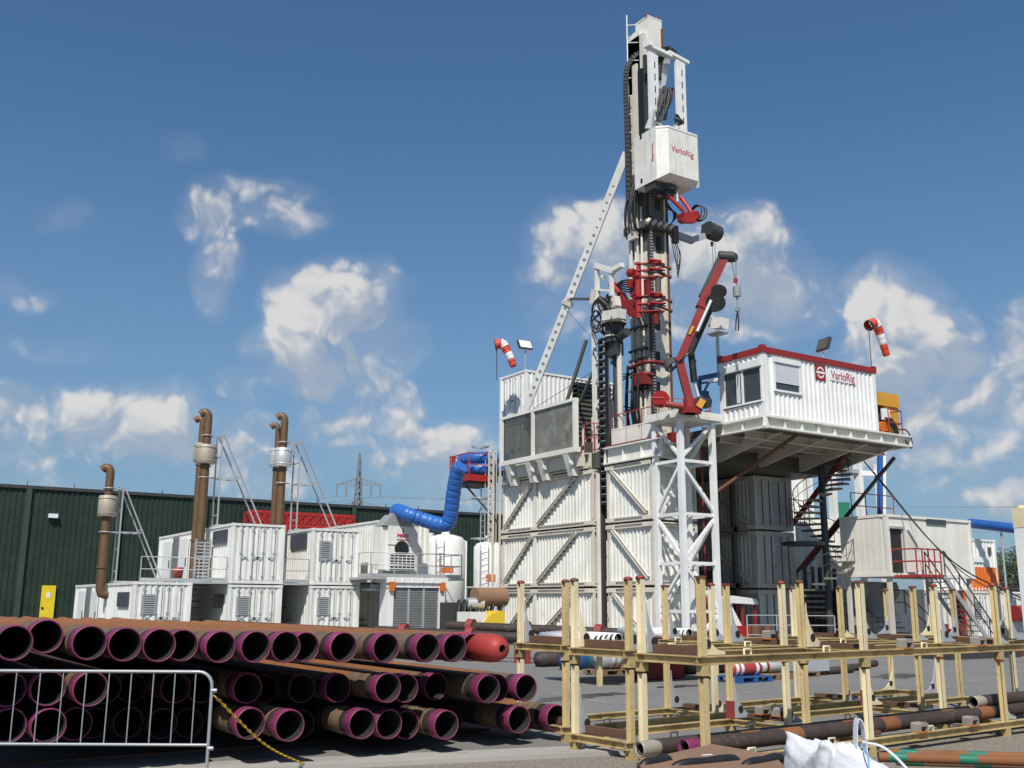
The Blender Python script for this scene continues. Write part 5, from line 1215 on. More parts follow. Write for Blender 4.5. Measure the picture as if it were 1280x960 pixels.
# things on and around the cabin roof
floodlight('pair of grey floodlights on the cabin roof behind the red edge', pY(1029,446,28.6), .42, facing=(-.95,.2,.35), mt='grime', sz=.5)
wb_ = pD(1088.5,456,46.0); windsock('red and white windsock drooping on the pole at the right end of the cabin roof', V(pY(1089,455,cy0+.2).x,cy0+.2,cz1-.02), V(pY(1089,455,cy0+.2).x,cy0+.2,pY(1089,411,cy0+.2).z), [pY(1086,407,cy0+.2), pY(1093,404,cy0+.2), pY(1098,412,cy0+.2), pY(1103,427,cy0+.2), pY(1108.5,445,cy0+.2)], .24, .15)
lp = pX(901, 446, cx0+.1); t = thing('swivel_lamp', lp, 'grey twin searchlight on a pole at the left rear corner of the cabin', 'searchlight')
tp = pX(896, 418, lp.x); mb().cyl(V(lp.x,lp.y+.15,lp.z-1.2), V(tp.x,lp.y+.15,tp.z), .07, 8).build('pole', 'galv', t)
a, b = pX(880,400,lp.x), pX(906,407,lp.x); c_ = V(lp.x, lp.y+.15, tp.z)
mb().box(c_.x-.35,c_.x+.35,c_.y-.3,c_.y+.3,tp.z,tp.z+.06).bar(pX(889,420,lp.x),pX(905,416,lp.x),.25,.06).build('bracket','galv',t)
mb().bar(pX(882,398,lp.x),pX(893,404,lp.x),.5,.42).build('lamp_head','gusset_grey',t); mb().bar(pX(893,405,lp.x),pX(906,404,lp.x),.45,.45).build('lamp_head','cream',t)
t = thing('blue_gantry', pX(875,505,29.2), 'dark blue steel frame standing between the crane and the cabin', 'frame')
g = mb(); a, b, c_ = pX(874,505,29.2), pX(874,473,29.2), pX(899,468,29.2); g.bar(a,b,.14); g.bar(b,c_,.12,.18); g.bar(pX(876,479,29.2),pX(899,476,29.2),.08); g.bar(pX(880,490,29.2),pX(886,478,29.2),.07); g.box(a.x-.1,a.x+.2,a.y-.4,a.y-.1,a.z-.2,a.z+.5); g.build('frame','blue_steel',t); mb().bar(pX(885,476,29.15),pX(897,474.5,29.15),.03,.13).build('plate','sign_white',t)
t = thing('hydraulic_unit', (37.3,28.3,PZ1), 'amber and orange power unit with a flat hood at the end of the cabin platform', 'power unit')
a, b = pY(1099,503,27.9), pY(1129,537,27.9); ux0, ux1 = max(36.95, a.x), b.x
mb().box(ux0+.05,ux1,28.0,29.3,PZ1+1.45,PZ1+2.05).build('hood','amber',t); mb().box(ux0+.55,ux1-.05,28.05,29.2,PZ1+.1,PZ1+1.44).build('housing','amber',t)
mb().box(ux0+.1,ux0+.5,28.2,29.2,PZ1+.05,PZ1+1.4).build('engine','dark_steel',t); mb().box(ux0+.25,ux0+.75,27.95,28.04,PZ1+.8,PZ1+1.3).build('control_panel','sign_white',t)
mb().cyl((ux0+.35,27.95,PZ1+.4),(ux0+.35,28.2,PZ1+.4),.33,14).box(ux0+.1,ux0+.9,28,28.2,PZ1+.02,PZ1+.2).build('pump','orange',t)
g = mb()
for k in range(6): g.tube(spline([(ux0+.3+.1*k,27.9,PZ1+.9),(ux0+.5+.08*k,27.75,PZ1+.5),(ux0+.8+.05*k,27.8,PZ1+.15)],5),.025,5)
g.build('hose','hose',t)
railing('dark red guard rail round the amber power unit at the platform end', [V(37.2,27.4,PZ1),V(38.1,27.4,PZ1),V(38.1,30.8,PZ1)], 1.15, 'rail_red', toe=False, sp=.9)
o = tag(mb().tube(spline([(37.4,27.3,PZ1+.2),(37.9,27.1,PZ1+.25),(38.4,27.2,PZ1-.1),(38.35,27.2,PZ1-.5),(37.9,27.15,PZ1-.2)],6),.03,6).build('hose','hose'), 'black hose looping off the right end of the cabin platform', 'hose')
# ================================================================== right hand side
# spiral stair
sc_ = V(36.3, 30.45, 0); t = thing('spiral_stair', sc_, 'dark steel spiral stair winding up under the cabin platform', 'stair')
mb().cyl(sc_, sc_+V(0,0,8.5), .15, 12).build('column', 'dark_steel', t)
n = 34; 
for i in range(n):
    z = .3+i*.24; a0 = -.9+i*.42; a1 = a0+.44; p = []
    for aa, r_ in ((a0,.16),(a0,1.25),(a1,1.25),(a1,.16)): p.append(sc_+V(math.cos(aa)*r_, math.sin(aa)*r_, z))
    mb().prism(p, (0,0,.085)).build('tread', 'wood_tread' if 22 <= i <= 27 else 'tread', t)
g = mb(); g.tube([sc_+V(math.cos(-.9+i*.21)*1.28, math.sin(-.9+i*.21)*1.28, 1.3+i*.12) for i in range(2*n)], .022, 6); g.tube([sc_+V(math.cos(-.9+i*.21)*1.28, math.sin(-.9+i*.21)*1.28, .85+i*.12) for i in range(2*n)], .014, 5)
for i in range(n): aa = -.9+i*.42; p = sc_+V(math.cos(aa)*1.28, math.sin(aa)*1.28, .3+i*.24); g.cyl(p, p+V(0,0,1.0), .014, 5)
g.build('handrail', 'dark_steel', t)
mb().cyl(sc_+V(-1.2,.2,4.4), sc_+V(-1.2,.2,4.55), .9, 20).build('landing','dark_steel',t)
# site office on stilts
dx0, dx1, dy0, dy1, dz0, dz1 = pY(1110.5,690,27.5).x, 42.6, 27.5, 29.9, 3.05, 5.62
t = thing('site_office', (dx0, dy0, dz0), 'cream site cabin raised on stilts with an open dark doorway', 'site cabin')
dw0, dw1 = pY(1116,700,dy0).x, pY(1131,700,dy0).x; dzt = pY(1122,661,dy0).z
g = mb(); g.box(dx0,dx1,dy0+.3,dy1,dz0+.15,dz1-.1); g.box(dx0+.02,dw0-.02,dy0+.03,dy0+.29,dz0+.15,dz1-.1); g.box(dw1,dx1-.02,dy0+.03,dy0+.29,dz0+.15,dz1-.1); g.box(dw0-.02,dw1,dy0+.03,dy0+.29,dzt,dz1-.1)
for k in range(8): y = dy0+.3+k*.3; g.box(dx0-.012,dx0-.002,y,y+.02,dz0+.2,dz1-.15)
for k in range(1,6): x = dw1+.2+k*.8; g.box(x,x+.03,dy0+.018,dy0+.028,dz0+.2,dz1-.15)
g.build('wall','cream',t)
g = mb(); g.box(dx0-.03,dx1+.03,dy0-.03,dy1+.03,dz1-.095,dz1+.02); g.box(dx0-.03,dx1+.03,dy0-.03,dy1+.03,dz0,dz0+.147); g.box(dx0-.02,dx0+.14,dy0-.02,dy0+.14,dz0+.15,dz1-.1); g.box(dx1-.13,dx1+.02,dy0-.02,dy0+.13,dz0+.15,dz1-.1); g.build('frame','cream',t)
d = mb().box(dw0-.018,dw1-.002,dy0+.1,dy0+.296,dz0+.15,dzt-.003).build('doorway','black',t); mb().box(dw1+.003,dw1+.08,dy0-.04,dy0+.05,dz0+.15,dzt).box(dw0-.1,dw1+.08,dy0-.05,dy0+.04,dzt,dzt+.1).build('door_frame','galv',d); mb().box(dw1+.09,dw1+.13,dy0-.6,dy0-.02,dz0+.2,dzt-.05).build('door_leaf','cream',t)
a, b = pY(1157,647,dy0), pY(1182,655,dy0); mb().box(a.x,b.x,dy0-.04,dy0-.031,b.z-.05,a.z-.05).build('window_strip','glass',t)
p = pY(1133,673,dy0); mb().cyl((p.x,dy0+.02,p.z),(p.x,dy0+.035,p.z),.13,14).build('blue_sign','blue',t); p = pY(1138.5,674,dy0); mb().prism([(p.x-.13,dy0+.015,p.z-.12),(p.x+.13,dy0+.015,p.z-.12),(p.x,dy0+.015,p.z+.15)],(0,.012,0)).build('warning_sign','grey_paint',t)
for x in (dx0+.1, dx0+2.9, dx1-.25):
    for y in (dy0+.1, dy1-.2): mb().box(x,x+.16,y,y+.16,0,dz0).build('stilt','beam_white',t)
lx0_, lx1_ = dw0-.1, pY(1176,700,dy0-1.2).x
t = thing('entrance_landing', (lx0_, dy0-1.2, 3), 'dark red railed landing with stair in front of the raised site cabin door', 'landing')
mb().box(lx0_,lx1_,dy0-1.25,dy0-.08,dz0-.05,dz0+.05).build('floor','rail_red',t)
g = mb(); 
for h in (1.1,.6): g.cyl((lx0_,dy0-1.2,dz0+h),(lx1_,dy0-1.2,dz0+h),.035,6); g.cyl((lx0_,dy0-1.2,dz0+h),(lx0_,dy0-.1,dz0+h),.035,6)
g.box(lx0_,lx1_,dy0-1.3,dy0-1.255,dz0-.04,dz0+.06); g.build('rail','rail_red',t)
for k in range(5): x = lx0_+(lx1_-lx0_)*k/4; mb().cyl((x,dy0-1.2,dz0),(x,dy0-1.2,dz0+1.1),.035,6).build('post','rail_red',t)
s0, s1 = V(lx1_,dy0-.9,dz0), V(lx1_+3.0,dy0-.9,.15); g = mb()
for k in range(1,13): p = s0.lerp(s1,k/13); g.box(p.x-.13,p.x+.13,p.y-.42,p.y+.42,p.z-.02,p.z+.02)
for dy in (-.45,.45): g.bar(s0+V(0,dy,-.05),s1+V(0,dy,-.05),.05,.2)
g.build('stair','galv',t); g = mb()
for dy in (-.45,.45):
    g.cyl(s0+V(0,dy,1.05),s1+V(0,dy,1.05),.03,6); g.cyl(s0+V(0,dy,.55),s1+V(0,dy,.55),.025,6)
    for k in range(0,4): p = s0.lerp(s1,k/3.2); g.cyl(p+V(0,dy,0),p+V(0,dy,1.05),.03,6)
g.build('handrail','dark_steel',t)
# under and beside the office
container('shaded white container below the raised site cabin', 39.3, 42.7, 30.2, 36, .05, 2.6, mt='rig_white')
g = mb(); W = 14
P = [[V(37.3+3.0*i/W, 30.05+.25*math.sin(i*1.3)+.1*j*math.sin(i*.7+j), 2.9-1.9*j/6*(.75+.25*math.cos(i*.8))) for i in range(W+1)] for j in range(7)]
g.add([p for r_ in P for p in r_], [(j*(W+1)+i,j*(W+1)+i+1,(j+1)*(W+1)+i+1,(j+1)*(W+1)+i) for j in range(6) for i in range(W)], True); tag(g.build('tarpaulin','tarp'), 'grey tarpaulin hung like a tent under the raised site cabin', 'tarpaulin')
railing('dark steel handrail of a low stair under the raised site cabin', [V(37.4,28.2,1.5),V(38.2,28.0,1.5),V(39.6,27.7,.3)], 1.0, 'dark_steel', toe=False)
t = thing('access_stair', (37.4,28.3,0), 'low dark stair with steps under the raised site cabin', 'stair'); g = mb()
for k in range(6): g.box(37.6+.3*k,37.9+.3*k,28.3,29.4,1.35-.22*k,1.4-.22*k)
g.build('tread','tread',t)
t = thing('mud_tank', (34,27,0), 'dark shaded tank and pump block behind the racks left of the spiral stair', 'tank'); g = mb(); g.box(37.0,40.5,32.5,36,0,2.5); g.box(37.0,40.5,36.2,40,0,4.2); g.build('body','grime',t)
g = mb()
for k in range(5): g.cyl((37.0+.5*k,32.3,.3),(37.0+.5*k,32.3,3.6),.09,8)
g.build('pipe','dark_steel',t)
# white tank unit and frames behind, red rail, blue pipe
t = thing('tank_unit', (46,38,0), 'tall white tank unit with an open white frame behind the spiral stair', 'tank')
fa = pD(990,660,52); fb = pD(1012,660,52); zt_ = pD(1000,576,52).z
mb().corr((fa.x,fa.y),(fb.x+.3,fb.y-.1),.3,zt_,(-.55,-.83,0),.06,.5).build('tank_wall','clean_white',t)
g = mb()
for u in (1014,1046,1080,1106):
    a, b = pD(u,700,52), pD(u,580 if u != 1014 else 575,52); g.bar(V(a.x,a.y,0),V(a.x,a.y,b.z),.32)
a, b = pD(1028,577,52), pD(1106,591,52); g.bar(V(a.x,a.y,b.z),V(b.x,b.y,b.z-.05),.2,.26); a, b = pD(1010,655,52), pD(1062,655,52); g.bar(a,b,.3,.5); g.build('frame','clean_white',t)
a, b = pD(1037,628,52.4), pD(1062,648,52.4); mb().bar(V(a.x,a.y,(a.z+b.z)/2),V(b.x,b.y,(a.z+b.z)/2),.3,a.z-b.z).build('panel','teal',t)
mb().corr((pD(996,700,51).x,pD(996,700,51).y),(pD(1062,700,51).x,pD(1062,700,51).y),0,pD(1020,652,51).z,(-.5,-.85,0),.05,.6).build('lower_wall','rig_white',t)
mb().bar(pD(1048,588,52),pD(1072,590,52),.5,.2).build('lamp','galv',t)
g = mb(); a, b = pD(1100,644,49), pD(1100,560,49); g.cyl(a, b, .14, 14); t = thing('riser_pipe', a, 'bright blue vertical pipe rising behind the raised site cabin', 'pipe'); g.build('pipe','blue',t)
mb().cyl(pD(1105,644,49.3),pD(1105,566,49.3),.12,8).build('white_pipe','clean_white',t)
railing('dark red guard rail on top behind the raised site cabin', [V(37.9,30.2,5.7),V(38.9,30.2,5.7),V(40.9,30.2,5.7)], 1.15, 'rail_red', toe=False, sp=1.0)
railing('dark red guard rail on the platform left of the spiral stair', [pD(988,655,46.5),pD(1006,658,46.5),pD(1012,655,47.5)], 1.15, 'rail_red', toe=False, sp=.8)
a, b = pD(1212,654,52), pD(1290,663,49.5); tag(mb().tube([a,b],.24,12).build('supply_pipe','blue'), 'blue pipe running level to the right edge above the orange container', 'pipe')
t = thing('pipe_support', (0,0,0), 'slim grey post carrying the level blue pipe', 'post'); c_ = a.lerp(b,.6); mb().cyl(V(c_.x,c_.y+.3,0),V(c_.x,c_.y+.3,c_.z-.24),.06,6).build('post','galv',t); t.location = (0,0,0)
# orange and white container stack
oz0 = 2.62; oa = pD(1213,700,53); ob = pD(1246,700,53); oy = ob.y+.0; ox0 = pY(1206,700,oy).x; ox1 = pY(1246,700,oy).x
t = container('container painted white above and orange below, right of the raised site cabin', ox0, ox1, oy, oy+2.44, oz0, pY(1230,674,oy).z, mt='clean_white', fm='clean_white')
zm_ = pY(1230,709,oy).z
mb().corr((ox0+.01,oy-.03),(ox1-.01,oy-.03),oz0+.01,zm_,(0,-1,0),.045,.28).build('orange_panel','orange',t)
a = pY(1215,696,oy); b = pY(1231,703,oy); mb().box(a.x,b.x,oy-.03,oy-.016,b.z,a.z).build('plate','sign_white',t); a = pY(1234,684,oy); b = pY(1239,693,oy); mb().box(a.x,b.x,oy-.03,oy-.016,b.z,a.z).build('vent','grime',t)
for (u0, u1, lb, vz) in ((1213,1246,'with door bars, under the orange container',2.58),(1252,1283,'with door bars at the right edge, behind the red fitting',2.58)):
    ya_ = oy-.6; xa_, xb_ = pY(u0,760,ya_).x, pY(u1,760,ya_).x; container('white ground container '+lb, xa_, xb_, ya_, ya_+6, .05, vz, mt='white', door='-y', vent=True)
mb_ = [pY(1247,738,oy), pY(1275,741,oy)]; railing('grey steel guard rail on the container roof at the right edge', [V(mb_[0].x+.1,oy+1,2.7),V(mb_[0].x+5,oy+1,2.7)], 1.9, 'dark_steel', mids=2, sp=1.0)
o = thing('orange_container_end', (0,0,0), 'narrow orange container end half hidden behind the landing stair', 'container'); a, b = pD(1203,742,49), pD(1211,790,49); mb().box(a.x,b.x+.1,a.y,a.y+.6,0,2.5).build('body','orange',o); mb().box(a.x-.06,a.x-.003,a.y-.05,a.y+.6,0,2.55).build('frame','dark_red',o); o.location = (0,0,0)
# guy cables across the office
for i, (a, b) in enumerate(((pX(1072,567,38.0), pD(1285,752,38)), (pX(1092,590,38.4), pD(1290,757,39)))):
    mid_ = a.lerp(b,.55)-V(0,0,1.1); tag(mb().tube(spline([a, mid_, b], 10), .03 if i == 0 else .02, 5).build('cable','hose'), ('thick' if i == 0 else 'thin')+' dark cable sagging from the cabin platform past the raised site cabin', 'cable')
# trees
def tree(base, H, Wd, seed, label, n=2600, group='trees behind the right hand containers'):
    rn = random.Random(seed); base = Vector(base); t = thing('tree', base, label, 'tree', group); g = mb(); g.tube([base, base+V(.1,0,H*.4), base+V(.0,.1,H*.8)], [H*.03,H*.02,H*.006], 7)
    bl = []
    for k in range(11):
        a0 = rn.random()*6.28; r_ = rn.uniform(.15,.8)*Wd; z = H*rn.uniform(.3,.93); r_ *= 1-.55*max(0,(z/H-.5)*2)
        p = base+V(math.cos(a0)*r_, math.sin(a0)*r_, z); bl.append((p, rn.uniform(.3,.55)*Wd)); g.tube([base+V(0,0,z*.55), p], [H*.012,H*.004], 5)
    g.build('trunk','bark',t)
    for nm, cnt in (('leaf_dark', n//2), ('leaf_light', n//2)):
        g = mb()
        for k in range(cnt):
            c, r_ = bl[rn.randrange(len(bl))] if nm == 'leaf_dark' else bl[rn.randrange(len(bl))]
            d = V(rn.gauss(0,1),rn.gauss(0,1),rn.gauss(0,.8)); d.normalize(); d *= r_*rn.random()**.45; p = c+d; s = rn.uniform(.16,.34)
            x = V(rn.gauss(0,1),rn.gauss(0,1),rn.gauss(0,1)).normalized(); y = x.orthogonal().normalized()
            g.add([p-x*s*.5, p+y*s*.3, p+x*s*.5, p-y*s*.3], [(0,1,2,3)])
        g.build('crown', nm, t)
for i, (u, vt, dep, Wd) in enumerate(((1238,690,90,3.0),(1256,684,86,3.2),(1272,676,92,3.4),(1290,688,84,3.2))):
    b = pD(u,750,dep); b.z = 0; tree(b, pD(u,vt,dep).z, Wd, 40+i, ['bushy green tree half hidden by the orange and white container','dark green tree just right of the orange and white container','tallest green tree behind the tall white post','green tree cut by the right edge of the picture'][i])
# ================================================================== yellow pipe racks
def gusset(p, sx, mt, par, ht=.46, wd=.42, th=.02):
    g = mb(); P = [V(0,0,0)]+[V(wd-wd*math.sin(k*math.pi/2/8)*1.0, 0, .03+(ht-.03)*(1-math.cos(k*math.pi/2/8))) for k in range(9)]
    P = [V(0,0,0), V(wd,0,0), V(wd,0,.03)]+[V(wd*(1-math.sin(k*math.pi/2/8))**1.0, 0, .03+(ht-.03)*(1-math.cos(k*math.pi/2/8))) for k in range(1,9)]
    g.prism([V(p[0]+sx*q.x, p[1], p[2]+q.z) for q in P], (0,th,0)); o = g.build('gusset', mt, par)
    d = mb().cyl((p[0]+sx*wd*.3,p[1]-.006,p[2]+.1),(p[0]+sx*wd*.3,p[1]+th+.006,p[2]+.1),.055,14).build('hole','bore',o); return o
def rack(label, loc, rz, Wq, L=9.6, lift=0, xs=(0,3.05,6.45,9.5), n0=1.06):
    t = thing('pipe_rack', loc, label, 'pipe rack', 'stackable pipe racks', rz)
    base = Vector(loc)
    class LB(MB): pass
    def bld(g, nm, mt_, par=None):
        o = g.build(nm, mt_, None); par = par or t
        o.parent = par; return o
    for y in (0, Wq):
        bld(mb().hbeam((-.1,y,.16),(L+.1,y,.16),.085,.095,.012), 'long_beam', 'rack_rail')
    for x in (-.02, L+.02): bld(mb().hbeam((x,.06,.16),(x,Wq-.06,.16),.085,.095,.012), 'end_beam', 'rack_rail')
    for x in xs[1:-1]: bld(mb().hbeam((x,.06,.16),(x,Wq-.06,.16),.075,.085,.012), 'cross_beam', 'rack_rail')
    for x in (3.3, 6.8): bld(mb().box(x, x+.16, .1, Wq-.1, .212, .27), 'timber', 'timber')
    bld(mb().box(.08,.18,.1,Wq-.1,.212,.31), 'timber', 'timber')
    for x in xs:
        for y in (0, Wq): bld(mb().box(x-.055,x+.055,y-.05,y+.05,.0,.111), 'foot', 'rack_rail')
    rn = random.Random(int(abs(loc[1])*100+lift*7))
    for i, x in enumerate(xs):
        for y in (0, Wq):
            s = 1 if i < len(xs)-1 else -1
            if lift == 0 and loc[1] > 9 and loc[1] < 11 and i in (1, 2) and y > 0: bld(mb().box(x-.046,x+.046,y-.051,y+.051,.21,.46), 'painted_foot', 'pad_red')
            p = bld(mb().hbeam((x,y,.2085),(x,y,n0),.072,.082,.010,up=V(0,1,0)), 'post', 'rack_pale' if (i+(y > 0)) % 2 else 'rack')
            bld(mb().lathe([(.0,n0-.002),(.055,n0-.002),(.062,n0+.022),(.045,n0+.04),(.02,n0+.05),(0,n0+.052)],(x,y,0),4) if rn.random() < .75 else mb().box(x-.045,x+.045,y-.05,y+.05,n0-.002,n0+.025), 'cap', 'pad_red' if rn.random() < .6 else 'rust', p)
            # gusset: local build
            wd, ht = .40, .58
            Pq = [V(0,0,0), V(wd,0,0), V(wd,0,.03)]+[V(wd*(1-math.sin(k*math.pi/2/8)), 0, .03+(ht-.03)*(1-math.cos(k*math.pi/2/8))) for k in range(1,9)]
            gx = x+s*.037; gz = .216; yy = y+(-.07 if y > 0 else .05)
            if rn.random() < .35: continue
            go_ = bld(mb().prism([V(gx+s*q.x, yy, gz+q.z) for q in Pq], (0,.02,0)), 'gusset', 'gusset_grey' if rn.random() < .75 else 'rack_pale')
            bld(mb().cyl((gx+s*.11,yy-.004,gz+.12),(gx+s*.11,yy+.024,gz+.12),.055,14), 'hole', 'bore', go_)
    for x in (.7, 2.2, 4.4):
        g = mb(); g.tube([(x,.0,.21),(x,.0,.27),(x+.12,.0,.27),(x+.12,.0,.21)],.014,6); bld(g,'lifting_eye','rack_pale')
    return t
RZ = R(4.6)
RK = [((8.12, 8.6), .95, 'near'), ((8.36, 10.16), 1.03, 'middle'), ((8.62, 11.86), 1.02, 'far')]
for (x, y), Wq, nm in RK:
    rack('%s yellow pipe rack of the bottom tier, standing on the ground' % nm, (x, y, .0), RZ, Wq)
    rack('%s yellow pipe rack of the top tier, stacked on another rack' % nm, (x, y, 1.085), RZ, Wq, lift=1)
def rk(i, s, w_, z): 
    (x, y), Wq, _ = RK[i]; return V(x+math.cos(RZ)*s-math.sin(RZ)*w_, y+math.sin(RZ)*s+math.cos(RZ)*w_, z)
t = thing('post', rk(0,9.3,0,1.3), 'tall white rusty post at the right edge, taller than the racks', 'post')
p = rk(0,9.15,0,1.3); q = pD(1276, 634, (p.x*math.sin(YAW)+p.y*math.cos(YAW))); p = V(q.x,q.y,.2)
g = mb(); g.box(q.x-.1,q.x+.1,q.y-.1,q.y+.1,.0,q.z-.35); g.build('post','silo',t); mb().box(q.x-.105,q.x+.105,q.y-.105,q.y+.105,q.z-.347,q.z-.02).cyl((q.x,q.y,q.z-.05),(q.x,q.y,q.z+.03),.08,10).build('cap','rack_pale',t)
# clamps and blocks on the racks
def clamp(s, i, w_, z, rot, label):
    p = rk(i, s, w_, z); t = thing('pipe_clamp', p, label, 'clamp', 'grey pipe clamps on the racks', RZ+rot)
    g = mb(); 
    g.prism([(-.10,-.07,0),(-.10,-.07,.095),(-.07,-.07,.115),(.07,-.07,.115),(.10,-.07,.095),(.10,-.07,0),(.07,-.07,0),(.07,-.07,.065),(-.07,-.07,.065),(-.07,-.07,0)],(0,.14,0)); o = g.build('block','clamp_grey'); o.parent = t
    o = mb().box(-.10,.10,-.075,.075,-.012,-.001).build('foot','orange'); o.parent = t
for k, (s, i, w_, z) in enumerate(((4.2,0,.0,.221),(5.5,0,.0,.221),(4.0,0,.0,1.306),(5.9,0,.0,1.306),(3.38,1,.4,.283),(3.38,1,.7,.283),(3.38,1,.5,1.368))):
    clamp(s, i, w_, z, 0, ['grey pipe clamp on the near bottom rail, left of the pair beside the bag','grey pipe clamp on the near bottom rail, right one of the pair','grey pipe clamp on the near upper rail, left of the pair','grey pipe clamp on the near upper rail, right one of the pair','left grey clamp of two inside the middle bottom rack','right grey clamp of two inside the middle bottom rack','grey clamp lying in the middle upper rack'][k])
# drill pipes lying in the lower racks
def rack_pipe(label, i, s0, s1, w_, z, r, mt='casing_dark', end='steel', collar=None, grp='dark pipes lying in the racks'):
    a, b = rk(i,s0,w_,z), rk(i,s1,w_,z+.0); t = thing('drill_pipe', a, label, 'pipe', grp); d = (b-a).normalized()
    mb().tube([a+d*.30, a+d*.34, b-d*.5, b-d*.45, b],[r*.86,r,r,r*1.15,r*1.15],18).build('body', mt, t)
    mb().lathe([(r*.62,.06),(r*.98,0),(r*1.02,.02),(r*1.02,.24),(r*.86,.3)],a,18,axis=d).build('end_ring', end, t); mb().lathe([(0,.3),(r*.6,.3),(r*.64,.03)],a,18,axis=d).build('bore','bore',t)
    g = mb()
    for f in (.18,.4,.66): p = a+d*(b-a).length*f; g.tube([p,p+d*.35],r*1.06,18)
    g.build('collar','casing',t)
rack_pipe('dark pipe with a bright steel end sticking out left of the near rack', 0, -.55, 8.6, .48, .305, .085)
rack_pipe('dark pipe with a magenta end, nearest in the near bottom rack', 0, -.1, 9.3, .24, .31, .09, end='magenta')
rack_pipe('long dark pipe at the right in the near bottom rack', 0, 6.2, 17.5, .34, .46, .09)
# ================================================================== casing pile
YP = 11.75; RP = .179
rows = {'top': [(-85,803,.2),(-40,803,0),(4,804,0),(31,796,.45),(87,804,0),(135,806,0),(180,807,0),(215,807,.4),(255,809,.15),(302,809,.0),(342,809,0),(375,809,.3),(430,809,0),(483,810,-.1),(535,810,0),(569,810,.15),(589,809,.3)],
 'middle': [(-40,862,.3),(3,862,.2),(51,861,.1),(96,862,-.1),(132,860,.75),(165,860,1.0),(211,860,.6),(250,860,.7),(294,861,.3),(330,861,.8),(366,861,.55),(399,861,.35),(436,862,-.1),(467,862,.05),(497,860,.6),(519,859,.4),(577,863,-.1),(622,860,.15),(658,860,.1)],
 'bottom': [(-40,908,.3),(0,908,.2),(35,909,.1),(74,906,.45),(110,904,1.0),(149,904,.9),(190,905,.8),(228,904,.9),(274,907,.1),(317,910,-.1),(377,905,.7),(422,907,0),(461,907,0),(494,907,.15),(533,908,-.1),(564,899,.8),(613,902,0),(639,899,.4),(678,899,.1)]}
ORD = ['first','second','third','fourth','fifth','sixth','seventh','eighth','ninth','tenth','eleventh','twelfth','thirteenth','fourteenth','fifteenth','sixteenth','seventeenth','eighteenth','nineteenth','twentieth','twenty first','twenty second']
zb_ = {'bottom': [], 'middle': [], 'top': []}
prev = {}
def casing(label, p, q, ring='magenta', bodym='casing', proto=None):
    t = thing('casing_pipe', p, label, 'pipe', 'casing pipes in the pile'); L = 12.0
    t2 = (q-p).normalized()
    return t
def mkcasing(L=12.0, bodym='casing', ring='magenta'):
    t = thing('casing_pipe', (0,0,0), 'x', 'pipe', 'casing pipes in the pile')
    def bl(g, nm, mt_): o = g.build(nm, mt_); o.parent = t
    n = 32; r = RP*.93
    bl(mb().lathe([(r,.34),(r,L-.3),(RP,L-.29),(RP,L),(RP*.86,L)],(0,0,0),n,axis=(0,1,0)),'body',bodym)
    bl(mb().lathe([(r,.21),(RP*1.01,.19),(RP*1.01,.02),(RP*.985,0),(RP*.935,.0),(RP*.92,.006)],(0,0,0),n,axis=(0,1,0)),'coupling',ring)
    bl(mb().lathe([(RP*.92,.006),(RP*.9,.05),(RP*.9,L-.02)],(0,0,0),n,axis=(0,1,0)),'bore','bore')
    bl(mb().lathe([(r*1.004,.345),(r*1.012,.36),(r*1.012,.36+.5),(r*1.004,.88)],(0,0,0),n,axis=(0,1,0)),'tape_band','rack_band')
    return t
mat('rack_band', (.15, .10, .06), .75, dirt=.7, dcol=(.05,.03,.022), dscale=6, bump=.25)
proto = [mkcasing(bodym='casing'), mkcasing(bodym='casing_dark'), mkcasing(bodym='casing_dark', ring='magenta_shade')]
used = [False]*3
for rn_, lst in rows.items():
    px_ = None; base_z = {'bottom': RP+.07, 'middle': RP*3+.13, 'top': RP*5+.24}[rn_]
    for i, (u, v, sb) in enumerate(lst):
        p = pY(u, v, YP+(sb if rn_ == 'top' else sb*1.5+.12))
        if px_ is not None and p.x-px_ < RP*2.03: p.x = px_+RP*2.03
        px_ = p.x
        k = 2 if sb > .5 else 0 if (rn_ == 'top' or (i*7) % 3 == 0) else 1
        o = proto[k] if not used[k] else copy_tree(proto[k]); used[k] = True
        zz = p.z
        o.location = (p.x, p.y, max(zz, RP*1.02)); o.rotation_euler = (R(random.uniform(-.15,.15)), random.uniform(0,6), R(random.uniform(-.35,.35)))
        frm = 'left' if i <= len(lst)//2 else 'right'; kk = i if frm == 'left' else len(lst)-1-i
        o['label'] = ('rusty' if k == 0 else 'dark')+' casing pipe, magenta end ring, %s from %s in the %s row of pile' % (ORD[kk], frm, rn_)
# dunnage between the rows (rests under each layer)
for z, nm in ((.0,'bottom'),):
    for y in (13.5, 17.5, 21.5): tag(mb().box(-3.2,8.4,y,y+.16,.0,.028).build('dunnage','timber'), 'flat timber bearer under the casing pile, %s of the three' % {13.5:'front',17.5:'middle',21.5:'rear'}[y], 'timber', 'timber bearers under the pile')
# red float shoe
p = pY(628,811,YP-.25); t = thing('float_shoe_pipe', p, 'casing pipe with a rounded red end cap at the right end of the top row', 'pipe')
d = V(0,1,0); mb().lathe([(.05,0),(.09,.005),(.145,.06),(.178,.17),(.186,.30),(.186,.55),(.178,.56),(.178,.95),(.186,.96),(.183,1.3),(.18,1.31)],p,32,axis=d).build('end_cap','float_red',t); mb().lathe([(0,.1),(.05,.1),(.05,0)],p,16,axis=d).build('hole','bore',t); mb().lathe([(.18,1.31),(.18,11.8),(0,11.8)],p,28,axis=d).build('body','casing',t)
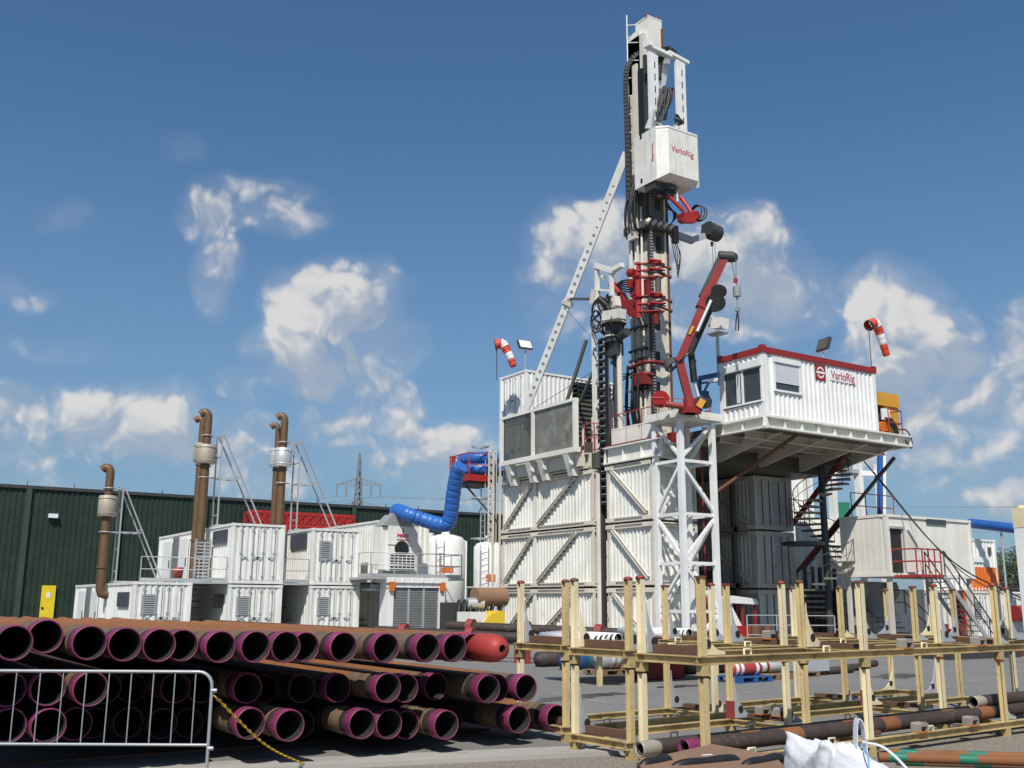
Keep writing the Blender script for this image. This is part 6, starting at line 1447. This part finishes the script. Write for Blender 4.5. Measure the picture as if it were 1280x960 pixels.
# ================================================================== crowd barrier and chain
A = pD(-120, 838, 10.0); B_ = pD(266, 842, 10.0); ez = 1.16
fd = V(B_.x-A.x, B_.y-A.y, 0).normalized(); e = V(B_.x, B_.y, 0); L_ = 2.9; s_ = e-fd*L_
zt_, zb2 = (pD(200,839.5,10).z, pD(200,931,10).z); off = V(0,0,0)
t = thing('crowd_barrier', e, 'galvanised steel crowd barrier standing in front of the casing pile', 'barrier'); rr = .0155; cr_ = .13
corner = [e-fd*cr_+V(0,0,zt_)]+[e-fd*cr_*(1-math.sin(k*math.pi/10))+V(0,0,zt_-cr_*(1-math.cos(k*math.pi/10))) for k in range(1,6)]
mb().tube([s_+V(0,0,zt_)]+corner+[e+V(0,0,zb2-.1),e+V(0,0,.16)], rr, 10).build('frame','barrier_galv',t); mb().tube([s_+V(0,0,zb2),e+V(0,0,zb2)], rr*.9, 10).build('lower_rail','barrier_galv',t)
for u in (15,45,74,103,132,160,188,215,241,-15,-45):
    k = (u-266)/(1271/10*1.02); q_ = pD(u, 900, 10); pr = e+fd*((q_-e).dot(fd)); mb().cyl(pr+V(0,0,zb2),pr+V(0,0,zt_-.01),.0058,8).build('bar','barrier_galv',t)
fn_ = V(-fd.y, fd.x, 0); mb().tube([e+fn_*.28+V(0,0,.02),e+fn_*.14+V(0,0,.16),e+V(0,0,.2),e-fn_*.14+V(0,0,.16),e-fn_*.28+V(0,0,.02)],.018,8).build('foot','barrier_galv',t); s2 = s_+fd*.25; mb().tube([s2+fn_*.28+V(0,0,.02),s2+fn_*.14+V(0,0,.16),s2+V(0,0,zb2),s2-fn_*.14+V(0,0,.16),s2-fn_*.28+V(0,0,.02)],.018,8).build('foot','barrier_galv',t)
for z in (zt_-.17, zb2-.03): mb().cyl(e+V(0,0,z), e+fd*.05+V(0,0,z), .02, 8).build('hook','barrier_galv',t)
p0 = e+fd*.03+V(0,0,zt_-.22); p1 = pZ(384,957,.03); pts = spline([p0, p0.lerp(p1,.5)-V(0,0,.10), p1], 40); acc_ = 0; last = pts[0]; g = mb(); kk = 0
for a, b in zip(pts, pts[1:]):
    if (b-last).length > .052:
        d = (b-last).normalized(); n_ = d.cross(V(0,0,1) if kk % 2 else V(.8,.5,0)).normalized(); c = (b+last)/2; y = n_.cross(d); h = .036; w_ = .017
        loop = [c+d*(h*math.cos(q_))+n_*(w_*math.sin(q_)) for q_ in [2*math.pi*j/10 for j in range(11)]]; g.tube(loop,.007,5,cap=False); last = b; kk += 1
tag(g.build('plastic_chain','chain_yellow'), 'yellow plastic chain slanting down from the barrier to the kerb', 'chain')
# ================================================================== foreground
# rusty plate crate with black straps
pa, pb_, pc, pd_ = pD(797,955,8.6), pD(905,932,9.3), pD(962,944,9.0), pD(975,950,8.4)
t = thing('plate_stack', (pa.x,pa.y,0), 'rusty brown plate with black straps lying in the foreground', 'plate')
zt_ = .42
P4 = [pZ(796,951,zt_), pZ(806,966,zt_), pZ(985,962,zt_), pZ(966,943,zt_), pZ(890,930,zt_)]
mb().prism(P4, (0,0,-.06)).build('plate','plate_rust',t)
cen = sum(P4, V(0,0,0))/5; mb().prism([cen+(q_-cen)*.93-V(0,0,.064) for q_ in P4], (0,0,-.34)).build('frame','rust',t)
def strap(pts, w_): return mb().tube(spline(pts,8), w_, 10)
g = mb()
for (u0, v0, u1, v1, s) in ((800,958,834,951,1),(838,959,918,951,1),(926,958,974,949,1)):
    a, b = pZ(u0,v0,zt_-.03), pZ(u1,v1,zt_-.02); m_ = a.lerp(b,.5)
    sd2 = (b-a).normalized(); dn = V(-math.sin(YAW),-math.cos(YAW),0)
    g.tube(spline([a-V(0,0,.28)+dn*.03, a+dn*.07+V(0,0,-.05), a.lerp(b,.15)+dn*.1+V(0,0,.03), m_+dn*.1+V(0,0,.03), b+dn*.07+V(0,0,.01), b+dn*.1-V(0,0,.25)],8), .045, 10)
g.build('strap','black',t)
mb().box(*(lambda q_: (q_.x-.06,q_.x+.06,q_.y-.02,q_.y+.02,zt_+.002,zt_+.006))(pZ(884,944,zt_))).build('label','sign_white',t)
# white big bags
def bag(label, cen, dims, peaks, seed, rz, fold=.05, slope=0):
    rn = random.Random(seed); t = thing('bulk_bag', (cen[0],cen[1],0), label, 'bag', 'white bulk bags in the foreground', rz)
    n, m_ = 84, 52; w2, d2, h = dims; vs = []
    from mathutils import noise as mn
    for j in range(m_+1):
        f = j/m_
        for i in range(n):
            a0 = 2*math.pi*i/n; c_, s_2 = math.cos(a0), math.sin(a0); e_ = .30
            x = math.copysign(abs(c_)**e_, c_)*w2; y = math.copysign(abs(s_2)**e_, s_2)*d2
            if f < .6: k = 1+.07*math.sin(f/.6*math.pi); z = h*f/.6*.85
            else: k = (1-((f-.6)/.4)**1.6)*1.0; z = h*.85+h*.15*math.sin((f-.6)/.4*math.pi/2)
            p = V(x*k, y*k, z)
            for (qx, qy, r_, hh) in peaks:
                dd = math.hypot(p.x-qx, p.y-qy); p.z += hh*math.exp(-(dd/r_)**2)*(min(1,f*1.5))
            nn = mn.noise_vector(V(p.x*3.2+seed, p.y*3.2, p.z*3.2)); n2 = mn.noise_vector(V(p.x*9+seed, p.y*9, p.z*9)); p.z *= 1-slope*max(0, p.x/w2*.5+.2); n3 = mn.noise_vector(V(p.x*4+p.z*7+seed, p.y*4+p.z*3, p.z*11)); rg_ = (1-min(1, abs(mn.noise(V(p.x*4.1+p.z*2.3+seed, p.y*4.1, p.z*3.3)))*3.2))**2; r2_ = (1-min(1, abs(mn.noise(V(p.x*8+seed, p.y*8-p.z*4, p.z*6+p.x*5)))*3.2))**2; p += nn*fold+n2*fold*.3+n3*fold*.25+Vector((p.x, p.y, .3)).normalized()*(rg_*.035+r2_*.018)
            p.z = max(p.z, .0); vs.append(p)
    fs = [(j*n+i, j*n+(i+1) % n, (j+1)*n+(i+1) % n, (j+1)*n+i) for j in range(m_) for i in range(n)]
    g = mb(); g.add(vs, fs, True); o = g.build('sack','bag'); o.parent = t
    return t
c_ = pD(1078,960,7.15); b1 = bag('white bulk bag with a blue seam and raised loop, largest in the foreground', (c_.x,c_.y+.1), (.34,.34,.92), [(-.31,-.3,.13,.17),(.34,-.3,.12,.05),(-.3,.3,.14,.14),(.02,-.05,.10,.05)], 3, -YAW+.12, .03, .22)
def local(o, pts, r, nm, mt_, n=8): 
    q_ = mb().tube(spline(pts,8), r, n).build(nm, mt_); q_.parent = o
lp0 = [(.05,.1,.80),(.06,.05,.98),(.12,.02,1.03),(.17,.02,.9),(.22,.05,.72)]
q_ = mb(); P = spline([(.0,-.1,.9),(.01,-.1,1.06),(.03,-.1,1.11),(.06,-.1,1.05),(.07,-.1,.85)],8)
for a, b in zip(P, P[1:]): q_.bar(a, b, .006, .06, up=(0,1,0))
q_ = q_.build('loop','bag'); q_.parent = b1
local(b1, [(-.08,-.36,.55),(-.05,-.35,.72),(.0,-.28,.88),(.03,-.12,.95)], .006, 'blue_seam', 'blue_tape'); local(b1, [(.05,-.1,.96),(.16,-.2,.93),(.28,-.3,.78),(.36,-.36,.6)], .009, 'strap', 'bag')
c_ = pD(1170,970,6.6); b2 = bag('smaller crumpled white bulk bag beside the green marked pipes', (c_.x,c_.y+.2), (.26,.25,.70), [(-.22,-.1,.08,.14),(.2,.1,.09,.16),(.0,.2,.1,.1)], 11, -YAW-.3, .06)
local(b2, [(-.15,-.24,.5),(-.1,-.2,.78),(.05,-.1,.76)], .006, 'blue_seam', 'blue_tape')
c_ = pD(1250,985,6.4); b3 = bag('low white bulk bag cut off by the bottom edge at the right', (c_.x+.1,c_.y+.3), (.4,.3,.62), [(.0,0,.2,.08)], 17, -YAW, .05)
# brown pipes with green marks beside the bags
for i, (u0, v0, u1, v1, r) in enumerate(((1098,944,1290,954,.04),(1112,938,1300,950,.036),(1120,946,1310,962,.038))):
    a, b = pD(u0,v0,8.9+.2*i), pD(u1,v1,8.7+.2*i); a.z = b.z = (a.z+b.z)/2; d = (b-a).normalized(); b = b+d*2
    t = thing('marked_pipe', a, ['front','rear','hidden right'][i]+' of three brown pipes with green paint bands, behind the white bags', 'pipe', 'green banded pipes in the foreground')
    mb().tube([a,b],r,16).build('body',['casing','casing','plate_rust'][i],t); g = mb()
    for k in range(4): p = a+d*(.08+.55*k); g.tube([p,p+d*.14],r*1.02,16)
    g.build('paint_band','teal',t); mb().lathe([(0,.002),(r*.7,.002),(r*.72,-.003),(r,-.003)],a,16,axis=d).build('end_face','gusset_grey',t)
tag(mb().box(0,.1,-.6,.6,0,.1).build('timber_bearer','timber',loc=V(0,0,0)), 'timber bearer under the green banded pipes', 'timber'); bp_ = bpy.data.objects['timber_bearer']; q_ = pD(1200,955,8.4); bp_.location = (q_.x,q_.y,.0); bp_.scale = (1.5,1,3.2); bp_.rotation_euler.z = -YAW
# ================================================================== yard clutter behind the racks
def pallet(loc, rz, label, mt_='pallet_wood'):
    t = thing('pallet', loc, label, 'pallet', 'pallets on the yard', rz)
    def bl(g, nm, m_): o = g.build(nm, m_); o.parent = t
    g = mb()
    for k in range(7): g.box(-.6,.6,-.4+.122*k,-.4+.122*k+.09,.12,.142)
    bl(g,'deck_boards',mt_); g = mb()
    for x in (-.6,-.07,.46):
        for y in (-.4,-.07,.26): g.box(x,x+.14,y,y+.14,.022,.118)
    bl(g,'blocks',mt_); g = mb()
    for y in (-.4,-.05,.3): g.box(-.6,.6,y,y+.1,0,.02)
    bl(g,'runners',mt_); return t
def drum(loc, rz, L, r, mt_, label, bands=(), bm_='sign_white', cat='cylinder'):
    t = thing('steel_cylinder', loc, label, cat, 'cylinders laid out on the yard', rz)
    def bl(g, nm, m_): o = g.build(nm, m_); o.parent = t
    bl(mb().lathe([(0,-L/2),(r*.5,-L/2),(r*.55,-L/2+.08),(r,-L/2+.1),(r,L/2-.1),(r*.7,L/2-.02),(0,L/2)],(0,0,r),18,axis=(1,0,0)),'body',mt_)
    for b in bands: bl(mb().cyl((b-.05,0,r),(b+.05,0,r),r*1.02,18),'band',bm_)
    return t
def gz(u, v): return pZ(u, v, 0)
YR = -R(0)
pallet(gz(762,843), .1, 'wooden pallet under the grey banded cylinder'); drum(gz(762,843)+V(0,0,.145), .1, 1.0, .27, 'gusset_grey', 'grey cylinder with white bands on a pallet left of the racks', (-.1,.12))
drum(gz(722,837), .1, 1.3, .25, 'blue_steel', 'dark blue cylinder on the yard left of the grey banded one', (.3,), 'teal')
drum(gz(690,833), .1, 1.3, .22, 'casing_dark', 'black cylinder on the yard farthest left behind the racks')
for k, (u, v) in enumerate(((795,842),(812,841))):
    pallet(gz(u,v), .1+.1*k, 'wooden pallet %s of the empty pair beside the red box' % ('left','right')[k])
    pallet(gz(u,v)+V(0,0,.145), .2, 'upper pallet on the %s of the empty pair' % ('left','right')[k])
t = thing('red_box', gz(836,849), 'red steel box standing on the yard behind the near racks', 'box'); p = gz(836,849); mb().box(p.x-.55,p.x+.55,p.y,p.y+.9,.02,.85).build('body','red',t); mb().box(p.x-.57,p.x+.57,p.y-.02,p.y+.92,.853,.9).build('lid','dark_red',t)
drum(gz(878,842), .05, 1.7, .3, 'black', 'black cylinder on the yard between the red box and the blue pallet', (-.4,), 'grime')
pallet(gz(930,852), .05, 'blue plastic pallet carrying the red cylinder', 'pallet_blue'); drum(gz(930,852)+V(0,0,.145), .05, 1.2, .17, 'float_red', 'red cylinder with white bands lying on the blue pallet', (-.38,-.2,.35))
for k, (u, v) in enumerate(((958,849),(975,847),(992,846))): pallet(gz(u,v), .05, 'wooden pallet %s of the row right of the blue one' % ('first','second','third')[k]); 
drum(gz(962,848)+V(0,0,.15), .05, 1.3, .16, 'bright_steel', 'silver cylinder with red band on the pallets right of the blue one', (-.2,), 'red')
t = thing('grey_cabinet', gz(1020,845), 'grey steel cabinet with a small white sign among the pallets', 'cabinet'); p = gz(1020,845); mb().box(p.x-.75,p.x+.55,p.y,p.y+.8,.12,1.0).build('body','gusset_grey',t); mb().box(p.x+.05,p.x+.4,p.y-.012,p.y-.002,.55,.9).build('sign','sign_white',t); mb().box(p.x-.7,p.x-.5,p.y+.1,p.y+.7,0,.117).box(p.x+.3,p.x+.5,p.y+.1,p.y+.7,0,.117).build('foot','timber',t)
for k, (u, v, L) in enumerate(((1050,842,1.4),(1072,838,1.6),(1088,834,1.2))): drum(gz(u,v), .15+.1*k, L, .1, 'casing_dark', '%s of the three short black rods on the yard right of the grey cabinet' % ('left','middle','right')[k])
# long pipes lying along the foot of the rig
for k, (u0,v0,u1,v1,dz,nm) in enumerate(((560,782,880,796,.62,'upper'),(470,788,860,808,.42,'lower'))):
    a, b = pZ(u0,v0,.9-.25*k), pZ(u1,v1,.9-.25*k)
    a = pD(u0,v0,37-1.5*k); b = pD(u1,v1,33-1.5*k); t = thing('flow_line', a, '%s of the two long dark pipes lying in front of the rig wall' % nm, 'pipe', 'long dark pipes before the rig wall')
    mb().tube([a,b],.16,12).build('body','casing_dark',t)
    for f in (.15,.5,.85): p = a.lerp(b,f); mb().box(p.x-.12,p.x+.12,p.y-.3,p.y+.3,0,p.z-.16).build('support','pad_red',t)
    for f in (.1,.33,.62): p = a.lerp(b,f); d = (b-a).normalized(); mb().cyl(p-d*.12,p+d*.12,.27,14).build('flange','pad_red',t)
for k, (u, v) in enumerate(((688,790),(750,0))):
    if v: pass
def stubs(label, u0, v0, n, dep, dx):
    p = pD(u0,v0,dep)
    for k in range(n):
        q_ = pD(u0+dx*k,v0-.6*k,dep); t = thing('white_pipe', q_, '%s, number %s from the left' % (label, ORD[k]), 'pipe', 'white pipes with open ends')
        mb().lathe([(.1,0),(.115,0),(.115,2.6),(0,2.6)],q_,14,axis=(.1,1,0)).build('body','silo',t); mb().lathe([(0,.12),(.1,.12),(.1,0)],q_,14,axis=(.1,1,0)).build('bore','bore',t)
stubs('white pipe with open end lying behind the top left rack', 747, 800, 5, 24, 6.5); stubs('white pipe with open end lying before the lattice tower', 845, 793, 4, 27, 5.5)
t = thing('pipe_bench', pD(790,802,25), 'low yellow bench carrying the white open ended pipes', 'stand'); a, b = pD(740,807,24.3), pD(875,801,27.3); mb().box(a.x,b.x,min(a.y,b.y)-.1,max(a.y,b.y)+1.2,min(a.z,b.z)-.15,min(a.z,b.z)-.02).build('top','rack',t)
for x in (a.x+.2, b.x-.3): mb().box(x,x+.1,a.y,a.y+.1,0,min(a.z,b.z)-.15).build('leg','rack',t)
# small loader with canopy
p = gz(918,812); t = thing('forklift', p, 'small white and red forklift with a rounded canopy in front of the shaded stack', 'forklift'); x, y = p.x, p.y
zc_ = pY(925,745,y).z
mb().prism([(x-1.0,y-.6,zc_-.45),(x-1.0,y-.6,zc_-.1),(x-.5,y-.6,zc_),(x+.8,y-.6,zc_-.12),(x+.95,y-.6,zc_-.3),(x+.9,y-.6,zc_-.36),(x-.6,y-.6,zc_-.3)],(0,1.3,0)).build('canopy','silo',t)
for dx in (.05,.8):
    for dy in (-.5,.6): mb().box(x+dx,x+dx+.09,y+dy,y+dy+.09,.9,zc_-.2).build('canopy_post','bright_red',t)
mb().prism([(x-1.0,y-.6,.4),(x-1.0,y-.6,zc_-.46),(x-.62,y-.6,zc_-.46),(x-.1,y-.6,1.0),(x+.1,y-.6,.4)],(0,1.25,0)).build('body','clean_white',t); mb().box(x-1.0,x+.2,y-.75,y-.62,.45,1.0).build('grille','bright_red',t); mb().box(x-.1,x+1.0,y-.55,y+.6,.4,.95).build('counterweight','dark_steel',t)
for dx in (-.6,.7):
    for dy in (-.62,.5): mb().cyl((x+dx,y+dy-.12,.36),(x+dx,y+dy+.12,.36),.36,18).build('wheel','rubber',t)
railing('galvanised guard rail on the yard before the shaded stack', [pD(935,806,40),pD(1045,806,41)], 1.1, 'galv', toe=False, mids=2)
t = thing('valve_block', gz(965,813), 'heap of grey and red valve fittings on the yard behind the racks', 'fittings'); g = mb(); c_ = gz(975,812)
for k in range(10): q_ = c_+V(rnd.uniform(-2.5,2.5),rnd.uniform(-.5,.8),0); h = rnd.uniform(.2,.6); g.box(q_.x,q_.x+rnd.uniform(.3,.8),q_.y,q_.y+.4,0.004,h)
g.build('casting','cream',t); g = mb()
for k in range(5): q_ = c_+V(rnd.uniform(-2.5,2.5),rnd.uniform(-.5,.8),0); g.cyl(q_+V(0,0,.6),q_+V(0,0,1.0),.2,12)
g.box(c_.x-2.5,c_.x+2.5,c_.y+.2,c_.y+.3,.55,.62); g.build('valve','rust',t)
t = thing('gas_bottle_rack', pD(1190,812,42), 'red machine parts at the foot of the landing stair', 'machine'); p = V(*pD(1185,806,42).to_2d(),0); g = mb()
for k in range(5): g.cyl((p.x-1+.45*k,p.y,.1),(p.x-1+.45*k,p.y,1.15-.2*(k % 2)),.14,12)
g.box(p.x-1.3,p.x+1.4,p.y-.2,p.y+.3,.0,.3); g.build('body','dark_red',t)
t = thing('hose_reel', pD(1268,800,40), 'red wheel fitting on a grey drum at the right edge behind the racks', 'fitting'); p = pD(1268,790,40); mb().cyl((p.x,p.y-.2,p.z),(p.x,p.y+.3,p.z),.55,18).build('drum','galv',t); mb().cyl((p.x-.4,p.y-.3,p.z+.7),(p.x+.3,p.y-.3,p.z+.7),.3,14).box(p.x-.5,p.x+.5,p.y-.1,p.y+.3,.0,p.z-.4).build('wheel','red',t)
t = thing('red_equipment', pD(1215,805,40), 'low dark red and steel equipment on the yard at far right', 'machine'); p = V(*pD(1225,806,38).to_2d(),0); g = mb()
for k in range(8): g.cyl((p.x-1.5+.45*k,p.y,.4),(p.x-1.3+.45*k,p.y+1.2,.45),.18,10)
g.build('pipe','dark_red',t); mb().box(p.x-2,p.x+2.4,p.y-.1,p.y+1.3,0,.2).build('frame','dark_steel',t)

# parts that came out as several far apart pieces become parts of their own
for o in list(sc.objects):
    if o.type == 'MESH' and o.parent and o.name.split('.')[0] in ('column','rail','bolt_block','pipe_clamp','trim','wheel','stand','hydraulic_motor','blocks','hose','collar','paint_band','corner_post','valve','machine','adapter','edge_strip','opening','post','bracket','dark_pipe','clamp','collar_fitting','piston_rod','gusset','brace','band','flange','top_bar','crown_box','inner_wall','kick_panel','equipment','rivet','weight','control_cabinet'):
        split_far(o, .12 if o.name.split('.')[0] in ('paint_band','blocks') else .25)
